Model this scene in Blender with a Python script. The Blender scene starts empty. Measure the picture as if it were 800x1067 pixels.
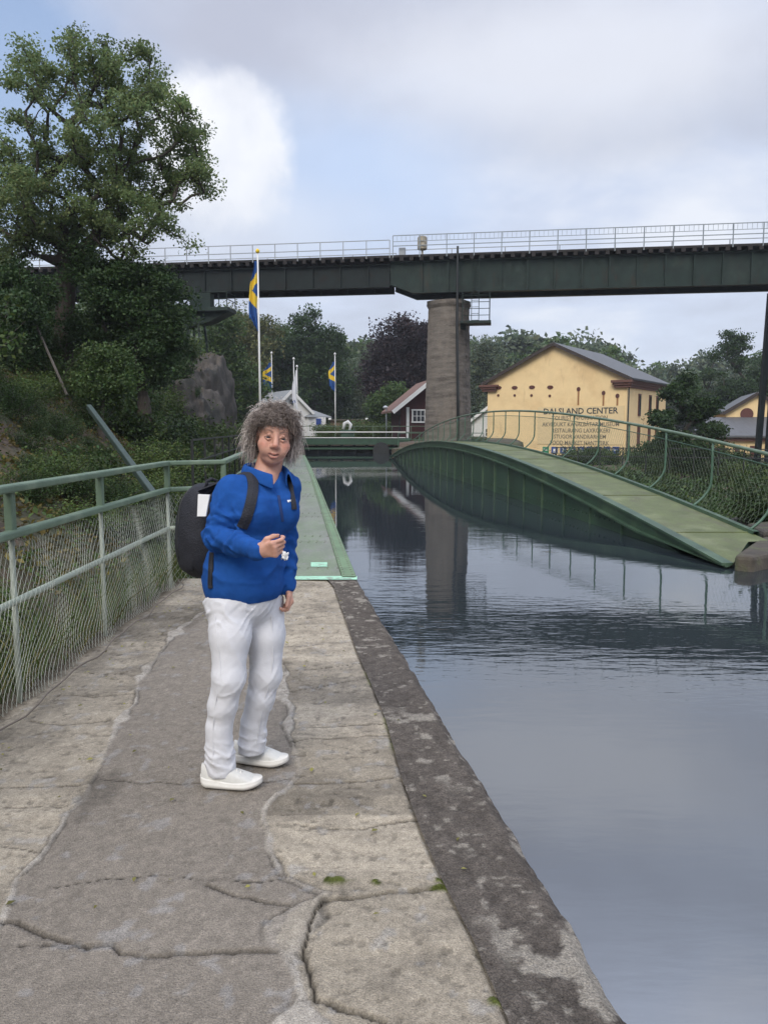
import bpy, bmesh, math, random
import numpy as np
from mathutils import Vector, Matrix, Euler, noise as mnoise

rng = np.random.default_rng(7)
random.seed(7)
R = math.radians
S = bpy.context.scene
col = S.collection

# ------------------------------------------------------------------ camera
CAM_Z = 1.57
PITCH = 6.1
F = 800.0
cam_d = bpy.data.cameras.new('camera')
cam = bpy.data.objects.new('camera', cam_d)
col.objects.link(cam)
cam.location = (0, 0, CAM_Z)
cam.rotation_euler = (R(90 - PITCH), 0, 0)
cam_d.sensor_fit = 'VERTICAL'
cam_d.sensor_height = 24.0
cam_d.lens = 24.0 * F / 1067.0
cam_d.clip_start = 0.05
cam_d.clip_end = 4000
S.camera = cam

# ------------------------------------------------------------------ world: Nishita sky under a broken cloud deck
SUN_EL, SUN_AZ = 44.0, 198.0      # azimuth measured clockwise from +Y
W = bpy.data.worlds.new('World')
S.world = W
W.use_nodes = True
nt = W.node_tree
for n in list(nt.nodes):
    nt.nodes.remove(n)
def wn(t, **kw):
    n = nt.nodes.new(t)
    for k, v in kw.items():
        setattr(n, k, v)
    return n
def wl(a, b):
    nt.links.new(a, b)
def wmath(op, a, b=None, clamp=False):
    n = wn('ShaderNodeMath', operation=op, use_clamp=clamp)
    for i, v in enumerate((a, b)):
        if v is None: continue
        if isinstance(v, (int, float)): n.inputs[i].default_value = v
        else: wl(v, n.inputs[i])
    return n.outputs[0]
w_out = wn('ShaderNodeOutputWorld')
w_bg = wn('ShaderNodeBackground')
w_bg.inputs['Strength'].default_value = 0.1
sky = wn('ShaderNodeTexSky', sky_type='NISHITA')
sky.sun_disc = False
sky.sun_elevation = R(SUN_EL)
sky.sun_rotation = R(SUN_AZ)
sky.air_density = 1.0; sky.dust_density = 1.5
tc = wn('ShaderNodeTexCoord')
sep = wn('ShaderNodeSeparateXYZ'); wl(tc.outputs['Generated'], sep.inputs[0])
zc = wmath('MAXIMUM', sep.outputs['Z'], 0.0)
zz = wmath('ADD', zc, 0.22)
cx = wmath('DIVIDE', sep.outputs['X'], zz)
cy = wmath('DIVIDE', sep.outputs['Y'], zz)
comb = wn('ShaderNodeCombineXYZ'); wl(cx, comb.inputs[0]); wl(cy, comb.inputs[1])
n1 = wn('ShaderNodeTexNoise'); n1.inputs['Scale'].default_value = 0.9; n1.inputs['Detail'].default_value = 7; n1.inputs['Roughness'].default_value = 0.52
mp = wn('ShaderNodeMapping'); mp.inputs['Location'].default_value = (3.1, 1.7, 0.4)
wl(comb.outputs[0], mp.inputs['Vector']); wl(mp.outputs[0], n1.inputs['Vector'])
n2 = wn('ShaderNodeTexNoise'); n2.inputs['Scale'].default_value = 2.6; n2.inputs['Detail'].default_value = 8; n2.inputs['Roughness'].default_value = 0.55
n2.inputs['Distortion'].default_value = 0.3
wl(comb.outputs[0], n2.inputs['Vector'])
# cloud brightness: grey deck with paler patches
mixn = wmath('ADD', wmath('MULTIPLY', n1.outputs['Fac'], 0.72), wmath('MULTIPLY', n2.outputs['Fac'], 0.28))
cr = wn('ShaderNodeValToRGB')
wl(mixn, cr.inputs[0])
e = cr.color_ramp.elements
e[0].position = 0.40; e[0].color = (3.65, 3.9, 4.7, 1)
e[1].position = 0.59; e[1].color = (5.9, 6.1, 6.6, 1)
m = e.new(0.5); m.color = (4.5, 4.95, 6.0, 1)
# a bright cumulus to the left of the railway bridge, with a hard billowed edge
def wvec(op, a, b=None):
    n = wn('ShaderNodeVectorMath', operation=op)
    for i, v in enumerate((a, b)):
        if v is None: continue
        if isinstance(v, tuple): n.inputs[i].default_value = v
        else: wl(v, n.inputs[i])
    return n
def skydir(px, py):
    v = Vector(((px - 400) / F, (533.5 - py) / F, -1.0)).normalized()
    v = Euler((R(90 - PITCH), 0, 0)).to_matrix() @ v
    return v
def blob(px, py, rx, rz, lo, hi, wob, scale):
    c = skydir(px, py)
    d = wvec('SUBTRACT', tc.outputs['Generated'], tuple(c))
    dd = wvec('MULTIPLY', d.outputs[0], (1 / rx, 1 / rx, 1 / rz))
    ln = wvec('LENGTH', dd.outputs[0])
    nn = wn('ShaderNodeTexNoise'); nn.inputs['Scale'].default_value = scale; nn.inputs['Detail'].default_value = 8
    nn.inputs['Roughness'].default_value = 0.6
    wl(tc.outputs['Generated'], nn.inputs['Vector'])
    v = wmath('ADD', ln.outputs['Value'], wmath('MULTIPLY', wmath('SUBTRACT', nn.outputs['Fac'], 0.5), wob))
    mr = wn('ShaderNodeMapRange', interpolation_type='SMOOTHSTEP'); wl(v, mr.inputs[0])
    mr.inputs['From Min'].default_value = lo; mr.inputs['From Max'].default_value = hi
    mr.inputs['To Min'].default_value = 1.0; mr.inputs['To Max'].default_value = 0.0
    return mr.outputs[0]
def wmix(fac, a, b, blend='MIX'):
    n = wn('ShaderNodeMix', data_type='RGBA', blend_type=blend)
    if isinstance(fac, (int, float)): n.inputs[0].default_value = fac
    else: wl(fac, n.inputs[0])
    for i, v in ((6, a), (7, b)):
        if isinstance(v, tuple): n.inputs[i].default_value = v
        else: wl(v, n.inputs[i])
    return n.outputs[2]
BLUE = wmix(0.5, sky.outputs[0], (3.1, 4.2, 6.3, 1))
gap = blob(0, 90, 0.20, 0.24, 0.3, 1.15, 1.0, 6.0)
c0 = wmix(wmath('MULTIPLY', gap, 0.9), cr.outputs[0], BLUE)
darkp = blob(640, 125, 0.30, 0.055, 0.2, 1.2, 1.0, 5.0)
c1 = wmix(wmath('MULTIPLY', darkp, 0.6), c0, (3.75, 3.95, 4.6, 1))
cum = blob(232, 160, 0.112, 0.105, 0.55, 0.95, 1.1, 10.0)
bl2 = blob(345, 195, 0.22, 0.12, 0.2, 1.2, 1.0, 5.0)
c1 = wmix(wmath('MULTIPLY', bl2, 0.75), c1, (3.8, 4.75, 6.5, 1))
dtop = blob(290, 40, 0.22, 0.06, 0.2, 1.2, 1.0, 5.0)
c1 = wmix(wmath('MULTIPLY', dtop, 0.6), c1, (3.8, 3.95, 4.65, 1))
cn = wn('ShaderNodeTexNoise'); cn.inputs['Scale'].default_value = 11.0; cn.inputs['Detail'].default_value = 7; wl(tc.outputs['Generated'], cn.inputs['Vector'])
cumcol = wmix(wmath('MULTIPLY', wmath('SUBTRACT', cn.outputs['Fac'], 0.35), 2.6, True), (5.9, 6.05, 6.5, 1), (7.8, 7.8, 7.8, 1))
c2 = wmix(wmath('MULTIPLY', cum, 0.92), c1, cumcol)
low = blob(250, 235, 0.2, 0.06, 0.2, 1.2, 0.7, 7.0)
c2 = wmix(wmath('MULTIPLY', low, 0.5), c2, (5.6, 5.8, 6.3, 1))
light = blob(600, 60, 0.33, 0.09, 0.2, 1.2, 1.0, 4.0)
c3 = wmix(wmath('MULTIPLY', light, 0.8), c2, (5.9, 6.05, 6.5, 1))
# horizon band is a little paler and bluer; below the horizon dull
hz = wn('ShaderNodeMapRange'); wl(sep.outputs['Z'], hz.inputs[0])
hz.inputs['From Min'].default_value = 0.0; hz.inputs['From Max'].default_value = 0.22
hz.inputs['To Min'].default_value = 0.45; hz.inputs['To Max'].default_value = 0.0
c4 = wmix(hz.outputs[0], c3, (4.5, 4.95, 5.9, 1))
c5 = wmix(0.08, c4, sky.outputs[0])
zb = wn('ShaderNodeMapRange', interpolation_type='SMOOTHSTEP'); wl(sep.outputs['Z'], zb.inputs[0])     # unseen sky overhead brightened to add diffuse light
zb.inputs['From Min'].default_value = 0.47; zb.inputs['From Max'].default_value = 0.85
zb.inputs['To Min'].default_value = 1.0; zb.inputs['To Max'].default_value = 2.4
c5 = wvec('SCALE', c5); wl(zb.outputs[0], c5.inputs['Scale']); c5 = c5.outputs[0]
zt = wn('ShaderNodeMapRange'); wl(sep.outputs['Z'], zt.inputs[0]); zt.inputs['From Min'].default_value = 0.3; zt.inputs['From Max'].default_value = 0.6
c5 = wmix(zt.outputs[0], c5, wmix(1.0, c5, (1.0, 1.0, 1.02, 1), 'MULTIPLY'))
wl(c5, w_bg.inputs['Color'])
wl(w_bg.outputs[0], w_out.inputs['Surface'])

# ------------------------------------------------------------------ sun behind the cloud deck
sun_d = bpy.data.lights.new('sun', 'SUN')
sun_d.energy = 1.5
sun_d.angle = R(30)
sun_d.color = (1.0, 0.93, 0.82)
sun = bpy.data.objects.new('sun', sun_d)
col.objects.link(sun)
_az = R(SUN_AZ)
_dir = Vector((math.sin(_az) * math.cos(R(SUN_EL)), math.cos(_az) * math.cos(R(SUN_EL)), math.sin(R(SUN_EL))))
sun.rotation_euler = _dir.to_track_quat('Z', 'Y').to_euler()

vs = S.view_settings
vs.view_transform = 'Standard'; vs.look = 'None'; vs.gamma = 1.0; vs.use_curve_mapping = False
vs.exposure = 0.62
S.render.engine = 'CYCLES'
S.cycles.max_bounces = 6
S.cycles.diffuse_bounces = 3
S.cycles.glossy_bounces = 3
S.cycles.transmission_bounces = 4
S.cycles.transparent_max_bounces = 8
S.cycles.use_denoising = True

# ------------------------------------------------------------------ measuring helpers
_P = R(PITCH)
def tane(py):
    return math.tan(math.atan((533.5 - py) / F) - _P)
def at(px, py, d):
    """the point seen at photo pixel (px, py) that stands d metres ahead"""
    h = d * tane(py)
    depth = d * math.cos(_P) - h * math.sin(_P)
    return Vector(((px - 400) / F * depth, d, CAM_Z + h))
def gp(px, py, z=0.0):
    """the point of the level z seen at photo pixel (px, py)"""
    return at(px, py, (z - CAM_Z) / tane(py))

# ------------------------------------------------------------------ mesh helpers
class MB:
    def __init__(self):
        self.v = []; self.f = []; self.m = []; self.cur = 0; self.sm = False
    def add(self, vs, fs, mi=None):
        o = len(self.v)
        self.v.extend([tuple(p) for p in vs])
        for f in fs:
            self.f.append([i + o for i in f]); self.m.append(self.cur if mi is None else mi)
    def box(self, c, s, rz=0.0, M=None, mi=None):
        x, y, z = s[0] / 2, s[1] / 2, s[2] / 2
        vs = [Vector((a * x, b * y, g * z)) for g in (-1, 1) for a, b in ((-1, -1), (1, -1), (1, 1), (-1, 1))]
        ca, sa = math.cos(rz), math.sin(rz)
        vs = [Vector((p.x * ca - p.y * sa + c[0], p.x * sa + p.y * ca + c[1], p.z + c[2])) for p in vs]
        if M is not None: vs = [M @ p for p in vs]
        self.add(vs, [(3, 2, 1, 0), (4, 5, 6, 7), (0, 1, 5, 4), (1, 2, 6, 5), (2, 3, 7, 6), (3, 0, 4, 7)], mi)
    def beam(self, a, b, w, h, up=(0, 0, 1), mi=None):
        """rectangular bar from a to b: w across, h along up"""
        a, b = Vector(a), Vector(b)
        t = (b - a).normalized(); up = Vector(up)
        s = t.cross(up)
        if s.length < 1e-5: s = t.cross(Vector((0, 1, 0)))
        s.normalize(); u = s.cross(t).normalized()
        vs = []
        for p in (a, b):
            for i, j in ((-1, -1), (1, -1), (1, 1), (-1, 1)):
                vs.append(p + s * (i * w / 2) + u * (j * h / 2))
        self.add(vs, [(0, 1, 2, 3), (7, 6, 5, 4), (1, 0, 4, 5), (2, 1, 5, 6), (3, 2, 6, 7), (0, 3, 7, 4)], mi)
    def tube(self, pts, r, n=6, mi=None, cap=True):
        pts = [Vector(p) for p in pts]
        k = len(pts)
        rr = r if isinstance(r, (list, tuple)) else [r] * k
        vs = []; fs = []
        s = None
        for i, p in enumerate(pts):
            t = (pts[min(i + 1, k - 1)] - pts[max(i - 1, 0)])
            if t.length < 1e-9: t = Vector((0, 0, 1))
            t.normalize()
            if s is None:
                s = t.orthogonal().normalized()
            else:
                s = (s - t * s.dot(t))
                s = s.normalized() if s.length > 1e-6 else t.orthogonal().normalized()
            u = t.cross(s)
            for j in range(n):
                a = 2 * math.pi * j / n
                vs.append(p + (s * math.cos(a) + u * math.sin(a)) * rr[i])
        for i in range(k - 1):
            for j in range(n):
                fs.append((i * n + j, i * n + (j + 1) % n, (i + 1) * n + (j + 1) % n, (i + 1) * n + j))
        if cap and n > 2:
            fs.append(tuple(range(n - 1, -1, -1))); fs.append(tuple((k - 1) * n + j for j in range(n)))
        self.add(vs, fs, mi)
    def grid(self, P, mi=None, flip=False):
        """P: list of rows of points"""
        nr, nc = len(P), len(P[0])
        fs = []
        for i in range(nr - 1):
            for j in range(nc - 1):
                f = (i * nc + j, i * nc + j + 1, (i + 1) * nc + j + 1, (i + 1) * nc + j)
                fs.append(f[::-1] if flip else f)
        self.add([p for row in P for p in row], fs, mi)
    def prism(self, poly, z0, z1, mi=None, M=None):
        n = len(poly)
        vs = [Vector((p[0], p[1], z0)) for p in poly] + [Vector((p[0], p[1], z1)) for p in poly]
        if M is not None: vs = [M @ p for p in vs]
        fs = [tuple(range(n - 1, -1, -1)), tuple(range(n, 2 * n))] + [(i, (i + 1) % n, n + (i + 1) % n, n + i) for i in range(n)]
        self.add(vs, fs, mi)
    def lathe(self, prof, c=(0, 0, 0), n=16, mi=None):
        vs = []; fs = []
        for r, z in prof:
            for j in range(n):
                a = 2 * math.pi * j / n
                vs.append((c[0] + r * math.cos(a), c[1] + r * math.sin(a), c[2] + z))
        for i in range(len(prof) - 1):
            for j in range(n):
                fs.append((i * n + j, i * n + (j + 1) % n, (i + 1) * n + (j + 1) % n, (i + 1) * n + j))
        fs.append(tuple(range(n - 1, -1, -1))); fs.append(tuple((len(prof) - 1) * n + j for j in range(n)))
        self.add(vs, fs, mi)
    def build(self, name, mats, parent=None, smooth=False, bevel=0.0, seg=1):
        me = bpy.data.meshes.new(name)
        me.from_pydata(self.v, [], self.f)
        mats = mats if isinstance(mats, (list, tuple)) else [mats]
        for m in mats: me.materials.append(m)
        if len(mats) > 1: me.polygons.foreach_set('material_index', self.m)
        if smooth: me.polygons.foreach_set('use_smooth', [True] * len(me.polygons))
        me.update()
        return link(name, me, parent, bevel, seg)

def link(name, me, parent=None, bevel=0.0, seg=1):
    o = bpy.data.objects.new(name, me)
    col.objects.link(o)
    if parent is not None:
        o.parent = parent
        if parent.type == 'EMPTY' or True:
            o.matrix_parent_inverse = world_of(parent).inverted()
    if bevel > 0:
        b = o.modifiers.new('bevel', 'BEVEL'); b.width = bevel; b.segments = seg; b.limit_method = 'ANGLE'; b.angle_limit = R(40)
    return o
def world_of(o):
    M = Matrix.LocRotScale(o.location, o.rotation_euler, o.scale)
    if o.parent is not None:
        return world_of(o.parent) @ o.matrix_parent_inverse @ M
    return M
def np_mesh(name, V, Fc, mats, smooth=False):
    """V (n,3) float, Fc (m,4) or (m,3) int"""
    me = bpy.data.meshes.new(name)
    V = np.ascontiguousarray(V, dtype=np.float32); Fc = np.ascontiguousarray(Fc, dtype=np.int32)
    k = Fc.shape[1]
    me.vertices.add(len(V)); me.vertices.foreach_set('co', V.ravel())
    me.loops.add(Fc.size); me.loops.foreach_set('vertex_index', Fc.ravel())
    me.polygons.add(len(Fc))
    me.polygons.foreach_set('loop_start', np.arange(0, Fc.size, k, dtype=np.int32))
    me.polygons.foreach_set('loop_total', np.full(len(Fc), k, dtype=np.int32))
    if smooth: me.polygons.foreach_set('use_smooth', np.ones(len(Fc), dtype=bool))
    for m in (mats if isinstance(mats, (list, tuple)) else [mats]): me.materials.append(m)
    me.update(calc_edges=True)
    return me
def color_attr(me, name, C):
    a = me.color_attributes.new(name, 'FLOAT_COLOR', 'POINT')
    C = np.asarray(C, dtype=np.float32)
    if C.shape[1] == 3: C = np.concatenate([C, np.ones((len(C), 1), np.float32)], 1)
    a.data.foreach_set('color', np.ascontiguousarray(C).ravel())
def tag(o, label=None, cat=None, group=None, kind=None):
    if label: o['label'] = label
    if cat: o['category'] = cat
    if group: o['group'] = group
    if kind: o['kind'] = kind
    return o
def empty(name, loc=(0, 0, 0), rz=0.0, label=None, cat=None, group=None):
    o = bpy.data.objects.new(name, None)
    col.objects.link(o)
    o.location = loc; o.rotation_euler = (0, 0, rz); o.empty_display_size = 0.2
    return tag(o, label, cat, group)
def kids(o):
    return [c for c in bpy.data.objects if c.parent == o]
def copy_tree(o, parent=None):
    c = o.copy(); col.objects.link(c)
    if parent is not None: c.parent = parent
    for ch in kids(o): copy_tree(ch, c)
    return c

# ------------------------------------------------------------------ numpy value noise
_L = rng.random((32, 32, 32)).astype(np.float32)
def vnoise(x, y, z=0.0):
    x = np.asarray(x, np.float32); y = np.asarray(y, np.float32); z = np.asarray(z, np.float32) + np.zeros_like(x)
    xi = np.floor(x).astype(int); yi = np.floor(y).astype(int); zi = np.floor(z).astype(int)
    fx = x - xi; fy = y - yi; fz = z - zi
    fx = fx * fx * (3 - 2 * fx); fy = fy * fy * (3 - 2 * fy); fz = fz * fz * (3 - 2 * fz)
    def L(a, b, c): return _L[(xi + a) & 31, (yi + b) & 31, (zi + c) & 31]
    r = 0
    for a in (0, 1):
        for b in (0, 1):
            for c in (0, 1):
                r = r + L(a, b, c) * (fx if a else 1 - fx) * (fy if b else 1 - fy) * (fz if c else 1 - fz)
    return r
def fbm(x, y, z=0.0, o=4):
    s = 0; a = 0.5; f = 1.0; t = 0
    for i in range(o):
        s = s + a * vnoise(np.asarray(x) * f + 13.7 * i, np.asarray(y) * f + 5.1 * i, np.asarray(z) * f + 3.3 * i); t += a; a *= 0.5; f *= 2.03
    return s / t

# ------------------------------------------------------------------ materials
def mat(name, c, rough=0.7, var=0.25, scale=6.0, bump=0.0, bscale=40.0, metal=0.0, c2=None, c2_scale=1.5, c2_lo=0.5, c2_hi=0.65, spec=0.5, stretch=None, coords='Object', attr=None, rust=None, grain=None):
    m = bpy.data.materials.new(name); m.use_nodes = True
    t = m.node_tree; b = t.nodes['Principled BSDF']
    b.inputs['Roughness'].default_value = rough; b.inputs['Metallic'].default_value = metal
    b.inputs['Specular IOR Level'].default_value = spec
    tcn = t.nodes.new('ShaderNodeTexCoord')
    vec = tcn.outputs[coords]
    if stretch:
        mpn = t.nodes.new('ShaderNodeMapping'); mpn.inputs['Scale'].default_value = stretch
        t.links.new(vec, mpn.inputs['Vector']); vec = mpn.outputs[0]
    no = t.nodes.new('ShaderNodeTexNoise'); no.inputs['Scale'].default_value = scale; no.inputs['Detail'].default_value = 6
    no.inputs['Roughness'].default_value = 0.6
    t.links.new(vec, no.inputs['Vector'])
    mr = t.nodes.new('ShaderNodeMapRange'); t.links.new(no.outputs['Fac'], mr.inputs[0])
    mr.inputs['From Min'].default_value = 0.25; mr.inputs['From Max'].default_value = 0.75
    mr.inputs['To Min'].default_value = 1 - var; mr.inputs['To Max'].default_value = 1 + var
    mx = t.nodes.new('ShaderNodeMix'); mx.data_type = 'RGBA'; mx.blend_type = 'MULTIPLY'; mx.inputs[0].default_value = 1.0
    base = None
    if attr:
        an = t.nodes.new('ShaderNodeAttribute'); an.attribute_name = attr
        base = an.outputs['Color']
        t.links.new(base, mx.inputs[6])
    elif c2 is not None:
        n2_ = t.nodes.new('ShaderNodeTexNoise'); n2_.inputs['Scale'].default_value = c2_scale; n2_.inputs['Detail'].default_value = 8; n2_.inputs['Roughness'].default_value = 0.65
        t.links.new(vec, n2_.inputs['Vector'])
        r2 = t.nodes.new('ShaderNodeMapRange'); t.links.new(n2_.outputs['Fac'], r2.inputs[0])
        r2.inputs['From Min'].default_value = c2_lo; r2.inputs['From Max'].default_value = c2_hi
        mm = t.nodes.new('ShaderNodeMix'); mm.data_type = 'RGBA'
        t.links.new(r2.outputs[0], mm.inputs[0])
        mm.inputs[6].default_value = (*c, 1); mm.inputs[7].default_value = (*c2, 1)
        t.links.new(mm.outputs[2], mx.inputs[6])
    else:
        mx.inputs[6].default_value = (*c, 1)
    t.links.new(mr.outputs[0], mx.inputs[7])
    outc = mx.outputs[2]
    if rust:      # streaks or blotches of another colour: (colour, scale, lo, hi, stretch)
        mpr = t.nodes.new('ShaderNodeMapping'); mpr.inputs['Scale'].default_value = rust[4]; t.links.new(tcn.outputs[coords], mpr.inputs['Vector'])
        nr = t.nodes.new('ShaderNodeTexNoise'); nr.inputs['Scale'].default_value = rust[1]; nr.inputs['Detail'].default_value = 10; nr.inputs['Roughness'].default_value = 0.7
        t.links.new(mpr.outputs[0], nr.inputs['Vector'])
        rr_ = t.nodes.new('ShaderNodeMapRange'); t.links.new(nr.outputs['Fac'], rr_.inputs[0])
        rr_.inputs['From Min'].default_value = rust[2]; rr_.inputs['From Max'].default_value = rust[3]; rr_.inputs['To Max'].default_value = 0.8
        mr_ = t.nodes.new('ShaderNodeMix'); mr_.data_type = 'RGBA'; t.links.new(rr_.outputs[0], mr_.inputs[0]); t.links.new(outc, mr_.inputs[6]); mr_.inputs[7].default_value = (*rust[0], 1)
        outc = mr_.outputs[2]
    if grain:     # fine aggregate: (scale, variation)
        ng = t.nodes.new('ShaderNodeTexNoise'); ng.inputs['Scale'].default_value = grain[0]; ng.inputs['Detail'].default_value = 3; ng.inputs['Roughness'].default_value = 0.7
        t.links.new(vec, ng.inputs['Vector'])
        rg_ = t.nodes.new('ShaderNodeMapRange'); t.links.new(ng.outputs['Fac'], rg_.inputs[0])
        rg_.inputs['From Min'].default_value = 0.3; rg_.inputs['From Max'].default_value = 0.7; rg_.inputs['To Min'].default_value = 1 - grain[1]; rg_.inputs['To Max'].default_value = 1 + grain[1]
        mg = t.nodes.new('ShaderNodeMix'); mg.data_type = 'RGBA'; mg.blend_type = 'MULTIPLY'; mg.inputs[0].default_value = 1.0
        t.links.new(outc, mg.inputs[6]); t.links.new(rg_.outputs[0], mg.inputs[7]); outc = mg.outputs[2]
    t.links.new(outc, b.inputs['Base Color'])
    if bump > 0:
        nb = t.nodes.new('ShaderNodeTexNoise'); nb.inputs['Scale'].default_value = bscale; nb.inputs['Detail'].default_value = 5
        t.links.new(vec, nb.inputs['Vector'])
        bn = t.nodes.new('ShaderNodeBump'); bn.inputs['Strength'].default_value = min(1.0, bump); bn.inputs['Distance'].default_value = 0.02
        t.links.new(nb.outputs['Fac'], bn.inputs['Height']); t.links.new(bn.outputs[0], b.inputs['Normal'])
    return m

M_STEEL = mat('painted_green_steel', (0.012, 0.024, 0.020), 0.6, 0.35, 2.0, 0.15, 30, c2=(0.022, 0.034, 0.028), c2_scale=0.6, spec=0.25, rust=((0.035, 0.020, 0.012), 1.6, 0.56, 0.70, (1.2, 1.2, 0.35)))
M_STEEL_D = mat('dark_bridge_steel', (0.010, 0.0155, 0.0155), 0.6, 0.4, 2.0, 0.15, 30, spec=0.2, c2=(0.016, 0.013, 0.011), c2_scale=1.1, c2_lo=.55, c2_hi=.7)
M_GREEN = mat('faded_green_paint', (0.105, 0.155, 0.105), 0.5, 0.2, 5.0, 0.12, 60, c2=(0.145, 0.19, 0.13), c2_scale=2.5)
M_ARCH = mat('dark_green_girder_paint', (0.026, 0.056, 0.034), 0.42, 0.35, 1.3, 0.1, 25, c2=(0.04, 0.078, 0.045), c2_scale=0.9, stretch=(1, 1, 0.4), rust=((0.030, 0.030, 0.018), 2.2, 0.55, 0.68, (1.5, 1.5, 0.3)))
M_ARCHRIM = mat('green_rim_paint', (0.035, 0.07, 0.04), 0.45, 0.3, 3.0, 0.1, 40, c2=(0.06, 0.10, 0.055), c2_scale=1.4)
M_ARCHDECK = mat('mossy_green_deck_paint', (0.095, 0.115, 0.042), 0.65, 0.3, 2.2, 0.25, 30, c2=(0.145, 0.16, 0.08), c2_scale=1.3, c2_lo=.5, c2_hi=.68, rust=((0.085, 0.085, 0.045), 1.9, 0.52, 0.66, (1.6, 0.7, 1)), grain=(60, .25))
M_RAILARCH = mat('green_railing_paint', (0.055, 0.115, 0.075), 0.5, 0.2, 5.0)
M_WIRE = mat('galvanised_wire', (0.36, 0.38, 0.33), 0.5, 0.25, 9.0)
M_WIRE_G = mat('greenish_wire', (0.13, 0.17, 0.11), 0.55, 0.2, 9.0)
M_GALV = mat('galvanised_rail', (0.5, 0.53, 0.55), 0.5, 0.15, 4.0, metal=0.2)
M_SLEEPER = mat('tarred_timber', (0.014, 0.011, 0.010), 0.85, 0.4, 4.0, 0.3)
M_TIMBER = mat('weathered_timber', (0.12, 0.10, 0.085), 0.85, 0.3, 4.0, 0.3)
M_WHITE = mat('white_paint', (0.74, 0.74, 0.72), 0.6, 0.06, 4.0)
M_BLACKM = mat('black_metal', (0.012, 0.014, 0.014), 0.5, 0.2, 4.0)
# ================================================================== THE SETTING
WATER_Z = -0.15
def xl(y):   # right-hand edge of the walkway (left side of the canal)
    if y < 8.05: return 0.66 - 0.154 * (y - 1.885)
    return -0.29 - 0.116 * (y - 8.05)
def xr(y):   # right side of the canal: the inner face of the arched girder
    return 5.225 - 0.1 * y if y < 48 else 0.425 + 0.15 * (y - 48)
A0, A1, AZ = 9.45, 48.0, 1.22
def arch_z(y):
    t = (y - A0) / (A1 - A0)
    return -0.10 + 4 * AZ * t * (1 - t)
DECK0, DECK1 = 8.02, 47.5

# ---- terrain height
def smooth(a, b, x):
    t = np.clip((x - a) / (b - a), 0, 1); return t * t * (3 - 2 * t)
def hterr(x, y):
    x = np.asarray(x, float); y = np.asarray(y, float)
    xlv = np.where(y < 8.05, 0.66 - 0.154 * (y - 1.885), -0.29 - 0.116 * (y - 8.05))
    rail = np.where(y < 7.55, -2.2, xlv - 1.45)
    xt = rail - 0.07 * np.clip(y - 8, 0, 60) - 0.15
    t = np.clip(xt - x, 0, None)
    hl = -1.0 + 0.66 * t + 0.016 * t * t
    hl = np.minimum(hl, 12.4 + 0.03 * t)
    far = smooth(54, 74, y)
    hl = hl * (1 - far) + far * (1.0 + 0.05 * np.clip(t - 8, 0, 60))
    hl = np.where(t > 0, hl, -1.3)
    n = (fbm(x * 0.5, y * 0.5, 0.3, 4) - 0.5) * np.clip(t, 0, 3) * 0.5
    hl = hl + n
    xrv = np.where(y < 48, 5.225 - 0.1 * y, 0.425 + 0.15 * (y - 48)) + 1.35
    u = np.clip(x - xrv, 0, None)
    hr = -2.4 + 1.6 * smooth(9, 30, u)
    nearbank = 1 - smooth(12.5, 15.5, y)
    hr = hr * (1 - nearbank) + nearbank * np.where((x > 9.5) | ((y > 11.2) & (x > 5.9)), -0.15, -1.6)
    farb = smooth(48, 52, y)
    hr = hr * (1 - farb) + farb * np.where(u < 7, 0.75, -0.9) + farb * 0.022 * np.clip(y - 84, 0, 100)
    h = np.where(x < (xlv + xrv - 1.35) / 2, hl, hr)
    # far bank either side of the lock canal
    bank = smooth(49.5, 51.5, y)
    inside = (x > xlv - 0.0) & (x < xrv - 1.35)
    leftstrip = (x <= xlv) & (t < 2.5)
    h = np.where(leftstrip, h * (1 - bank) + bank * np.maximum(h, 0.75), h)
    h = np.where(inside & (y < 62), -1.6, np.where(inside, 0.7, h))
    strip = (x > rail - 0.1) & (x < xrv + 0.05) & (y < 48.2)
    h = np.where(strip, -1.7, h)
    return h
def hz_at(x, y): return float(hterr(np.array([x]), np.array([y]))[0])

M_EARTH = mat('earth_and_leaf_litter', (0.085, 0.060, 0.042), 0.95, 0.5, 5.0, 0.8, 14, c2=(0.05, 0.055, 0.024), c2_scale=0.7, c2_lo=.45, c2_hi=.6)
xs = np.concatenate([[-900, -500, -300, -200, -130], np.arange(-90, -14, 2.0), np.arange(-14, 12, 0.35), np.arange(12, 60, 1.6), [80, 130, 200, 300, 500, 900]])
ys = np.concatenate([[-60, -25, -8], np.arange(-4, 64, 0.5), np.arange(64, 120, 3.0), [140, 180, 240, 350, 600, 1200]])
X, Y = np.meshgrid(xs, ys)
Z = hterr(X, Y)
nx = len(xs); ny = len(ys)
idx = np.arange(nx * ny).reshape(ny, nx)
Fq = np.stack([idx[:-1, :-1], idx[:-1, 1:], idx[1:, 1:], idx[1:, :-1]], -1).reshape(-1, 4)
o = link('ground', np_mesh('ground', np.stack([X, Y, Z], -1).reshape(-1, 3), Fq, M_EARTH, True))
tag(o, kind='structure')

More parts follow.
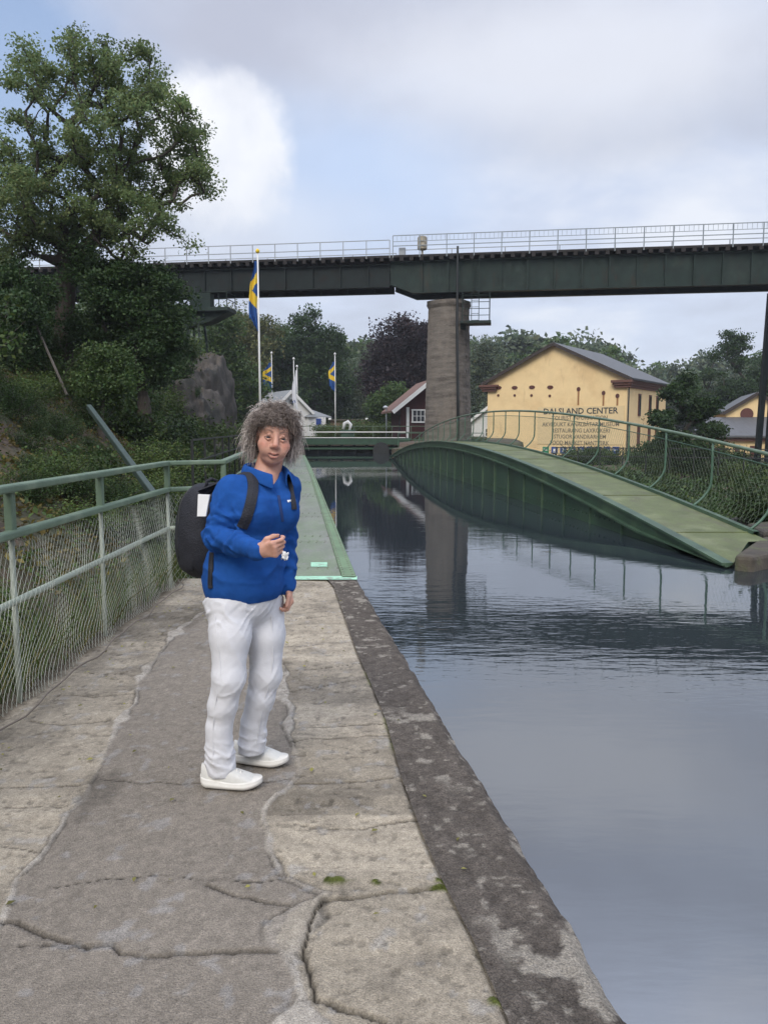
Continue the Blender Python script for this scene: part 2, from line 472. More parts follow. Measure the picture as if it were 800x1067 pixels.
# ---- water
mw = bpy.data.materials.new('canal_water'); mw.use_nodes = True
t = mw.node_tree; b = t.nodes['Principled BSDF']
b.inputs['Base Color'].default_value = (0.020, 0.027, 0.032, 1); b.inputs['Roughness'].default_value = 0.015; b.inputs['IOR'].default_value = 3.5
b.inputs['Specular IOR Level'].default_value = 0.5
tcw = t.nodes.new('ShaderNodeTexCoord')
def wnoise(scale, sx, sy, detail, rot=0.0):
    mp = t.nodes.new('ShaderNodeMapping'); mp.inputs['Scale'].default_value = (sx, sy, 1); mp.inputs['Rotation'].default_value = (0, 0, rot)
    t.links.new(tcw.outputs['Object'], mp.inputs['Vector'])
    n = t.nodes.new('ShaderNodeTexNoise'); n.inputs['Scale'].default_value = scale; n.inputs['Detail'].default_value = detail; n.inputs['Roughness'].default_value = 0.5
    t.links.new(mp.outputs[0], n.inputs['Vector']); return n.outputs['Fac']
def tmath(op, a, b=None):
    n = t.nodes.new('ShaderNodeMath'); n.operation = op
    for i, v in enumerate((a, b)):
        if v is None: continue
        if isinstance(v, (int, float)): n.inputs[i].default_value = v
        else: t.links.new(v, n.inputs[i])
    return n.outputs[0]
rip = wnoise(7.0, 0.55, 2.0, 3, 0.12)
big = wnoise(1.6, 0.8, 1.8, 2, -0.1)
patch = wnoise(0.22, 1.0, 1.0, 2)
# a breeze patch 5 to 16 m ahead ruffles the surface, calm elsewhere
sepw = t.nodes.new('ShaderNodeSeparateXYZ'); t.links.new(tcw.outputs['Object'], sepw.inputs[0])
def ramp(v, a, b, lo, hi):
    n = t.nodes.new('ShaderNodeMapRange'); n.interpolation_type = 'SMOOTHSTEP'; t.links.new(v, n.inputs[0])
    n.inputs['From Min'].default_value = a; n.inputs['From Max'].default_value = b; n.inputs['To Min'].default_value = lo; n.inputs['To Max'].default_value = hi
    return n.outputs[0]
calm = ramp(sepw.outputs['Y'], 8.0, 17.0, 1.0, 0.22)
near = ramp(sepw.outputs['Y'], 3.0, 6.5, 0.42, 1.0)
pt = ramp(patch, 0.38, 0.62, 0.35, 1.3)
amp = tmath('MULTIPLY', tmath('MULTIPLY', calm, near), pt)
hgt = tmath('ADD', tmath('MULTIPLY', rip, 0.0017), tmath('MULTIPLY', big, 0.0036))
hgt = tmath('MULTIPLY', hgt, amp)
bw = t.nodes.new('ShaderNodeBump'); bw.inputs['Strength'].default_value = 1.0; bw.inputs['Distance'].default_value = 1.0
t.links.new(hgt, bw.inputs['Height']); t.links.new(bw.outputs[0], b.inputs['Normal'])
wb = MB()
rows = []
for y in (-6, 1.885, 8.05, 9.42, 12.0, 20, 34, 48, 62):
    xe = 9.3 if y < 9.44 else xr(y)
    rows.append([(xl(y) - 0.05, y, WATER_Z), ((xl(y) + xe) / 2, y, WATER_Z), (xe + 0.05, y, WATER_Z)])
wb.grid(rows)
tag(wb.build('water', mw), kind='structure')

# ---- the quay path: concrete strip between rows of old slabs, cracked and patched
seamR = [gp(*p) for p in ((240, 600), (268, 640), (284, 690), (292, 725), (305, 737), (300, 755), (302, 775), (310, 805), (302, 820), (272, 845), (272, 860), (287, 892), (300, 912), (340, 930), (318, 940), (300, 955), (287, 980), (300, 1000), (310, 1035), (325, 1067))]
seamL = [gp(*p) for p in ((240, 618), (222, 630), (207, 642), (185, 657), (165, 682), (145, 710), (140, 732), (120, 755), (107, 795), (85, 830), (65, 860), (40, 890), (15, 925), (0, 960), (-60, 1040))]
kerbI = [gp(*p) for p in ((340, 603), (348, 612), (372, 680), (400, 745), (420, 815), (440, 870), (462, 920), (495, 985), (530, 1067))]
seamR.append(seamR[-1] + Vector((0.05, -0.8, 0))); seamR.append(seamR[-1] + Vector((0.1, -4, 0)))
seamL.append(seamL[-1] + Vector((-0.1, -1, 0))); seamL.append(seamL[-1] + Vector((-0.1, -4, 0)))
kerbI.append(kerbI[-1] + Vector((0.1, -0.7, 0))); kerbI.append(kerbI[-1] + Vector((0.6, -4, 0)))
cracks = [
    ([(0, 962), (15, 961), (50, 975), (90, 985), (115, 984), (125, 992), (165, 995), (225, 993), (287, 993)], 0.006),
    ([(217, 922), (245, 932), (270, 938), (302, 942)], 0.005),
    ([(20, 985), (60, 985), (92, 987)], 0.003),
    ([(50, 925), (110, 915), (160, 912), (215, 917), (270, 918), (300, 915)], 0.002),
    ([(107, 812), (150, 815), (215, 817), (255, 818), (300, 812)], 0.003),
    ([(340, 935), (370, 936), (420, 927), (462, 925)], 0.007),
    ([(338, 935), (322, 965), (318, 990), (322, 1010), (330, 1040), (352, 1050), (400, 1060)], 0.006),
    ([(307, 860), (370, 864), (438, 853)], 0.004), ([(305, 817), (360, 815), (416, 809)], 0.005),
    ([(305, 772), (350, 769), (404, 766)], 0.004), ([(306, 758), (350, 757), (402, 754)], 0.003),
    ([(296, 722), (340, 715), (390, 705)], 0.004), ([(288, 700), (330, 697), (380, 690)], 0.003),
    ([(275, 672), (310, 674), (368, 668)], 0.004), ([(262, 640), (300, 646), (358, 640)], 0.003),
    ([(0, 820), (40, 820), (82, 818)], 0.004), ([(0, 839), (30, 840), (65, 840), (85, 832)], 0.003),
    ([(30, 751), (70, 755), (115, 750)], 0.005), ([(60, 724), (100, 726), (140, 722)], 0.004),
    ([(92, 702), (140, 703)], 0.003), ([(112, 682), (160, 683)], 0.003), ([(122, 657), (185, 658)], 0.004),
    ([(150, 636), (205, 640)], 0.003), ([(0, 880), (40, 888)], 0.003), ([(195, 628), (210, 622)], 0.004),
    ([(440, 853), (470, 905)], 0.003),
]
cracks = [([gp(*p) for p in pl], w) for pl, w in cracks]
PX = np.arange(-2.45, 1.05, 0.011); PY = np.concatenate([np.arange(-3.0, 1.2, 0.06), np.arange(1.2, 4.5, 0.010), np.arange(4.5, 8.05, 0.016)])
GX, GY = np.meshgrid(PX, PY)
# the sheet follows the edge of the quay on its right
xe = np.where(True, 0.66 - 0.154 * (GY - 1.885), 0)
kx = np.interp(GY, [p.y for p in sorted(kerbI, key=lambda p: p.y)], [p.x for p in sorted(kerbI, key=lambda p: p.y)])
GX = -2.45 + (GX + 2.45) / 3.49 * (kx + 2.45)
def dist_poly(GX, GY, pl, wob=0.012, ws=9.0, seed=0.0):
    D = np.full(GX.shape, 9.0, np.float32)
    wx = (fbm(GX * ws, GY * ws, seed, 4) - 0.5) * 2 * wob; wy = (fbm(GX * ws + 40, GY * ws, seed, 4) - 0.5) * 2 * wob
    ax = GX + wx; ay = GY + wy
    for a, b_ in zip(pl[:-1], pl[1:]):
        lo = min(a.y, b_.y) - 0.25; hi = max(a.y, b_.y) + 0.25
        r0 = np.searchsorted(PY, lo); r1 = np.searchsorted(PY, hi)
        if r1 <= r0: continue
        sx, sy = ax[r0:r1], ay[r0:r1]
        dx, dy = b_.x - a.x, b_.y - a.y
        q = np.clip(((sx - a.x) * dx + (sy - a.y) * dy) / (dx * dx + dy * dy + 1e-9), 0, 1)
        D[r0:r1] = np.minimum(D[r0:r1], np.hypot(sx - a.x - q * dx, sy - a.y - q * dy))
    return D
def polyx(pl, Yv):
    q = sorted(pl, key=lambda p: p.y)
    return np.interp(Yv, [p.y for p in q], [p.x for p in q])
dR = dist_poly(GX, GY, seamR, 0.03, 7.0, 1.0); dL = dist_poly(GX, GY, seamL, 0.03, 7.0, 2.0)
sR = polyx(seamR, GY); sL = polyx(seamL, GY)
right = GX > sR; left = GX < sL
n_lo = fbm(GX * 2.2, GY * 2.2, 0.1, 5); n_mid = fbm(GX * 9, GY * 9, 4.4, 4); n_hi = fbm(GX * 40, GY * 40, 8.8, 3)
C = np.zeros(GX.shape + (3,), np.float32); H = np.zeros(GX.shape, np.float32)
cen = np.array([0.230, 0.200, 0.163]); slab = np.array([0.375, 0.325, 0.250]); slab2 = np.array([0.245, 0.212, 0.165]); mort = np.array([0.375, 0.338, 0.285])
C[:] = cen * (0.86 + 0.28 * n_lo)[..., None]
sl = right | left
mixs = smooth(0.42, 0.66, 0.5 * n_lo + 0.5 * n_mid)[..., None]
Cs = slab * (1 - mixs) + slab2 * mixs
# every slab has its own tone: bands between the joints
band = np.where(right, np.floor(np.interp(GY, [1, 1.9, 2.6, 3.0, 3.3, 3.8, 4.3, 5.1, 5.8, 6.9, 9], [0, 1, 2, 3, 4, 5, 6, 7, 8, 9, 10])), np.floor(GY / 0.62) + 20)
tone = 0.72 + 0.50 * vnoise(band * 3.7, band * 1.3 + 0.5, band * 0.7)
Cs = Cs * tone[..., None]
# coarse strata of the worn slabs
strat = fbm(GX * 2.5, GY * 14, 2.2, 4)
Cs = Cs * (0.88 + 0.24 * strat)[..., None]
C = np.where(sl[..., None], Cs, C)
H += np.where(sl, (strat - 0.5) * 0.016 + (n_mid - 0.5) * 0.006, (n_mid - 0.5) * 0.003 + (n_hi - 0.5) * 0.0018)
H += (n_lo - 0.5) * 0.012
# mortar patches along both seams, of uneven width
wr = 0.010 + 0.085 * smooth(0.52, 0.76, fbm(GX * 1.2, GY * 2.6, 6.1, 3)) + 0.02 * (fbm(GX * 14, GY * 14, 6.6, 3) - 0.4)
wr = wr + 0.05 * np.exp(-((GY - gp(300, 965).y) / 0.12) ** 2)
wl_ = 0.009 + 0.02 * (fbm(GX * 14, GY * 14, 7.6, 3) - 0.4) + 0.055 * smooth(0.45, 0.72, fbm(GX * 1.4, GY * 2.4, 9.1, 3))
mm = np.clip(smooth(0.006, -0.006, dR - wr) + smooth(0.006, -0.006, dL - wl_), 0, 1)
mm = mm * (0.35 + 0.65 * smooth(0.36, 0.52, fbm(GX * 3.1, GY * 3.1, 41.0, 4)))
C = C * (1 - mm[..., None]) + (mort * (0.75 + 0.5 * n_mid)[..., None]) * mm[..., None]
H += mm * (0.004 + 0.004 * n_mid)
for k, (dd, ww) in enumerate(((dR, wr), (dL, wl_))):
    ed = np.exp(-((dd - ww) / 0.006) ** 2) * smooth(0.35, 0.6, fbm(GX * 5, GY * 5, 3.0 + k, 3))
    C *= (1 - 0.55 * ed)[..., None]; H -= ed * 0.010
for k, (pl, w) in enumerate(cracks):
    d = dist_poly(GX, GY, pl, 0.018, 11.0, 10.0 + k)
    w2 = w * 1.35 * (0.45 + 1.1 * fbm(GX * 6, GY * 6, 5.5 + k, 2))
    c_ = smooth(1.0, 0.35, d / w2)
    H -= c_ * min(0.022, w * 3.2)
    dirt_shade = np.exp(-(d / (w * 2.2)) ** 2) * 0.22 * (0.4 + 1.2 * n_mid)  # dirt and soft shade painted along each crack
    C *= (1 - dirt_shade)[..., None]
    C = C * (1 - 0.84 * c_[..., None])
# dark stains, pale scabs and litter on the slabs
st = smooth(0.62, 0.72, fbm(GX * 3.1, GY * 1.6, 12.0, 5)); C *= (1 - 0.28 * st)[..., None]
sp = smooth(0.68, 0.74, fbm(GX * 16, GY * 16, 15.0, 3)); C = C * (1 - 0.30 * sp[..., None]) + 0.33 * 0.30 * sp[..., None]
# soil and grass line under the fence
soil = smooth(-2.02, -2.14, GX + 0.10 * (fbm(GX * 4, GY * 4, 1.5, 3) - 0.5))[..., None]
C = C * (1 - soil) + np.array([0.085, 0.07, 0.05]) * soil
# moss cushions in the joints
moss = np.zeros(GX.shape)
for px, py, r in ((352, 917, 0.055), (392, 918, 0.03), (460, 925, 0.045), (345, 917, 0.03), (364, 917, 0.03), (520, 1045, 0.035), (462, 918, 0.03)):
    g = gp(px, py)
    d = np.hypot((GX - g.x), (GY - g.y) * 1.7) + (n_mid - 0.5) * 0.09 + (n_hi - 0.5) * 0.04
    moss = np.maximum(moss, smooth(r, r * 0.45, d))
kd = np.abs(GX - kx)
moss = np.maximum(moss, smooth(0.03, 0.0, kd + 0.03 * (n_mid - 0.3)) * smooth(0.52, 0.62, fbm(GY * 2.1, GX, 3.3, 3)) * 0.8)
C = C * (1 - moss[..., None]) + (np.array([0.085, 0.10, 0.02]) * (0.5 + n_hi)[..., None]) * moss[..., None]
H += moss * (0.004 + 0.009 * n_hi)
# joint against the kerb
kj = smooth(0.014, 0.003, kd); H -= kj * 0.008; C *= (1 - 0.5 * kj * (1 - moss) * (0.3 + 1.2 * n_mid))[..., None]
spk = fbm(GX * 75, GY * 75, 19.0, 2)
C *= (0.76 + 0.48 * n_hi)[..., None] * (0.82 + 0.36 * spk)[..., None]
pit = smooth(0.66, 0.74, fbm(GX * 28, GY * 34, 23.0, 3)) * np.where(sl, 0.9, 0.15); C *= (1 - 0.38 * pit)[..., None]; H -= pit * 0.004
M_PATH = mat('worn_concrete_and_slabs', (1, 1, 1), 0.9, 0.22, 95.0, 0.7, 170, attr='tint', spec=0.2, grain=(210, .38))
nyp, nxp = GX.shape
idx = np.arange(nxp * nyp).reshape(nyp, nxp)
Fq = np.stack([idx[:-1, :-1], idx[:-1, 1:], idx[1:, 1:], idx[1:, :-1]], -1).reshape(-1, 4)
me = np_mesh('path', np.stack([GX, GY, H], -1).reshape(-1, 3), Fq, M_PATH, True)
color_attr(me, 'tint', np.clip(C, 0, 1).reshape(-1, 3))
tag(link('path', me), kind='structure')

# ---- dark kerb of rough concrete along the water, spotted with lichen
ky = np.concatenate([np.arange(-3.0, 1.2, 0.06), np.arange(1.2, 8.05, 0.012)])
kxi = polyx(kerbI, ky) - 0.002; kxo = 0.66 - 0.154 * (ky - 1.885)
uu = np.linspace(0, 1, 30)
KX = kxi[:, None] * (1 - uu) + kxo[:, None] * uu; KY = np.repeat(ky[:, None], 30, 1)
k1 = fbm(KX * 3, KY * 3, 21, 4); k2 = fbm(KX * 30, KY * 30, 22, 4); k3 = fbm(KX * 10, KY * 10, 27, 4)
KH = 0.006 + (k1 - 0.5) * 0.02 + (k2 - 0.5) * 0.013
edge = smooth(0.86, 1.0, uu)[None, :] * (0.35 + 1.2 * fbm(KX * 0 + 3, KY * 7, 2, 3))
KH = KH - 0.03 * edge
wob = (fbm(KY * 6, KY * 0, 31, 4) - 0.5) * 0.014; KX = KX + wob * smooth(0.4, 1.0, uu)[None, :]
KC = np.array([0.105, 0.090, 0.076]) * (0.55 + 0.9 * k2)[..., None] * (0.75 + 0.5 * k1)[..., None]
lich = smooth(0.60, 0.66, 0.72 * k3 + 0.28 * fbm(KX * 2, KY * 2, 33, 3)) * smooth(0.3, 0.5, fbm(KX * 1.5, KY * 1.1, 35, 2))
lich = np.maximum(lich, smooth(0.70, 0.74, fbm(KX * 24, KY * 24, 36, 3)) * 0.8)
KC = KC * (1 - 0.75 * lich[..., None]) + np.array([0.33, 0.30, 0.25]) * 0.75 * lich[..., None]
nb_ = 6
DX = np.stack([kxo + wob[:, -1] - 0.0 * j for j in range(nb_)], 1); DZ = np.stack([KH[:, -1] - 0.02 - (0.75 * j / (nb_ - 1)) for j in range(nb_)], 1)
VX = np.concatenate([KX, DX + 0.004], 1); VY = np.concatenate([KY, np.repeat(ky[:, None], nb_, 1)], 1); VZ = np.concatenate([KH, DZ], 1)
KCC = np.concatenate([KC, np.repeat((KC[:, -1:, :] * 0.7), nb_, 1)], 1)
r_, c_ = VX.shape
idx = np.arange(r_ * c_).reshape(r_, c_)
Fq = np.stack([idx[:-1, :-1], idx[:-1, 1:], idx[1:, 1:], idx[1:, :-1]], -1).reshape(-1, 4)
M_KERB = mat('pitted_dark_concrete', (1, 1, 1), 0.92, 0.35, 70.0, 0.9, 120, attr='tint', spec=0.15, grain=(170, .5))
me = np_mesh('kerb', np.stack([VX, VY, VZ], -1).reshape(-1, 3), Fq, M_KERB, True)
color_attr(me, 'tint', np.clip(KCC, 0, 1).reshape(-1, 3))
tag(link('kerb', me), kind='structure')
# body of the quay below the sheets
qb = MB()
qb.prism([(-2.45, -3), (0.66 - 0.154 * (-3 - 1.885) - 0.06, -3), (xl(8.0) - 0.06, 8.0), (-2.45, 8.0)], -1.7, -0.06)
tag(qb.build('quay_body', M_TIMBER), kind='structure')

# ---- right-hand quay in front of the arch
M_QUAY = mat('mossy_old_concrete', (0.06, 0.05, 0.038), 0.92, 0.4, 5.0, 0.7, 30, c2=(0.07, 0.08, 0.035), c2_scale=2.0)
qr = MB()
qr.prism([(5.4, 10.98), (9.4, 13.3), (9.4, 15), (5.2, 15), (4.4, 12), (4.33, 9.48)], -1.7, -0.125)
qr.prism([(5.5, 11.05), (9.4, 13.25), (9.4, 14.2), (5.75, 12.1)], -0.14, 0.10)
qr.prism([(4.31, 9.34), (4.47, 9.2), (6.0, 10.4), (9.4, 12.9), (9.4, 13.28), (5.4, 10.93), (4.38, 9.45)], -1.7, 0.04)
qr.prism([(9.45, -6), (14, -6), (14, 14.2), (9.45, 12.95)], -1.7, 0.0)
o = qr.build('quay_wall', M_QUAY, bevel=0.05, seg=2); tag(o, kind='structure')

# ---- iron walkway of the aqueduct on the left
M_DECK = mat('worn_green_deck_plate', (0.175, 0.190, 0.150), 0.6, 0.22, 3.0, 0.2, 50, c2=(0.15, 0.195, 0.115), c2_scale=0.9, c2_lo=.42, c2_hi=.6, stretch=(1, 0.35, 1), rust=((0.20, 0.20, 0.18), 3.0, 0.55, 0.62, (1.5, 0.6, 1)), grain=(70, .2))
M_DECKEDGE = mat('green_deck_edge_paint', (0.13, 0.205, 0.105), 0.5, 0.25, 3.0, 0.15, 50, rust=((0.06, 0.045, 0.03), 5.0, 0.60, 0.66, (1, 1, 1)), c2=(0.075, 0.07, 0.05), c2_scale=4.0, c2_lo=.58, c2_hi=.66)
M_MINT = mat('mint_paint', (0.33, 0.60, 0.42), 0.6, 0.25, 9.0, 0.1, c2=(0.24, 0.3, 0.23), c2_scale=10, c2_lo=.5, c2_hi=.6)
dk = empty('iron_walkway', (xl(8.1) - 0.7, 8.05, 0), 0, 'flat pale green riveted iron walkway running along the left side of the canal', 'walkway')
def dz(y): return 0.012 + 0.10 * math.sin(math.pi * (y - DECK0) / (DECK1 - DECK0))
mb = MB(); joints = [DECK0, 10.5, 13.4, 17.3, 21.5, 26, 31, 36, 42, DECK1]
for a, b_ in zip(joints[:-1], joints[1:]):
    n = 6; rows = []
    for i in range(n + 1):
        y = a + 0.008 + (b_ - a - 0.016) * i / n
        z = dz(y)
        rows.append([(xl(y) - 1.42, y, z - 0.06), (xl(y) - 1.42, y, z), (xl(y) - 0.16, y, z), (xl(y) - 0.16, y, z - 0.06)])
    mb.grid(rows)
    mb.add([(xl(a) - 1.42, a + .008, dz(a)), (xl(a) - .16, a + .008, dz(a)), (xl(a) - .16, a + .008, dz(a) - .1), (xl(a) - 1.42, a + .008, dz(a) - .1)], [(0, 1, 2, 3)])
mb.build('deck_plate', M_DECK, dk)
mb = MB(); rows = []
for i in range(41):
    y = DECK0 + (DECK1 - DECK0) * i / 40
    z = dz(y)
    rows.append([(xl(y) - 0.157, y, z - 0.02), (xl(y) - 0.157, y, z + 0.014), (xl(y) - 0.012, y, z + 0.014), (xl(y), y, z - 0.004), (xl(y), y, z - 0.12), (xl(y) - 0.05, y, z - 0.14), (xl(y) - 0.05, y, -1.6)])
mb.grid(rows)
mb.build('edge_angle', M_DECKEDGE, dk)
for px0, px1, py0, py1 in ((307, 372, 602, 605.5), (324, 341, 588, 592.5)):
    mb = MB()
    a, b_, c, d = gp(px0, py1), gp(px1, py1), gp(px1, py0), gp(px0, py0)
    for p in (a, b_, c, d): p.z = dz(p.y) + 0.006
    mb.add([a, b_, c, d], [(0, 1, 2, 3)])
    mb.build('paint_mark', M_MINT, dk)
mb = MB()
for i in range(130):
    y = DECK0 + 0.12 + i * 0.13
    if y > 25: break
    for off in (0.135, 0.04):
        mb.lathe([(0.013, 0), (0.011, 0.007), (0.004, 0.010)], (xl(y) - off, y, dz(y) + 0.013), 6)
for y in joints[:7]:
    for dy in (-0.07, 0.07, 0.5, 0.58):
        for k in range(11):
            if y + dy < DECK0: continue
            mb.lathe([(0.012, 0), (0.010, 0.006), (0.003, 0.009)], (xl(y) - 0.24 - k * 0.11, y + dy, dz(y + dy)), 6)
mb.build('rivets', M_DECK, dk, smooth=True)['kind'] = 'stuff'

# ---- the arched side girder with its footway and wire railing on the right
ag = empty('arched_footbridge', (xr(A0), A0, 0), 0, 'long low arched dark green footbridge rising out of the right side of the canal', 'footbridge')
DW = 1.2
N = 80
yy = [A0 + (A1 - A0) * i / N for i in range(N + 1)]
mb = MB(); rows = []
for y in yy:
    y2 = max(y, A0 + 1.5 - 0.4 * (y - A0)); rows.append([(xr(y) + 0.06, y, arch_z(y)), (xr(y2) + DW - 0.02, y2, arch_z(y2))])
mb.grid(rows)
for i in range(14):
    y = A0 + 1.6 + i * 2.8; z0 = arch_z(y) + 0.004
    mb.beam((xr(y) + 0.06, y, z0), (xr(y) + DW - 0.03, y, z0), 0.05, 0.012)
mb.build('deck', M_ARCHDECK, ag)
mb = MB(); rows = []     # rim: rolled angle along the top of the girder
for y in yy:
    z = arch_z(y); x = xr(y)
    k = min(1.0, 0.15 + (y - A0) / 3.0, 0.15 + (A1 - y) / 3.0)     # the flange thins out towards its tips
    rows.append([(x + 0.07, y, z + 0.003), (x + 0.07, y, z + 0.022), (x - 0.075, y, z + 0.022), (x - 0.075, y, z - 0.012), (x - 0.03, y, z - 0.014), (x - 0.03, y, z - 0.19 * k), (x - 0.03 - 0.07 * k, y, z - 0.192 * k), (x - 0.03 - 0.07 * k, y, z - 0.225 * k), (x - 0.0, y, z - 0.228 * k)])
mb.grid(rows, flip=True); mb.add(rows[0], [tuple(range(9))])
rows = []
for y in [v for v in yy if v > A0 + 1.4]:
    z = arch_z(y); x = xr(y) + DW
    rows.append([(x - 0.06, y, z + 0.002), (x - 0.05, y, z + 0.05), (x + 0.03, y, z + 0.05), (x + 0.04, y, z - 0.15), (x, y, z - 0.16)])
mb.grid(rows)
mb.build('rim', M_ARCHRIM, ag)
mb = MB(); rows = []
for y in yy:
    z = arch_z(y); x = xr(y)
    rows.append([(x, y, z - 0.20), (x, y, min(z - 0.21, -0.1)), (x, y, -1.3)])
mb.grid(rows, flip=True)
rows = []
for y in [v for v in yy if v > A0 + 1.4]:
    z = arch_z(y); x = xr(y) + DW
    rows.append([(x, y, z - 0.02), (x, y, -1.3)])
mb.grid(rows)
y2 = A0 + 1.5
a, b_ = (xr(A0) + 0.02, A0 + 0.02, arch_z(A0) - 0.004), (xr(y2) + DW, y2, arch_z(y2) - 0.004)
mb.add([a, b_, (b_[0], b_[1], -1.3), (a[0], a[1], -1.3)], [(0, 1, 2, 3)])
mb.build('girder_web', M_ARCH, ag)
y = A0 + 3.2
while y < A1 - 3:
    mb = MB(); mb.beam((xr(y) - 0.012, y, -0.39), (xr(y) - 0.012, y, arch_z(y) - 0.23), 0.05, 0.03, up=(0, 1, 0))
    mb.build('stiffener', M_ARCHRIM, ag); y += 1.45
mb = MB()
y = A0 + 2.0
while y < A1 - 2:
    if WATER_Z + 0.16 < arch_z(y) - 0.22:
        mb.box((xr(y) - 0.008, y, WATER_Z + 0.17), (0.02, 0.03, 0.03))
    y += 0.22
mb.build('rivet_row', M_ARCH, ag)['kind'] = 'stuff'
RH = 1.08; RO = 0.30
def rail_pt(y, h):
    """leaning railing: foot on the deck edge, bowed outwards"""
    q = min(1, h / 0.42)
    off = RO * (1 - (1 - q) ** 2)
    return Vector((xr(y) + DW - 0.03 + off, y, arch_z(y) + 0.03 + h))
posts = [A0 + 1.6 + i * (A1 - A0 - 1.9) / 22 for i in range(23)]
for y in posts:
    p = MB()
    p.tube([rail_pt(y, h) for h in (0.0, 0.03, 0.08, 0.15, 0.25, 0.36, 0.5, 0.8, RH)], 0.021, 6)
    p.build('post', M_RAILARCH, ag, smooth=True)
p = MB(); p.tube([rail_pt(A0 + 1.0 + (A1 - A0 - 1.0) * i / 90, RH) for i in range(91)], 0.03, 8); p.build('handrail', M_GREEN, ag, smooth=True)
p = MB(); p.tube([rail_pt(A0 + 1.5 + (A1 - A0 - 1.5) * i / 90, 0.92) for i in range(91)], 0.009, 5); p.build('top_wire', M_RAILARCH, ag, smooth=True)
p = MB()
nd = 340
hs = np.linspace(0.06, 0.92, 7)
for i in range(nd + 14):
    for sgn in (1, -1):
        pts = []
        for k, h in enumerate(hs):
            yv = A0 + 0.4 + (A1 - A0 - 0.6) * (i - 7 + sgn * (k - 3) * 0.9) / nd
            if A0 + 1.55 < yv < A1 - 0.1: pts.append(rail_pt(yv, h))
        if len(pts) > 1: p.tube(pts, 0.0014, 3, cap=False)
p.build('wire_mesh', M_WIRE_G, ag)['kind'] = 'stuff'

# ---- the left railing with chicken wire
lf = empty('wire_fence', (-2.12, 7.5, 0), 0, 'sage green two-rail railing with diamond wire netting along the left of the path', 'fence')
def lrail(y):   # line of the railing
    return -2.09 - 0.012 * (y - 4.0)
bend = Vector((lrail(7.55), 7.55, 0))
turn = Vector((xl(8.0) - 1.36, 7.86, 0))
end = Vector((xl(44) - 1.36, 44, 0))
line = [Vector((lrail(-2), -2, 0)), bend, turn, end]
for nm, z, w, h in (('top_rail', 1.245, 0.075, 0.045), ('middle_rail', 0.985, 0.07, 0.045)):
    p = MB()
    for a, b_ in zip(line[:-1], line[1:]):
        t_ = (b_ - a).normalized() * 0.02
        zz_ = Vector((0, 0, z))
        p.beam(a + zz_ - t_ * 0, b_ + zz_ + t_, w, h)
    p.build(nm, M_GREEN, lf, bevel=0.012, seg=2)
p = MB()
for a, b_ in zip(line[:2], line[1:3]): p.tube([a + Vector((0, 0, 0.60)), b_ + Vector((0, 0, 0.60))], 0.022, 8)
p.build('lower_rail', mat('pale_rail', (0.34, 0.38, 0.30), 0.6, 0.2), lf, smooth=True)
M_POSTP = mat('pale_galvanised_post', (0.27, 0.30, 0.25), 0.6, 0.25, 6.0)
for q in [Vector((lrail(y) - 0.02, y, 0)) for y in (0.4, 2.2, 4.32, 5.75)] + [bend, turn]:
    p = MB(); p.beam(q + Vector((0, 0, 0.97)), q + Vector((0, 0, 1.225)), 0.05, 0.05, up=(0, 1, 0))
    st = p.build('post', M_GREEN, lf, bevel=0.006)
    p = MB(); p.tube([q + Vector((0, 0, -0.3)), q + Vector((0, 0, 0.97))], 0.017, 8); p.build('post_foot', M_POSTP, st, smooth=True)
for k in range(9):
    q = turn.lerp(end, (k + 1) / 9.2)
    p = MB(); p.beam(q + Vector((0, 0, -0.1)), q + Vector((0, 0, 1.225)), 0.05, 0.05, up=(0, 1, 0)); p.build('post', M_GREEN, lf)
def netting(a, b_, side, h0=0.02, h1=0.95, cw=0.025, ch=0.076, r=0.0013):
    """hanging diamond netting: zigzag wires side by side, slightly slack"""
    p = MB(); L = (b_ - a).length; t_ = (b_ - a).normalized(); nrm = Vector((-t_.y, t_.x, 0)) * side
    nw = int(L / cw); nh = int((h1 - h0) / (ch / 2))
    for i in range(nw + 1):
        pts = []
        for k in range(nh + 1):
            h = h1 - (h1 - h0) * k / nh
            s = (i + (0.97 if (k + i) % 2 else 0.0) + 0.10 * math.sin(i * 1.3 + k)) * cw + 0.03 * math.sin(s0 * 0 + i * 0.10 + h * 3)
            bulge = 0.035 * math.sin(math.pi * (h - h0) / (h1 - h0)) * (1 + 0.7 * math.sin(i * 0.09)) + 0.012 * math.sin(i * 0.25 + h * 6)
            sag = 0.02 * math.sin(i * 0.16)
            flare = 0.05 * max(0, 1 - (h - h0) / 0.2) ** 2
            q = a + t_ * s + nrm * (bulge + flare); pts.append((q.x, q.y, h - sag))
        p.tube(pts, r, 3, cap=False)
    return p
s0 = 0
p = netting(Vector((lrail(-1.5), -1.5, 0)), bend, -1)
q = netting(bend, turn, -1); p.add(q.v, q.f)
p.build('wire_netting', M_WIRE, lf)['kind'] = 'stuff'
p = MB(); pts = []
for i in range(60):
    y = -1.5 + 9.05 * i / 59
    pts.append((lrail(y) + 0.13 + 0.02 * math.sin(i * 0.9), y, 0.035 + 0.012 * math.sin(i * 1.7)))
p.tube(pts, 0.006, 5); p.build('bottom_wire', mat('rusty_wire', (0.16, 0.13, 0.10), 0.7), lf, smooth=True)
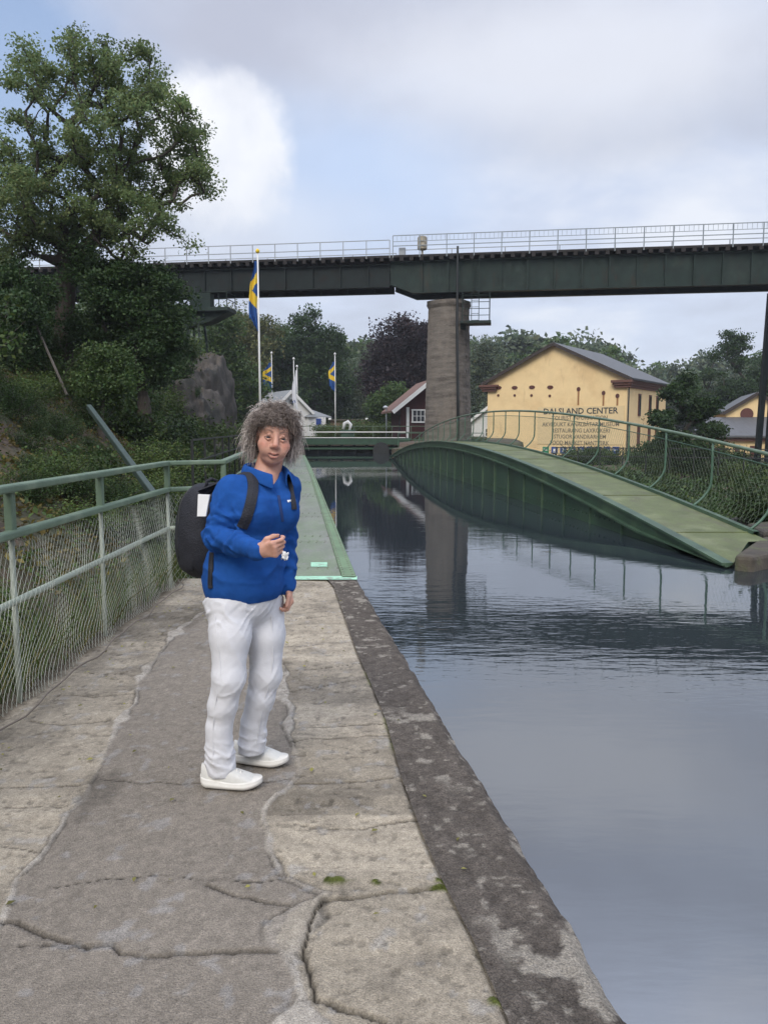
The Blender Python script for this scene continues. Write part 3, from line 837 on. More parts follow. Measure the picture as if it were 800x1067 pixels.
# ================================================================== RAILWAY BRIDGE
B0 = Vector((4.15, 50.3, 0)); BT = math.atan(-0.146)
BM = Matrix.Translation(B0) @ Matrix.Rotation(BT, 4, 'Z')
def bp(s, t, z): return BM @ Vector((s, t, z))
br = empty('railway_bridge', tuple(B0) , 0, 'long dark green riveted girder railway bridge crossing high above the canal', 'railway bridge')
ZT, ZB, ZBL = 12.0, 10.15, 10.55
mb = MB()
for t in (-1.15, 1.15):
    mb.prism([(-3.6, ZB + 0.55), (-2.2, ZB), (45, ZB), (45, ZT), (-3.6, ZT)], -0.012, 0.012, M=BM @ Matrix.Translation((0, t, 0)) @ Matrix.Rotation(R(90), 4, 'X'))
    for z in (ZB - 0.03, ZT + 0.02):
        mb.box((21.4 if z < 11 else 20.7, t, z), (47.2 if z < 11 else 48.6, 0.42, 0.05), M=BM)
    mb.box((-2.9, t, ZB + 0.25), (1.5, 0.42, 0.05), M=BM @ Matrix.Translation((-2.9, t, ZB + 0.25)) @ Matrix.Rotation(R(21.4), 4, 'Y') @ Matrix.Translation((2.9, -t, -ZB - 0.25)))
mb.build('girder', M_STEEL, br)
for i in range(30):
    s = -1.6 + i * 1.62
    mb = MB()
    for t in (-1.27, -1.03):
        mb.box((s, t, (ZB + ZT) / 2), (0.09, 0.12, ZT - ZB - 0.06), M=BM)
    mb.build('stiffener', M_STEEL, br)
mb = MB()
for t in (-1.15, 1.15):
    mb = MB()
    mb.box((-18, t, (ZBL + ZT - 0.1) / 2), (28.7, 0.03, ZT - 0.1 - ZBL), M=BM)
    for z in (ZBL - 0.02, ZT - 0.1): mb.box((-18, t, z), (28.7, 0.4, 0.05), M=BM)
    for i in range(16): mb.box((-5 - i * 1.8, t - 0.1, (ZBL + ZT - 0.1) / 2), (0.07, 0.14, ZT - 0.2 - ZBL), M=BM)
    mb.build('approach_girder', M_STEEL_D, br)
mb = MB()
for i in range(30):
    mb.box((-30 + i * 2.5, 0, ZBL + 0.4), (0.2, 2.2, 0.3), M=BM)
o = mb.build('cross_bracing', M_STEEL_D, br); o['kind'] = 'stuff'
mb = MB()
i = 0
s = -32.0
while s < 45:
    mb.box((s, 0, ZT + 0.13), (0.24, 3.3, 0.2), M=BM); s += 0.62
mb.build('sleepers', M_SLEEPER, br)['kind'] = 'stuff'
mb = MB()
mb.box((6, 0, ZT + 0.27), (78, 3.1, 0.06), M=BM)
mb.box((6, -1.55, ZT + 0.31), (78, 0.16, 0.14), M=BM)
mb.build('walkway_planks', M_SLEEPER, br)
mb = MB()
for t in (-0.75, 0.75): mb.box((6, t, ZT + 0.37), (78, 0.07, 0.14), M=BM)
mb.build('track_rail', mat('rail_steel', (0.09, 0.06, 0.045), 0.5), br)
M_BRAIL = mat('grey_bridge_railing', (0.22, 0.25, 0.27), 0.5, 0.1)
M_BRAIL2 = mat('pale_bridge_railing', (0.28, 0.30, 0.32), 0.5, 0.1)
def bridge_rail(t, s0_, s1_, top, sp, mats, lattice):
    p = MB()
    hs_ = (top, (top + ZT + 0.3) / 2)
    for h in hs_: p.beam(bp(s0_, t, h), bp(s1_, t, h), 0.045, 0.045)
    if lattice:
        p.beam(bp(s0_, t, top - 0.36), bp(s1_, t, top - 0.36), 0.03, 0.03)
        s = s0_
        while s < s1_:
            p.beam(bp(s, t, top - 0.36), bp(s, t, top), 0.016, 0.016, up=(0, 1, 0)); s += 0.27
    p.build('railing', mats, br)
    n = int((s1_ - s0_) / sp)
    for i in range(n + 1):
        s = s0_ + i * (s1_ - s0_) / n
        q = MB(); q.beam(bp(s, t, ZT + 0.2), bp(s, t, top), 0.055, 0.055, up=(0, 1, 0)); q.build('railing_post', mats, br)
bridge_rail(-1.62, -3.4, 45, 13.55, 1.62, M_BRAIL, True)
bridge_rail(1.62, -3.4, 45, 13.4, 3.3, M_BRAIL2, False)
bridge_rail(-1.62, -33, -3.6, 13.3, 1.45, M_BRAIL2, False)
bridge_rail(1.62, -33, -3.6, 13.2, 2.9, M_BRAIL2, False)
# signal cabinet, pipe loop and the caged service ladder at the pier
mb = MB(); mb.lathe([(0.26, 0), (0.30, 0.05), (0.30, 0.72), (0.24, 0.80)], tuple(bp(-1.6, -1.3, ZT + 0.72)), 14)
mb.box((-1.6, -1.3, ZT + 0.5), (0.12, 0.12, 0.5), M=BM)
mb.build('signal_cabinet', mat('dull_cream_metal', (0.33, 0.29, 0.22), 0.6), br, smooth=False)
mb = MB(); mb.box((-2.85, -1.3, ZT + 0.62), (0.4, 0.3, 0.5), M=BM); mb.build('junction_box', M_BRAIL2, br, bevel=0.02)
mb = MB()
pts = [bp(0.62, -1.8, ZT + 0.75), bp(0.62, -1.8, ZT + 0.3), bp(0.62, -1.8, 8), bp(0.72, -1.85, 4), bp(0.8, -1.95, -0.5)]
mb.tube(pts, [.07, .07, .085, .09, .09], 8); mb.build('drain_pipe', M_BLACKM, br, smooth=True)
mb = MB()
for s in (0.95, 2.6):
    for t in (-1.75, -0.6): mb.beam(bp(s, t, 8.2), bp(s, t, 10.0), 0.05, 0.05, up=(0, 1, 0))
for z in (8.6, 9.0, 9.4, 9.8):
    mb.beam(bp(0.95, -1.75, z), bp(2.6, -1.75, z), 0.035, 0.035); mb.beam(bp(2.6, -1.75, z), bp(2.6, -0.6, z), 0.035, 0.035)
for k in range(9): mb.beam(bp(1.5, -1.76, 8.3 + k * 0.4), bp(1.95, -1.76, 8.3 + k * 0.4), 0.025, 0.025)
for s in (1.5, 1.95): mb.beam(bp(s, -1.78, 8.2), bp(s, -1.78, 12.1), 0.04, 0.04, up=(0, 1, 0))
mb.box((1.75, -1.15, 8.2), (1.9, 1.35, 0.16), M=BM); mb.box((0.9, -0.8, 8.1), (0.5, 0.5, 0.5), M=BM)
mb.build('service_platform', M_STEEL, br)
mb = MB()
mb.box((0, -0.4, ZB - 0.16), (1.0, 0.5, 0.2), M=BM); mb.box((-0.1, -0.5, ZB - 0.27), (0.5, 0.4, 0.2), M=BM)
mb.build('bearing', M_STEEL_D, br)
# maintenance gantry at the rock end
mb = MB()
g0 = at(206, 300, 52.8); gs = (BM.inverted() @ g0).x
mb.box((gs + 1.5, -1.9, 9.2), (3.1, 1.7, 0.22), M=BM); mb.box((gs + 0.9, -1.5, 9.9), (1.4, 0.7, 0.9), M=BM)
mb.prism([(0, 9.1), (3.0, 9.1), (1.6, 8.45), (0, 8.2)], -0.6, 0.6, M=BM @ Matrix.Translation((gs, -1.7, 0)) @ Matrix.Rotation(R(90), 4, 'X'))
for s in (0.0, 0.9, 1.9, 3.0):
    for t in (-2.7, -1.1): mb.beam(bp(gs + s, t, 9.2), bp(gs + s, t, 10.6 if s < 2.5 else 10.25), 0.05, 0.05, up=(0, 1, 0))
for z in (9.8, 10.25): mb.beam(bp(gs, -2.7, z), bp(gs + 3, -2.7, z), 0.04, 0.04); mb.beam(bp(gs + 3, -2.7, z), bp(gs + 3, -1.1, z), 0.04, 0.04)
mb.build('maintenance_gantry', M_STEEL, br)
mb = MB()
for a, b_ in (((gs + 0.2, -2.2, 8.4), (gs - 0.1, -2.6, 3.0)), ((gs + 0.9, -2.2, 8.4), (gs + 1.4, -2.8, 3.0)), ((gs + 0.2, -1.2, 8.4), (gs - 0.1, -0.9, 3.0)), ((gs + 0.9, -1.2, 8.4), (gs + 1.4, -0.8, 3.0))):
    mb.beam(bp(*a), bp(*b_), 0.13, 0.13, up=(0, 1, 0))
for z in (4.2, 5.6, 7.0): mb.beam(bp(gs + 0.0, -2.45, z), bp(gs + 1.2, -2.45, z + 0.35), 0.07, 0.07)
mb.build('trestle_leg', M_STEEL, br)

# ---- stone pier
M_PIER = mat('board_marked_concrete', (0.135, 0.118, 0.100), 0.9, 0.32, 2.5, 0.6, 9, c2=(0.085, 0.072, 0.06), c2_scale=1.2, c2_lo=.48, c2_hi=.62, stretch=(0.5, 0.5, 2.2), rust=((0.165, 0.14, 0.115), 0.9, 0.5, 0.62, (1.5, 1.5, 0.3)), grain=(14, .25))
pr = MB(); rows = []
PT = 9.7
poly = []
for k in range(24):
    a = 2 * math.pi * k / 24
    c_, s_ = math.cos(a), math.sin(a)
    q = 1 / (abs(c_) ** 3.2 + abs(s_) ** 3.2) ** (1 / 3.2)
    poly.append((c_ * q, s_ * q))
for i in range(60):
    z = PT - 13.5 * i / 59
    w = 1.26 + (PT - z) * 0.024 + (0.10 if i < 2 else 0) + 0.012 * (i % 2)
    rows.append([tuple(BM @ (Matrix.Rotation(R(-24), 4, 'Z') @ Vector((p[0] * w * 0.93 + 0.02 * math.sin(i * 1.7 + k * 2), p[1] * w * 0.93, z)))) for k, p in enumerate(poly + poly[:1])])
pr.grid(rows, flip=False)
top = rows[0][:-1]; pr.add(top, [tuple(range(24))])
pier = pr.build('bridge_pier', M_PIER); tag(pier, 'tall tapering grey stone pier carrying the railway bridge beside the canal', 'bridge pier')
# steel column on the right that carries the next span
pc = MB(); cp = at(797, 315, 47.0) + Vector((0.75, 0, 0)); cb = (BM.inverted() @ cp).x
for t in (-0.6, 0.9):
    pc.beam(bp(cb + 0.0, t, 9.93), bp(cb - 0.35, t - (0.3 if t < 0 else -0.3), -6), 0.30, 0.32, up=(0, 1, 0))
    pc.beam(bp(cb + 0.5, t, 9.93), bp(cb + 1.0, t - (0.3 if t < 0 else -0.3), -6), 0.34, 0.36, up=(0, 1, 0))
for k in range(7):
    z = 8.6 - k * 2; pc.beam(bp(cb - 0.05 * k, -0.65, z), bp(cb + 0.7 + 0.08 * k, -0.65, z - 1.8), 0.1, 0.1)
tag(pc.build('steel_column', M_STEEL_D), 'tall dark steel column rising under the railway bridge at the right edge', 'bridge column')

# ================================================================== BUILDINGS
M_YEL = mat('ochre_yellow_render', (0.76, 0.57, 0.30), 0.85, 0.06, 1.2, 0.15, 20, c2=(0.68, 0.49, 0.25), c2_scale=0.35, rust=((0.46, 0.32, 0.17), 1.0, 0.58, 0.75, (1.2, 1.2, 0.25)))
M_BRICK = mat('dark_red_brick', (0.12, 0.055, 0.04), 0.85, 0.3, 8)
M_ROOFG = mat('dark_grey_roofing', (0.085, 0.088, 0.092), 0.6, 0.2, 2.0, 0.2, 10, stretch=(3, 0.3, 1))
M_SHUT = mat('brown_red_shutter', (0.085, 0.025, 0.018), 0.7, 0.2, 4)
M_GLASS = mat('dark_window_glass', (0.012, 0.015, 0.018), 0.08, 0.1, 2)
M_BOARD = mat('dark_barge_board', (0.035, 0.025, 0.02), 0.8, 0.2)
def gable_house(name, corner, ang, Wd, L, eave, ridge, mats, label, cat, over=0.35, base=-3.5, overside=0.3):
    """gable faces the camera: local x runs along the gable from its left corner, y into the depth"""
    root = empty(name, tuple(corner), ang, label, cat)
    Mx = Matrix.Translation(corner) @ Matrix.Rotation(ang, 4, 'Z')
    b = MB()
    pts = [(0, base), (Wd, base), (Wd, eave), (Wd / 2, ridge), (0, eave)]
    b.add([Mx @ Vector((x, 0, z)) for x, z in pts] + [Mx @ Vector((x, L, z)) for x, z in pts],
          [(0, 1, 2, 3, 4), (9, 8, 7, 6, 5), (1, 6, 7, 2), (5, 0, 4, 9)])
    b.build('wall', mats[0], root)
    r = MB(); sl = (ridge - eave) / (Wd / 2); th = 0.16
    for sg in (0, 1):
        xe_ = -overside if sg == 0 else Wd + overside; ze = eave - sl * overside
        q = [(xe_, -over, ze + .03), (Wd / 2, -over, ridge + .03), (Wd / 2, L + over, ridge + .03), (xe_, L + over, ze + .03)]
        lo_ = [Mx @ Vector(p) for p in q]; hi_ = [Mx @ (Vector(p) + Vector((0, 0, th))) for p in q]
        fs = [(0, 1, 2, 3), (7, 6, 5, 4), (0, 4, 5, 1), (1, 5, 6, 2), (2, 6, 7, 3), (3, 7, 4, 0)]
        r.add(lo_ + hi_, fs)
    rf = r.build('roof', mats[1], root)
    t = MB()
    for sg in (0, 1):
        xe_ = -overside if sg == 0 else Wd + overside; ze = eave - sl * overside
        a_ = Mx @ Vector((xe_, -over - 0.02, ze + 0.04)); b_ = Mx @ Vector((Wd / 2, -over - 0.02, ridge + 0.04))
        t.beam(a_, b_, 0.06, 0.3)
    t.build('barge_board', mats[2], root)
    return root, Mx
ang = math.atan2(-0.57, 0.82)
cornerR = at(652, 440, 71.0); cornerR.z = 0
c0_ = cornerR - Vector((0.82, -0.57, 0)).normalized() * 14.2
yb, YM = gable_house('yellow_building', c0_, ang, 14.2, 13.0, 6.35, 9.72, [M_YEL, M_ROOFG, M_BOARD], 'large ochre yellow gabled building with lettering on its end wall behind the arched footbridge', 'building', over=0.45, overside=0.5)
def on_plane(px, py, Mx, yl=0.0, xl_=None):
    """local point of wall plane y=yl (or x=xl_) of a building seen at a photo pixel"""
    Mi = Mx.inverted()
    a = Mi @ Vector((0, 0, CAM_Z)); b = Mi @ at(px, py, 60.0)
    d = b - a
    k = (yl - a.y) / d.y if xl_ is None else (xl_ - a.x) / d.x
    return a + d * k
# brick cornice returns at both eaves
mb = MB()
for x in (0.45, 13.6):
    for k, (ex, zz_) in enumerate(((0.0, 5.55), (0.12, 5.78), (0.24, 6.0))):
        mb.box((x + (0.2 if x > 5 else -0.2), -0.12 - ex / 2, zz_), (1.5 + ex * 2, 0.3 + ex, 0.22), M=YM)
for k, (ex, zz_) in enumerate(((0.0, 5.55), (0.12, 5.78), (0.24, 6.0))):
    mb.box((14.25 + ex / 2, 6.4, zz_), (0.2 + ex, 13, 0.22), M=YM)
mb.build('cornice', M_BRICK, yb)
for px, py, w, h in ((519.5, 404, .62, .36), (536, 404, .62, .36), (554, 403.5, .62, .36), (573, 403.5, .62, .36), (519, 412, .26, .26), (536, 412, .26, .26), (553.5, 412, .26, .26), (572.5, 412.5, .26, .26), (602.5, 405.5, .36, .42), (628.5, 409.5, .34, .42), (643, 412.5, .36, .42)):
    p = on_plane(px, py, YM)
    mb = MB(); mb.prism([(p.x + w / 2 * math.cos(a), -(0)+p.z + h / 2 * math.sin(a)) for a in np.linspace(0, 2 * math.pi, 16, endpoint=False)], -0.004, 0.05, M=YM @ Matrix.Rotation(R(90), 4, 'X'))
    mb.build('vent', M_SHUT, yb)
for px, y0, y1 in ((602.5, 407, 422), (628.5, 411, 423), (643, 414, 423)):
    a = on_plane(px, y0, YM); b = on_plane(px, y1, YM)
    mb = MB(); mb.box((a.x, -0.02, (a.z + b.z) / 2), (0.16, 0.04, a.z - b.z), M=YM); mb.build('wall_anchor', mat('rust_streak', (0.30, 0.15, 0.06), 0.9, 0.2), yb)
for px in (665.5, 676.5, 684):
    p = on_plane(px, 423, YM, xl_=14.2)
    mb = MB(); mb.box((14.22, p.y, 3.95), (0.12, 0.75, 2.1), M=YM)
    w_ = mb.build('window', M_SHUT, yb)
    mb = MB(); mb.box((14.27, p.y, 3.95), (0.06, 0.45, 1.8), M=YM); mb.build('pane', M_GLASS, w_)
    mb = MB(); mb.box((14.22, p.y, 1.0), (0.12, 0.75, 1.8), M=YM)
    w_ = mb.build('window', M_SHUT, yb)
mb = MB(); mb.tube([YM @ Vector((14.6, -0.2, 6.0)), YM @ Vector((14.4, -0.1, 5.4)), YM @ Vector((14.36, -0.1, -1))], 0.06, 6); mb.build('downpipe', M_BLACKM, yb)
mb = MB(); mb.beam(YM @ Vector((14.78, -0.5, 6.16)), YM @ Vector((14.78, 13.4, 6.16)), 0.14, 0.12); mb.build('gutter', M_BLACKM, yb)
# painted lettering
M_INK = mat('dark_lettering_paint', (0.03, 0.04, 0.045), 0.8, 0.1)
M_INK2 = mat('grey_lettering_paint', (0.13, 0.115, 0.085), 0.85, 0.15)
M_PICT = mat('blue_sign_enamel', (0.02, 0.055, 0.24), 0.5, 0.05)
def text_mesh(s, size, M, name, mt, parent, width=None, align='CENTER', ext=0.006, bold=0.0):
    cu = bpy.data.curves.new(name, 'FONT'); cu.body = s; cu.size = size; cu.align_x = align; cu.align_y = 'CENTER'; cu.extrude = ext; cu.offset = bold
    cu.resolution_u = 2
    ob = bpy.data.objects.new('tmp', cu); col.objects.link(ob)
    bpy.context.view_layer.update()
    me = bpy.data.meshes.new_from_object(ob.evaluated_get(bpy.context.evaluated_depsgraph_get()))
    bpy.data.objects.remove(ob)
    n = len(me.vertices); co = np.zeros(n * 3, np.float32); me.vertices.foreach_get('co', co); co = co.reshape(-1, 3)
    if width: co[:, 0] *= width / (co[:, 0].max() - co[:, 0].min())
    me.vertices.foreach_set('co', co.ravel()); me.transform(M)
    me.materials.clear(); me.materials.append(mt); me.name = name
    return link(name, me, parent)
Rx = Matrix.Rotation(R(90), 4, 'X')
a = on_plane(562, 470, YM); b = on_plane(648, 416, YM)
mb = MB(); mb.box(((a.x + b.x) / 2, -0.03, 2.0), (b.x - a.x + 0.5, 0.03, 3.6), M=YM)
mb.build('lettering_field', mat('pale_sand_render', (0.66, 0.51, 0.28), 0.85, 0.06, 2.0), yb)
for s, x0, x1, yc, hpx, mt, bo in (('DALSLAND CENTER', 566, 643.5, 428.5, 6.6, M_INK, 0.012), ('TOURIST INFORMATION', 575, 633, 435.5, 4.6, M_INK2, 0.004), ('AKVEDUKT KANALBÅTAR MUSEUM', 565, 645, 442.3, 4.6, M_INK2, 0.004), ('RESTAURANG LAXRÖKERI', 575, 635, 448.8, 4.6, M_INK2, 0.004), ('STUGOR VANDRARHEM', 577, 631, 455.2, 4.6, M_INK2, 0.004), ('FOOD MARKET HANTVERK', 573, 634, 461.6, 4.6, M_INK2, 0.004)):
    a = on_plane(x0, yc, YM); b = on_plane(x1, yc, YM); c = on_plane((x0 + x1) / 2, yc, YM)
    sz = hpx / 0.69 * (71.5 / F) * 0.92
    text_mesh(s, sz, YM @ Matrix.Translation(((a.x + b.x) / 2, -0.055, c.z)) @ Rx, 'lettering', mt, yb, width=abs(b.x - a.x), bold=bo)
def pict_mesh(kind, b, w):   # simple white pictograms: bed, cup, person, wave, house, fork, boat, key
    if kind == 0: b.box((0, 0, 0), (w * .6, .01, w * .12)); b.box((-w * .28, 0, w * .1), (w * .08, .01, w * .36))
    elif kind == 1: b.box((0, 0, 0), (w * .34, .01, w * .4)); b.box((0, 0, -w * .3), (w * .5, .01, w * .06))
    elif kind == 2: b.box((0, 0, -w * .08), (w * .2, .01, w * .45)); b.box((0, 0, w * .28), (w * .16, .01, w * .16))
    elif kind == 3: b.box((0, 0, -w * .15), (w * .6, .01, w * .1)); b.box((0, 0, w * .12), (w * .6, .01, w * .1))
    elif kind == 4: b.prism([(-w * .3, -w * .3), (w * .3, -w * .3), (w * .3, 0), (0, w * .3), (-w * .3, 0)], -.005, .005, M=Rx)
    elif kind == 5: b.box((-w * .12, 0, 0), (w * .08, .01, w * .6)); b.box((w * .12, 0, 0), (w * .08, .01, w * .6))
    elif kind == 6: b.prism([(-w * .34, 0), (w * .34, 0), (w * .2, -w * .26), (-w * .2, -w * .26)], -.005, .005, M=Rx); b.box((0, 0, w * .15), (w * .06, .01, w * .3))
    else: b.box((0, 0, 0), (w * .5, .01, w * .1)); b.box((w * .2, 0, -w * .1), (w * .1, .01, w * .2))
M_GRS = mat('green_sign_enamel', (0.02, 0.20, 0.09), 0.5, 0.05)
for k in range(9):
    px = 568.5 + k * 9.1
    p = on_plane(px, 469, YM); w = 0.64
    mb = MB(); mb.box((p.x, -0.07, p.z), (w, 0.03, w), M=YM)
    sgn_ = mb.build('pictogram_sign', M_GRS if k == 0 else M_PICT, yb, bevel=0.01)
    mb = MB(); pict_mesh(k % 8, mb, w)
    mm_ = YM @ Matrix.Translation((p.x, -0.094, p.z)); mb.v = [tuple(mm_ @ Vector(v)) for v in mb.v]
    mb.build('pictogram', M_WHITE, sgn_)

# ---- smaller yellow building on the right
ang2 = R(-17)
c2_ = at(754, 470, 72.0); c2_.z = 0
yb2, Y2 = gable_house('yellow_building', c2_, ang2, 5.2, 10, 3.2, 4.85, [M_YEL, M_ROOFG, M_BOARD], 'smaller ochre yellow building with a round attic window at the right edge', 'building', over=0.3)
p = on_plane(777.5, 431.5, Y2)
mb = MB(); mb.prism([(p.x + 0.56 * math.cos(a), p.z + 0.56 * math.sin(a)) for a in np.linspace(0, 2 * math.pi, 24, endpoint=False)], -0.004, 0.08, M=Y2 @ Rx)
w_ = mb.build('round_window', M_SHUT, yb2)
mb = MB(); mb.prism([(p.x + 0.42 * math.cos(a), p.z + 0.42 * math.sin(a)) for a in np.linspace(0, 2 * math.pi, 24, endpoint=False)], 0.082, 0.1, M=Y2 @ Rx)
mb.build('pane', M_SHUT, w_)
mb = MB()   # lean-to in front
mb.add([Y2 @ Vector(v) for v in ((-1.6, -4.6, -3.5), (4.6, -4.6, -3.5), (4.6, -4.6, 1.0), (-1.6, -4.6, 1.0), (-1.6, -0.02, -3.5), (4.6, -0.02, -3.5), (4.6, -0.02, 2.5), (-1.6, -0.02, 2.5))], [(0, 1, 2, 3), (1, 5, 6, 2), (4, 0, 3, 7), (3, 2, 6, 7)])
mb.build('lean_to_wall', M_YEL, yb2)
mb = MB()
q = [(-2.0, -5.1, 0.92), (5.0, -5.1, 0.92), (5.0, 0, 2.6), (-2.0, 0, 2.6)]
mb.add([Y2 @ Vector(v) for v in q] + [Y2 @ (Vector(v) + Vector((0, 0, .16))) for v in q], [(3, 2, 1, 0), (4, 5, 6, 7), (0, 1, 5, 4), (1, 2, 6, 5), (2, 3, 7, 6), (3, 0, 4, 7)])
mb.build('lean_to_roof', M_ROOFG, yb2)
mb = MB(); mb.box((1.5, -4.72, 0.72), (6.4, 0.25, 0.28), M=Y2); mb.build('cornice', M_BRICK, yb2)
for k in range(4):
    mb = MB(); mb.box((-0.7 + k * 1.2, -4.62, -0.5), (0.4, 0.1, 1.4), M=Y2); mb.build('window', M_SHUT, yb2)

# ---- maroon hut beside the pier
M_MAROON = mat('maroon_boarding', (0.055, 0.014, 0.014), 0.8, 0.25, 3, stretch=(8, 8, 0.5))
M_RTILE = mat('brown_red_tiles', (0.155, 0.085, 0.062), 0.8, 0.25, 6.0, 0.5, 12)
hc = at(417.5, 452, 61.0); hc.z = 0.75
ht, HM = gable_house('wooden_hut', hc, R(8), 4.6, 5.2, 2.75, 4.6, [M_MAROON, M_RTILE, M_WHITE], 'maroon boarded hut with white corner boards and brownish tiled roof partly behind the stone pier', 'hut', over=0.75, overside=0.75, base=-1.5)
def framed_window(x, z, w, h, Mx, parent, y=-0.03, bars=(1, 1), fm=M_WHITE):
    b = MB(); b.box((x, y, z), (w, 0.05, h), M=Mx); pane = None
    win = b.build('window', M_GLASS, parent)
    f = MB(); t_ = 0.11
    f.box((x, y - .03, z + h / 2), (w + t_ * 2, .06, t_), M=Mx); f.box((x, y - .03, z - h / 2), (w + t_ * 2, .06, t_), M=Mx)
    for s_ in (-1, 1): f.box((x + s_ * (w / 2 + 0.03), y - .035, z), (t_, .06, h), M=Mx)
    for k in range(bars[0]): f.box((x - w / 2 + w * (k + 1) / (bars[0] + 1), y - .03, z), (.045, .05, h), M=Mx)
    for k in range(bars[1]): f.box((x, y - .028, z - h / 2 + h * (k + 1) / (bars[1] + 1)), (w, .05, .04), M=Mx)
    f.build('frame', fm, win)
p = on_plane(436, 433.5, HM)
framed_window(p.x, p.z - 0.0, 0.95, 0.95, HM, ht, bars=(2, 1))
mb = MB(); mb.box((0.55, -0.03, 0.6), (0.22, 0.08, 4.0), M=HM); mb.build('corner_board', M_WHITE, ht)
mb = MB(); mb.tube([HM @ Vector((-0.65, -0.2, 2.2)), HM @ Vector((-0.1, -0.05, 1.9)), HM @ Vector((-0.1, -0.05, -1))], 0.05, 6); mb.build('downpipe', M_BLACKM, ht)

# ---- white houses far off
wc = at(283, 430, 85); wc.z = 0.2
M_WH = mat('white_render', (0.66, 0.66, 0.64), 0.8, 0.06)
M_ROOFL = mat('grey_slate_roof', (0.20, 0.21, 0.215), 0.7, 0.15, 4)
wh, WM = gable_house('white_house', wc, R(28), 4.6, 7, 3.4, 5.6, [M_WH, M_ROOFL, M_WH], 'white gabled house with a pale grey roof among the trees behind the flagpoles', 'house', over=0.3)
framed_window(1.5, 3.0, 0.5, 0.8, WM, wh, fm=M_ROOFL); framed_window(3.1, 3.0, 0.5, 0.8, WM, wh, fm=M_ROOFL); framed_window(2.3, 4.4, 0.42, 0.7, WM, wh, fm=M_ROOFL)
mb = MB(); mb.box((5.2, 1.3, 0.9), (2.2, 3.4, 3.8), M=WM); mb.build('porch_wall', M_WH, wh)
mb = MB(); mb.lathe([(2.4, 0), (2.3, 0.1), (0.05, 0.9)], tuple(WM @ Vector((5.2, 1.3, 2.8))), 4); mb.build('porch_roof', M_ROOFL, wh)
for z in (2.3, 1.3):
    mb = MB(); mb.box((5.4, -0.44, z), (0.6, 0.08, 0.7), M=WM); mb.build('window', M_PICT, wh)
w2 = at(491, 450, 88); w2.z = 0.0
wh2, W2 = gable_house('white_house', w2, R(-20), 4.5, 6, 2.6, 4.3, [M_WH, mat('blue_grey_roof', (0.10, 0.12, 0.15), 0.6), M_WH], 'low white house with blue grey roof glimpsed between the pier and the yellow building', 'house')
framed_window(2.0, 1.3, 0.7, 0.9, W2, wh2)
# low brick shed with two lamps
sc_ = at(345, 447, 84); sc_.z = 0.4
M_SHED = mat('sandy_brick', (0.22, 0.15, 0.10), 0.9, 0.25, 5)
sh = empty('brick_shed', tuple(sc_), 0, 'low sandy brick shed with a flat roof beyond the lock', 'shed')
mb = MB(); mb.box((sc_.x + 1.9, sc_.y + 1.5, 1.3), (3.9, 3, 2.6)); mb.build('wall', M_SHED, sh)
mb = MB(); mb.box((sc_.x + 1.9, sc_.y + 1.5, 2.66), (4.4, 3.6, 0.12)); mb.build('roof', M_TIMBER, sh)
for dx in (-0.1, 3.9):
    mb = MB(); mb.box((sc_.x + dx, sc_.y - 0.35, 2.75), (0.3, 0.3, 0.22)); mb.build('lamp', M_WHITE, sh, bevel=0.04)

# ================================================================== LOCK AT THE FAR END
lk = empty('lock_gate', (-1.8, 58, 0), 0, 'dark green footbridge and lock gate closing the far end of the canal', 'lock gate')
M_LOCK = mat('bottle_green_paint', (0.022, 0.060, 0.034), 0.5, 0.25, 3)
gx0, gx1 = -6.6, 2.0
mb = MB()
mb.box(((gx0 + gx1) / 2, 58, 0.72), (gx1 - gx0, 0.9, 0.5)); mb.box(((gx0 + gx1) / 2 - 0.4, 57.8, 0.18), (gx1 - gx0 - 1.2, 0.3, 0.16))
mb.build('beam', M_LOCK, lk, bevel=0.03)
mb = MB()
for x in np.linspace(gx0 + 0.6, gx1 - 1.4, 8): mb.box((x, 58.1, -0.2), (0.22, 0.3, 1.3))
mb.box(((gx0 + gx1) / 2, 58.4, -0.3), (gx1 - gx0, 0.2, 1.4))
mb.build('gate_leaf', mat('black_tarred_gate', (0.012, 0.014, 0.012), 0.7), lk)
mb = MB(); mb.beam((gx0, 57.5, 1.42), (gx1 - 0.4, 57.5, 1.42), 0.06, 0.07); mb.beam((gx0, 57.5, 1.0), (gx1 - 0.4, 57.5, 1.0), 0.04, 0.05); mb.build('handrail', M_WHITE, lk)
mb = MB(); mb.beam((gx0, 58.6, 1.85), (gx1 + 1.6, 58.6, 1.85), 0.05, 0.05); mb.beam((gx0, 58.6, 1.4), (gx1 + 1.6, 58.6, 1.4), 0.05, 0.05)
mb.build('rear_handrail', M_GREEN, lk)
for x in np.linspace(gx0, gx1 + 1.5, 8):
    mb = MB(); mb.beam((x, 58.6, 0.8), (x, 58.6, 1.85), 0.05, 0.05, up=(0, 1, 0)); mb.build('railing_post', M_GREEN, lk)
mb = MB(); c_ = at(362, 455, 57.8); mb.prism([(-.6, 0), (.6, 0), (.45, .28), (.6, .62), (-.6, .62), (-.45, .28)], -.2, .2, M=Matrix.Translation((c_.x, 57.8, 0.95)) @ Rx); mb.build('winch_box', M_LOCK, lk, bevel=0.03)
mb = MB(); c_ = at(397, 469, 57.4); mb.tube([(c_.x, 57.3, 0.05), (c_.x + 0.0, 57.9, 0.05)], 0.62, 20); tag(mb.build('rubber_fender', M_BLACKM), 'round black rubber fender hanging at the lock entrance', 'fender')
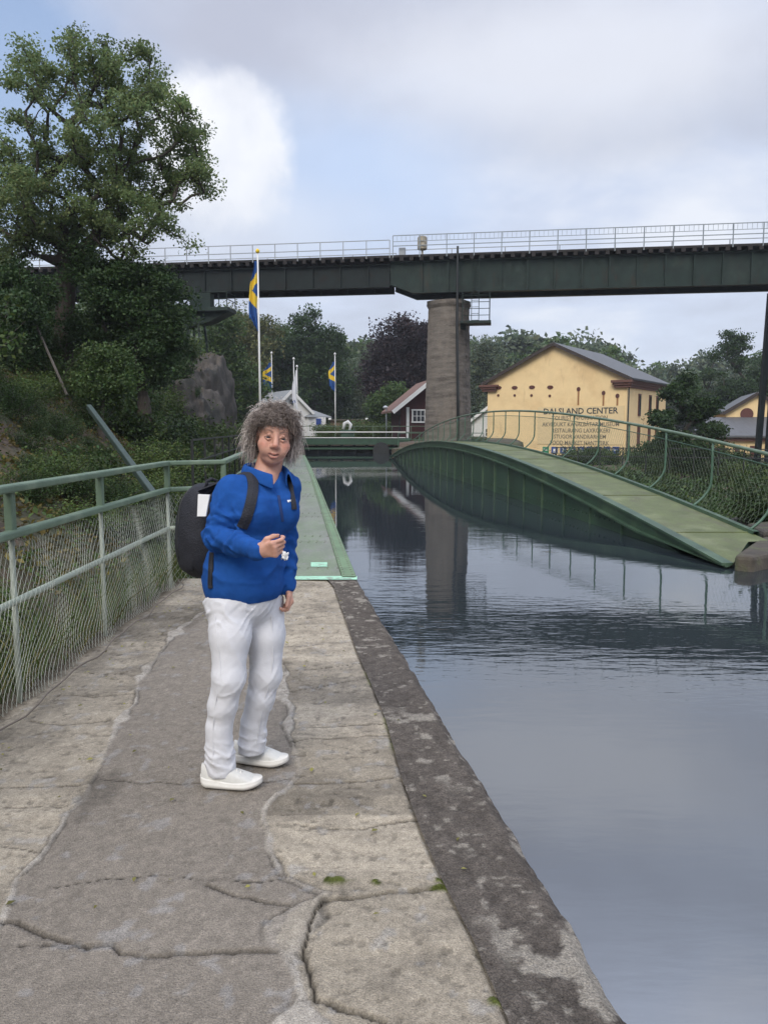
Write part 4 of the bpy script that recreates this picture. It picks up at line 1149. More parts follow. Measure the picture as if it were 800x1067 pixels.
# white winged lever on the gate
c_ = at(362.5, 444, 58)
mb = MB(); mb.tube([(c_.x - 0.35, 58, c_.z - 0.25), (c_.x - 0.25, 58, c_.z + 0.2), (c_.x, 58, c_.z + 0.32), (c_.x + 0.22, 58, c_.z + 0.12), (c_.x + 0.1, 58, c_.z - 0.4)], [0.10, 0.13, 0.15, 0.12, 0.09], 8)
tag(mb.build('lifebuoy', M_WHITE, smooth=True), 'curved white lifebuoy hung on top of the lock gate', 'lifebuoy')
# banks either side of the lock entrance
mb = MB()
yb0 = 49.2
mb.prism([(xl(48) - 2.6, 47.6), (xl(48) - 0.02, 47.6), (xl(62), 62), (xl(62) - 4, 62)], -1.6, 0.0)
mb.prism([(xr(48) + 0.05, 48.2), (xr(48) + 3.6, 48.2), (xr(62) + 5, 62), (xr(62), 62)], -1.6, 0.42)
tag(mb.build('lock_quay', M_QUAY, bevel=0.04), kind='structure')
mb = MB()
for k in range(9):
    x = 1.0 + k * 0.75; mb.beam((x, 54.4, 0.4), (x, 54.4, 1.35), 0.05, 0.05, up=(0, 1, 0))
mb.beam((1.0, 54.4, 1.35), (7, 54.4, 1.35), 0.05, 0.05); mb.beam((1.0, 54.4, 0.9), (7, 54.4, 0.9), 0.04, 0.04)
tag(mb.build('railing', M_RAILARCH), 'low green railing along the far quay in front of the maroon hut', 'railing')
# lamp post
lp = at(402.5, 452, 64); lp.z = 0.7
l_ = empty('street_lamp', tuple(lp), 0, 'slim grey lamp post beside the maroon hut', 'street lamp')
mb = MB(); mb.tube([(lp.x, lp.y, 0.6), (lp.x, lp.y, 3.35)], 0.05, 8); mb.build('pole', M_BRAIL, l_, smooth=True)
mb = MB(); mb.lathe([(0.08, 0), (0.2, 0.06), (0.2, 0.16), (0.06, 0.24)], (lp.x - 0.08, lp.y, 3.32), 10); mb.build('lamp_head', M_GALV, l_)
# steel strut and leaning pole on the slope
M_STRUT = mat('grey_green_strut', (0.030, 0.050, 0.042), 0.55, 0.2)
mb = MB(); a = at(93, 424, 15.0); b = at(143, 492, 11.5); mb.beam(a, b + (b - a) * 0.25, 0.09, 0.10)
tag(mb.build('steel_strut', M_STRUT, bevel=0.01), 'slanting grey green steel strut running down the wooded slope', 'strut')
mb = MB(); a = at(14, 285, 23); b = at(50, 366, 21); mb.tube([a, b, b + (b - a) * 0.5], 0.035, 6)
tag(mb.build('leaning_pole', mat('dead_wood', (0.075, 0.065, 0.055), 0.9)), 'thin pale pole leaning among the trees on the slope', 'pole')
# thin railing above the deck by the rock
mb = MB()
for k in range(8):
    y = 17 + k * 2.4; x = xl(y) - 2.9; mb.beam((x, y, -0.4), (x, y, 1.35), 0.05, 0.05, up=(0, 1, 0))
for z in (1.35, 0.85): mb.beam((xl(17) - 2.9, 17, z), (xl(33.8) - 2.9, 33.8, z), 0.04, 0.04)
tag(mb.build('railing', M_BLACKM), 'thin dark railing below the rock face beyond the path', 'railing')
# fence by the yellow building
mb = MB()
f0 = Vector((10.5, 47, 0)); f1 = Vector((22.5, 42, 0))
for k in range(11):
    q = f0.lerp(f1, k / 10); mb.beam((q.x, q.y, -1.0), (q.x, q.y, 0.55), 0.06, 0.06, up=(0, 1, 0))
for z in (0.5, 0.0): mb.beam((f0.x, f0.y, z), (f1.x, f1.y, z), 0.05, 0.06)
tag(mb.build('metal_fence', M_BLACKM), 'dark metal fence in front of the yellow buildings across the ravine', 'fence')

# ================================================================== FLAGS
M_FB = mat('flag_blue', (0.012, 0.075, 0.27), 0.85, 0.1); M_FY = mat('flag_yellow', (0.72, 0.50, 0.03), 0.85, 0.1); M_FW = mat('flag_white', (0.7, 0.71, 0.74), 0.85, 0.05)
M_POLE = mat('white_flagpole', (0.66, 0.66, 0.64), 0.4, 0.05)
def flagpole(px, py_top, d, base_z, flag, label, ft=None, fl=None, fw=0.5, r=0.05, ph=0.0, side=-1):
    top = at(px, py_top, d)
    root = empty('flagpole', (top.x, d, base_z), 0, label, 'flagpole')
    p = MB(); p.tube([(top.x, d, base_z - 0.5), (top.x, d, (base_z + top.z) / 2), (top.x, d, top.z)], [r, r * 0.85, r * 0.55], 10); p.build('pole', M_POLE, root, smooth=True)
    p = MB(); p.lathe([(0.02, 0), (0.10, 0.05), (0.12, 0.13), (0.07, 0.22), (0.01, 0.26)], (top.x, d, top.z), 10); p.build('finial', M_FY if flag == 'se' and d < 50 else M_POLE, root, smooth=True)
    if flag:
        zt = at(px, ft, d).z; zb = at(px, fl, d).z; L = zt - zb
        f = MB(); nr, nc = 60, 16; rows = []; mi = []
        for i in range(nr + 1):
            t = i / nr; row = []
            wd = fw * (0.35 + 0.65 * smooth(0, 0.35, t)) * (1 - 0.35 * smooth(0.86, 1.0, t))
            for j in range(nc + 1):
                s = j / nc
                x = top.x + side * (0.05 + s * wd) + 0.05 * math.sin(t * 7 + ph)
                y = d + 0.16 * math.sin(s * 10 + t * 3 + ph) * (0.3 + 0.7 * t)
                row.append((x, y, zt - t * L * (1 - 0.12 * s * (t > 0.8)) - 0.1 * s * math.sin(t * 3)))
            rows.append(row)
        for i in range(nr):
            for j in range(nc):
                t = i / nr; s = j / nc
                if flag == 'se':
                    # diagonal glimpses of the yellow cross in the folds
                    a_ = abs(t - 0.27 - 0.16 * (s - 0.5)) < 0.08; b_ = abs(t - 0.50 + 0.14 * (s - 0.5)) < 0.085; c_ = abs(s - 0.30) < 0.10 and 0.3 < t < 0.5
                    mi.append(1 if (a_ or b_) else 0)
                else: mi.append(0 if not (flag == 'wb' and 0.72 < t < 0.8 and s > .3) else 1)
        o_ = len(f.v); nc1 = nc + 1
        f.v = [p_ for row in rows for p_ in row]
        k = 0
        for i in range(nr):
            for j in range(nc):
                f.f.append([i * nc1 + j, i * nc1 + j + 1, (i + 1) * nc1 + j + 1, (i + 1) * nc1 + j]); f.m.append(mi[k]); k += 1
        f.build('flag', [M_FB, M_FY] if flag == 'se' else [M_FW, M_FB], root, smooth=True)
    return root
flagpole(268.5, 264, 44, -0.2, 'se', 'tallest white flagpole with a limp blue and yellow flag, in front of the bridge', 272, 346, 0.44, 0.07, 0.0)
flagpole(283, 369, 78, 0.4, 'se', 'white flagpole with limp blue and yellow flag in front of the white house roof', 378, 408, 0.85, 0.06, 1.5)
flagpole(349, 370, 80, 0.4, 'se', 'white flagpole with limp blue and yellow flag standing alone before the dark trees', 377, 408, 0.6, 0.07, 2.6)
flagpole(306, 375, 78, 0.4, None, 'bare white flagpole without a flag beside the white house', r=0.06)
flagpole(309.5, 383, 77, 0.4, 'wb', 'white flagpole carrying a limp white banner beside the white house', 386, 428, 0.42, 0.05, 0.7)
# ================================================================== VEGETATION
def leafmat(name, c, trans=0.35, rough=0.6):
    m = bpy.data.materials.new(name); m.use_nodes = True
    t = m.node_tree; b = t.nodes['Principled BSDF']; out = t.nodes['Material Output']
    an = t.nodes.new('ShaderNodeAttribute'); an.attribute_name = 'tint'
    mx = t.nodes.new('ShaderNodeMix'); mx.data_type = 'RGBA'; mx.blend_type = 'MULTIPLY'; mx.inputs[0].default_value = 1
    mx.inputs[6].default_value = (*c, 1); t.links.new(an.outputs['Color'], mx.inputs[7])
    t.links.new(mx.outputs[2], b.inputs['Base Color']); b.inputs['Roughness'].default_value = rough; b.inputs['Specular IOR Level'].default_value = 0.3
    tr = t.nodes.new('ShaderNodeBsdfTranslucent'); t.links.new(mx.outputs[2], tr.inputs['Color'])
    ms = t.nodes.new('ShaderNodeMixShader'); ms.inputs[0].default_value = trans
    t.links.new(b.outputs[0], ms.inputs[1]); t.links.new(tr.outputs[0], ms.inputs[2]); t.links.new(ms.outputs[0], out.inputs['Surface'])
    return m
ML_OAK = leafmat('oak_leaves', (0.145, 0.195, 0.075), 0.45)
ML_DARK = leafmat('dark_leaves', (0.032, 0.062, 0.018), 0.25)
ML_MID = leafmat('mid_green_leaves', (0.060, 0.10, 0.028), 0.3)
ML_PALE = leafmat('olive_leaves', (0.115, 0.125, 0.045), 0.3)
ML_COPPER = leafmat('copper_leaves', (0.030, 0.020, 0.022), 0.2)
ML_FAR = leafmat('hazy_far_leaves', (0.10, 0.13, 0.075), 0.3)  # distance haze put into the colour: paler, bluer leaves
ML_BUSH = leafmat('bush_leaves', (0.065, 0.105, 0.028), 0.3)
ML_GRASS = leafmat('grass_blades', (0.075, 0.10, 0.032), 0.3)
M_BARK = mat('grey_bark', (0.055, 0.045, 0.036), 0.95, 0.35, 6.0, 0.8, 12, stretch=(3, 3, 0.6))

def leaf_mesh(name, P, size, tint, mt, rg, up=0.35, aspect=0.62, jit=0.35):
    n = len(P)
    N = rg.normal(size=(n, 3)); N[:, 2] += up * 2; N /= np.linalg.norm(N, axis=1, keepdims=True)
    T = rg.normal(size=(n, 3)); T -= N * (T * N).sum(1, keepdims=True); T /= np.linalg.norm(T, axis=1, keepdims=True)
    Bv = np.cross(N, T)
    s = size * (1 + jit * rg.uniform(-1, 1, (n, 1)))
    a = P - T * s * 0.5; c = P + T * s * 0.5
    b = P + Bv * s * 0.5 * aspect + N * s * 0.10 - T * s * 0.06; d = P - Bv * s * 0.5 * aspect + N * s * 0.10 - T * s * 0.06
    V = np.stack([a, b, c, d], 1).reshape(-1, 3)
    Fc = np.arange(n * 4).reshape(-1, 4)
    me = np_mesh(name, V, Fc, mt)
    color_attr(me, 'tint', np.repeat(tint, 4, 0))
    return me
def skeleton(root, trunk_top, pts, rg):
    """attach every point to the nearest node nearer the trunk: a branching skeleton"""
    nodes = [np.array(root), *[np.array(root) * (1 - k) + np.array(trunk_top) * k + rg.normal(size=3) * 0.06 * np.linalg.norm(np.array(trunk_top) - np.array(root)) * 0.08 * (k < 1) for k in (0.25, 0.5, 0.75, 1.0)]]
    par = [-1, 0, 1, 2, 3]
    tt = np.array(trunk_top)
    order = np.argsort(np.linalg.norm(pts - tt, axis=1))
    for i in order:
        p = pts[i]
        A = np.array(nodes[2:]); dv = p - A
        D = np.linalg.norm(dv, axis=1)
        # prefer parents below, avoid hairpin turns
        up_ = dv[:, 2] / (D + 1e-6)
        cost = D * (1.25 - 0.35 * up_) + 0.16 * np.linalg.norm(A - tt, axis=1)
        j = int(np.argmin(cost)) + 2
        # half-way node gives limbs a bend
        nodes.append(p); par.append(j)
    return np.array(nodes), par
def tree(name, label, base, lobes, mt, seed, n_nodes=160, leaves=20000, size=0.3, trunk_r=0.3, spread=0.5, top_frac=0.45, group=None, cat='tree', parent_mats=M_BARK, holes=(), limb_min=0.012, tvar=0.28, lean=None, twig_r=0.010):
    """lobes: (centre, (rx, ry, rz)) ellipsoids that make the crown"""
    rg = np.random.default_rng(seed)
    vol = np.array([l[1][0] * l[1][1] * l[1][2] for l in lobes]); vol = vol ** 0.8; vol /= vol.sum()
    pts = []
    while len(pts) < n_nodes:
        k = rg.choice(len(lobes), p=vol); c, r = lobes[k]
        v = rg.normal(size=3); v /= np.linalg.norm(v); v *= rg.uniform(0.15, 1) ** 0.5
        p = np.array(c) + v * np.array(r)
        if any(np.linalg.norm((p - np.array(h[0])) / np.array(h[1])) < 1 for h in holes): continue
        pts.append(p)
    pts = np.array(pts)
    cen = pts.mean(0); zmin = pts[:, 2].min()
    tt = np.array(lean) if lean is not None else np.array([base[0] * 0.6 + cen[0] * 0.4, base[1] * 0.6 + cen[1] * 0.4, max(base[2] + 0.5, base[2] + (cen[2] - base[2]) * top_frac * 1.4)])
    nodes, par = skeleton(base, tt, pts, rg)
    n = len(nodes); w = np.full(n, twig_r ** 2.2); ch = [0] * n
    for i in range(n - 1, 0, -1):
        w[par[i]] += w[i]; ch[par[i]] += 1
    rad = w ** (1 / 2.2); rad = rad * trunk_r / rad[0]
    root = empty(name, tuple(base), 0, label, cat, group)
    b = MB()
    b.tube([nodes[0], *[(nodes[k] + nodes[k + 1]) / 2 for k in range(4)], nodes[4]], [rad[0], *[(rad[k] + rad[k + 1]) / 2 for k in range(4)], rad[4]], 10, cap=False)
    for i in range(5, n):
        a_, c_ = nodes[par[i]], nodes[i]
        r0 = min(rad[par[i]], rad[i] * 1.25 if par[i] > 4 else rad[par[i]]); r1 = rad[i]
        if r1 < limb_min * 0.5: continue
        mid = (a_ + c_) / 2 + rg.normal(size=3) * np.linalg.norm(c_ - a_) * 0.07
        b.tube([a_, mid, c_], [r0, (r0 + r1) / 2, r1 * 0.85], 9 if r0 > 0.08 else 5 if r0 > 0.03 else 3, cap=False)
    # flare at the foot
    b.tube([np.array(base) - [0, 0, 0.6], np.array(base) + [0, 0, 0.1], np.array(base) + (nodes[1] - nodes[0]) * 0.5], [rad[0] * 1.6, rad[0] * 1.25, rad[0] * 0.98], 10, cap=False)
    b.build('trunk', parent_mats, root, smooth=True)
    tips = np.array([i for i in range(5, n) if ch[i] <= 1])
    segs = np.array([i for i in range(5, n)])
    k1 = int(leaves * 0.8); k2 = leaves - k1
    ct = rg.choice(tips, k1); 
    clump_t = rg.uniform(1 - tvar, 1 + tvar, n)
    clump_s = rg.uniform(0.6, 1.3, n)
    P1 = nodes[ct] + np.clip(rg.normal(size=(k1, 3)), -1.7, 1.7) * (spread * clump_s[ct])[:, None] * np.array([1, 1, 0.62])
    cs = rg.choice(segs, k2); q = rg.random((k2, 1))
    P2 = nodes[cs] * q + nodes[np.array(par)[cs]] * (1 - q) + np.clip(rg.normal(size=(k2, 3)), -1.6, 1.6) * spread * 0.6
    P = np.concatenate([P1, P2]); cc = np.concatenate([ct, cs])
    for h in holes:
        keep = np.linalg.norm((P - np.array(h[0])) / (np.array(h[1]) * 0.8), axis=1) > 1; P = P[keep]; cc = cc[keep]
    tv = clump_t[cc] * rg.uniform(0.8, 1.2, len(P))
    hue = rg.normal(0, 0.06, len(P))
    tint = np.stack([tv * (1 + hue * 1.4), tv, tv * (1 - hue)], 1)
    me = leaf_mesh('crown', P, size, np.clip(tint, 0.2, 2), mt, rg)
    link('crown', me, root)
    return root
def plobe(px, py, r, d, dd=0.0, sq=1.0, ry=None):
    c = at(px, py, d + dd); q = r / F * d
    return (tuple(c), (q, ry if ry else q, q * sq))
# ---- the big oak on the slope
D0 = 25.0
ob_ = at(64, 412, D0)
oak_l = [plobe(92, 72, 38, D0, 0, .8), plobe(135, 85, 40, D0, .6), plobe(165, 115, 34, D0, -.5), plobe(190, 150, 32, D0, .3), plobe(204, 182, 22, D0, -.2, .9), plobe(40, 75, 30, D0, .4), plobe(28, 118, 30, D0, -.7),
         plobe(15, 170, 34, D0, .3), plobe(60, 150, 34, D0, 1.0), plobe(105, 140, 40, D0, -1.2), plobe(150, 180, 38, D0, .8), plobe(100, 205, 40, D0, -.6), plobe(40, 215, 40, D0, -.8), plobe(-25, 200, 35, D0, .5), plobe(8, 240, 34, D0, -1), plobe(75, 250, 40, D0, .9), plobe(130, 235, 36, D0, -1.3), plobe(175, 225, 26, D0, -.4, .8), plobe(195, 250, 14, D0, -.3, .7)]
oak_l = [(c, (r[0], r[1] * 1.25, r[2])) for c, r in oak_l]
oh = [plobe(50, 128, 15, D0, 0, 0.8, 6), plobe(18, 140, 12, D0, 0, 1, 6), plobe(212, 222, 9, D0, 0, 1, 6), plobe(72, 112, 9, D0, 0, 1, 6), plobe(168, 205, 9, D0, 0, .7, 6), plobe(120, 175, 8, D0, 0, .7, 6), plobe(150, 145, 8, D0, 0, .7, 6)]
tree('oak_tree', 'big broad oak with open airy crown rising from the left slope against the sky', tuple(ob_), oak_l, ML_OAK, 11, n_nodes=640, leaves=78000, size=0.098, trunk_r=0.30, spread=0.20, holes=oh, lean=tuple(at(72, 268, D0)), twig_r=0.011)
# ---- lower trees on the slope under the oak
tree('broadleaf_tree', 'dense dark broadleaf tree hanging over the rock beside the bridge end', tuple(at(150, 420, 24)), [plobe(125, 305, 34, 24, 0, 1), plobe(158, 320, 36, 24, 0, 1.0), plobe(180, 350, 20, 24, -.4), plobe(110, 345, 34, 24, .5), plobe(155, 370, 30, 24, -.5), plobe(168, 298, 20, 24, 0), plobe(95, 285, 26, 24, .6)], ML_DARK, 21, 190, 52000, 0.098, 0.16, 0.26, cat='tree')
tree('broadleaf_tree', 'dark broadleaf tree at the left edge below the oak crown', tuple(at(15, 420, 21)), [plobe(0, 330, 34, 21, 0, 1), plobe(22, 352, 22, 21, .5), plobe(-20, 350, 40, 21), plobe(12, 300, 26, 21, 1), plobe(40, 305, 20, 21, 1.5)], ML_DARK, 22, 150, 36000, 0.095, 0.15, 0.25, cat='tree')
tree('broadleaf_tree', 'mid green young tree in front of the oak trunk', tuple(at(105, 440, 20)), [plobe(112, 378, 18, 20, 0, 1), plobe(104, 402, 14, 20), plobe(124, 396, 15, 20)], ML_MID, 23, 60, 9000, 0.08, 0.07, 0.22, cat='tree')
# ---- trees across the end of the canal
def fartree(label, px, base_py, d, lobes, mt, seed, leaves=9000, nodes=90, tr=0.3, sp=0.8, size=0.42, group=None, name='broadleaf_tree', bz=0.6):
    b = at(px, base_py, d); b.z = bz
    return tree(name, label, tuple(b), [plobe(l[0], l[1], l[2], d, l[3] if len(l) > 3 else 0, l[4] if len(l) > 4 else 1.0) for l in lobes], mt, seed, int(nodes * 1.3), int(leaves * 1.8), size * .74, tr, sp, group=group, limb_min=0.05, twig_r=0.03)
fartree('olive green birch-like tree behind the tallest flagpole', 250, 440, 95, [(245, 345, 24), (262, 365, 26), (235, 380, 28), (255, 405, 30), (278, 340, 12)], ML_PALE, 31, 12000, 110)
fartree('mid green tree rising left of the tallest flagpole beside the rock', 232, 440, 75, [(232, 340, 18), (225, 372, 24), (245, 400, 26), (232, 420, 24)], ML_MID, 32, 10000)
fartree('largest dark green tree in the middle behind the flagpoles', 330, 440, 98, [(322, 348, 26), (340, 365, 26), (310, 375, 26), (350, 395, 24), (325, 405, 34), (300, 400, 20), (345, 425, 22), (318, 425, 26)], ML_DARK, 33, 22000, 170, 0.5)
fartree('round green tree between the olive tree and the dark middle tree', 290, 440, 105, [(292, 365, 22), (280, 385, 22), (300, 350, 14), (285, 410, 24)], ML_MID, 34, 10000)
fartree('sunlit pale green tree right of the dark middle tree', 385, 440, 120, [(385, 390, 18), (375, 410, 18), (392, 372, 12), (388, 420, 18), (400, 405, 12)], ML_FAR, 35, 9000)
fartree('dark copper leaved tree left of the stone pier', 425, 440, 90, [(420, 350, 24, 0, .8), (440, 360, 22), (402, 372, 22), (425, 385, 32), (400, 398, 18), (440, 405, 22), (452, 380, 14)], ML_COPPER, 36, 22000, 150, 0.45, name='copper_beech')
fartree('light green shrub-like tree between copper tree and maroon hut', 400, 447, 76, [(402, 420, 14), (412, 412, 12), (395, 432, 13), (410, 430, 12), (390, 440, 9)], ML_MID, 37, 7000, 60, 0.15, 0.5, 0.3)
fartree('light green tree just right of the stone pier', 500, 445, 110, [(498, 372, 18), (508, 390, 18), (492, 400, 18), (503, 360, 11), (500, 420, 20)], ML_FAR, 38, 8000)
fartree('tall airy dark tree standing above the right yellow building', 757, 440, 95, [(765, 358, 14, 0, .8), (752, 372, 13, 0, .7), (770, 378, 14, 0, .7), (745, 392, 14, 0, .6), (765, 402, 18, 0, .7), (750, 418, 20), (775, 420, 18)], ML_DARK, 39, 11000, 90, 0.35, 0.55, 0.36)
fartree('dark tree at the right edge behind the steel column', 795, 440, 98, [(795, 392, 16), (805, 410, 22), (788, 425, 16)], ML_DARK, 40, 7000)
fartree('dark ragged tree in front of the large yellow building', 710, 470, 45, [(706, 412, 15, 0, .8), (722, 430, 17, 1, .7), (690, 438, 14, -1, .7), (742, 448, 12, 0, .6), (700, 458, 17, 1, .7), (716, 398, 9), (741, 424, 8), (680, 466, 9, 0, .6), (728, 468, 15, 0, .7), (712, 478, 14)], ML_DARK, 41, 11500, 150, 0.2, 0.26, 0.23, bz=-2.0)
# ---- the far wood: three kinds copied along the skyline
proto = []
for k, (mt, sd) in enumerate(((ML_FAR, 51), (ML_MID, 52), (ML_FAR, 53))):
    r = tree('far_tree', 'distant green tree of the wood on the skyline', (0, 0, 0), [((0, 0, 6.5), (3.4, 3.4, 3.6)), ((1.6, .4, 4.4), (2.6, 2.6, 2.2)), ((-1.7, -.4, 4.8), (2.5, 2.5, 2.4)), ((0.3, 0.4, 9.0), (1.9, 1.9, 1.8)), ((-.4, .3, 3.0), (3.0, 3, 1.8))], mt, sd, 110, 7500, 0.6, 0.28, 0.8, group='trees of the far wood', limb_min=0.08, twig_r=0.03)
    proto.append(r)
rg = np.random.default_rng(5)
spots = []
for px in np.arange(-40, 1010, 17):
    for row, d0 in ((0, 135), (1, 165)):
        if px > 690 and row == 0: d0 = 150
        if 205 < px < 260 and row == 0: continue
        top = np.interp(px, [-40, 200, 240, 300, 380, 420, 500, 540, 580, 640, 700, 760, 850, 1000], [330, 340, 352, 372, 372, 380, 378, 380, 356, 378, 392, 388, 380, 370]) + rg.uniform(-10, 8) + (0 if row else 8)
        if row == 1 and 560 < px < 610: top += 2
        spots.append((px + rg.uniform(-8, 8), top, d0 + rg.uniform(-12, 14)))
used = [False] * 3
for i, (px, top, d) in enumerate(spots):
    k = int(rg.integers(0, 3)); p = at(px, top, d)
    o = proto[k] if not used[k] else copy_tree(proto[k]); used[k] = True
    hgt = p.z - 0.5; s = hgt / 9.4
    o.location = (p.x, d, 0.4); o.rotation_euler = (0, 0, rg.uniform(0, 6.28)); o.scale = (s * rg.uniform(0.9, 1.25), s * rg.uniform(0.9, 1.25), s)

# ---- bushes
def bush_proto(seed, mt, n=2600, size=0.10, h=1.2):
    rg_ = np.random.default_rng(seed)
    r = empty('bush', (0, 0, 0)); b = MB()
    k = 34
    tips = np.stack([rg_.normal(0, 0.42, k), rg_.normal(0, 0.42, k), rg_.uniform(0.25, 1.0, k) * h], 1)
    for t in tips: b.tube([(t[0] * 0.1, t[1] * 0.1, -0.15), (t[0] * 0.55, t[1] * 0.5, t[2] * 0.6), tuple(t)], [0.014, 0.009, 0.004], 3, cap=False)
    b.build('stem', M_BARK, r)
    c = rg_.integers(0, k, n); ct = rg_.uniform(0.65, 1.4, k)
    q = rg_.uniform(0.35, 1.05, (n, 1))
    P = tips[c] * q + rg_.normal(0, 0.13, (n, 3))
    P[:, 2] = np.abs(P[:, 2])
    tv = ct[c] * rg_.uniform(0.75, 1.25, n)
    link('foliage', leaf_mesh('foliage', P, size, np.stack([tv * rg_.uniform(.85, 1.3, n), tv, tv * .9], 1), mt, rg_), r)
    return r
bp_ = [bush_proto(61, ML_BUSH), bush_proto(62, ML_DARK, 3000, 0.11), bush_proto(63, ML_MID, 2200, 0.09), bush_proto(64, ML_DARK, 2600, 0.09), bush_proto(65, ML_BUSH, 5200, 0.055, 1.0), bush_proto(66, ML_DARK, 5200, 0.05, 1.1)]
usedb = [False] * 6
def put_bush(k, x, y, s, group, label, sz=1.0):
    o = bp_[k] if not usedb[k] else copy_tree(bp_[k]); usedb[k] = True
    o.location = (x, y, hz_at(x, y) - 0.05); o.rotation_euler = (0, 0, random.uniform(0, 6.28)); o.scale = (s, s, s * sz)
    tag(o, label, 'bush', group)
rg = np.random.default_rng(77)
LB = 'leafy green bush growing on the wooded slope left of the path'
cnt = 0
while cnt < 112:
    y = 3 + 40 * rg.random() ** 1.3; t = 0.25 + 11.0 * rg.random() ** 1.25
    xt_ = (lrail(y) if y < 7.55 else xl(y) - 1.45) - 0.07 * max(0, y - 8) - 0.15
    x = xt_ - t
    if 8.5 < y < 21 and 1.0 < t < 8.5 and rg.random() < 0.86: continue
    if x / y < -0.75: continue
    if y < 3.5 and t < 0.7: continue
    s = rg.uniform(0.55, 0.95) * (0.75 if t < 1.2 else 1.1) * (1 + y / 60)
    put_bush(int(rg.choice(4, p=[.34, .28, .2, .18])) if y > 11 else int(rg.choice([4, 5])), x, y, s, 'bushes on the left slope', LB, rg.uniform(0.7, 1.1)); cnt += 1
LBS = 'small low shrub on the brown leaf covered slope behind the railing'
for i in range(60):
    y = rg.uniform(8.5, 20); t = rg.uniform(0.8, 7.5)
    x = (xl(y) - 1.45) - 0.07 * max(0, y - 8) - 0.15 - t
    put_bush(int(rg.choice([4, 5, 5])), x, y, rg.uniform(0.3, 0.75), 'low shrubs on the brown slope', LBS, rg.uniform(0.6, 1.0))
LBY = 'yellow green bush on the brown slope above the railing'
for px, py, d, s_ in ((72, 472, 13, .62), (150, 452, 19, .95), (168, 466, 17, .8), (20, 436, 17, .8), (138, 470, 15, .7), (50, 500, 11, .55), (45, 430, 20, .7)):
    p = at(px, py, d); o = copy_tree(bp_[4]); o.location = (p.x, d, hz_at(p.x, d) - .05); o.scale = (s_ * 1.2, s_ * 1.2, s_); o.rotation_euler = (0, 0, px)
    tag(o, LBY, 'bush', 'yellow green bushes above the railing')
LBR = 'dark green bush in the ravine behind the arched footbridge'
for i in range(120):
    y = 15.4 + 26 * rg.random() ** 1.3; s = rg.uniform(1.2, 1.85); u = rg.uniform(0.55 + 0.95 * s * 0.9, 10.0)
    x = xr(y) + 1.35 + u
    put_bush(int(rg.choice(6, p=[.06, .26, .08, .26, .12, .22])), x, y, s, 'bushes in the ravine', LBR, rg.uniform(0.8, 1.05))
for i in range(16):
    x = rg.uniform(6.5, 9.2); y = rg.uniform(12.8, 14.6)
    o = copy_tree(bp_[int(rg.choice([1, 3, 5]))]); s = rg.uniform(.5, .9); o.location = (x, y, -.15); o.scale = (s * 1.3, s * 1.3, s); o.rotation_euler = (0, 0, rg.uniform(0, 6.28)); tag(o, LBR, 'bush', 'bushes in the ravine')
for i in range(40):
    y = rg.uniform(44, 60); x = rg.uniform(13, 24)
    put_bush(int(rg.choice(4, p=[.1, .4, .2, .3])), x, y, rg.uniform(1.0, 1.7), 'bushes in the ravine', LBR, rg.uniform(0.6, 0.9))
LBF = 'low green bush on the far bank around the lock'
for i in range(26):
    px = rg.choice([rg.uniform(330, 400), rg.uniform(225, 272), rg.uniform(400, 420)]); d = rg.uniform(68, 82); p = at(px, 450, d)
    put_bush(int(rg.choice([0, 2])), p.x, d, rg.uniform(1.2, 2.0), 'bushes on the far bank', LBF, 0.8)
# ---- ground cover and grass (nobody could count it)
n = 42000
yv = 2.0 + 36 * rg.random(n) ** 1.6; tvv = 0.02 + 9 * rg.random(n) ** 1.5
xlv = np.where(yv < 8.05, 0.66 - 0.154 * (yv - 1.885), -0.29 - 0.116 * (yv - 8.05))
xv = np.where(yv < 7.55, -2.2, xlv - 1.45) - 0.07 * np.clip(yv - 8, 0, 60) - 0.15 - tvv
pch = fbm(xv * 0.8, yv * 0.8, 3.0, 3)
keep = (pch + rg.normal(0, 0.06, n)) > 0.545
xv, yv = xv[keep], yv[keep]; n = len(xv)
zv = hterr(xv, yv) + np.abs(rg.normal(0, 0.10, n)) + 0.02
tv = rg.uniform(0.6, 1.5, n); brown = (rg.random(n) < 0.16)
tint = np.stack([tv * np.where(brown, 2.2, 1), tv * np.where(brown, 1.1, 1), tv * 0.9], 1)
n2_ = 36000
yv2 = 6 + 22 * rg.random(n2_); t2 = 0.2 + 10 * rg.random(n2_)
xl2 = np.where(yv2 < 8.05, 0.66 - 0.154 * (yv2 - 1.885), -0.29 - 0.116 * (yv2 - 8.05))
xv2 = np.where(yv2 < 7.55, -2.2, xl2 - 1.45) - 0.07 * np.clip(yv2 - 8, 0, 60) - 0.15 - t2
zv2 = hterr(xv2, yv2) + 0.015 + np.abs(rg.normal(0, 0.035, n2_))
tv2 = rg.uniform(0.4, 1.4, n2_)
xv = np.concatenate([xv, xv2]); yv = np.concatenate([yv, yv2]); zv = np.concatenate([zv, zv2])
tint = np.concatenate([tint, np.stack([tv2 * 2.1, tv2 * 1.0, tv2 * 1.1], 1)])
tag(link('ground_cover', leaf_mesh('ground_cover', np.stack([xv, yv, zv], 1), 0.085, tint, ML_BUSH, rg, up=0.6)), kind='stuff')
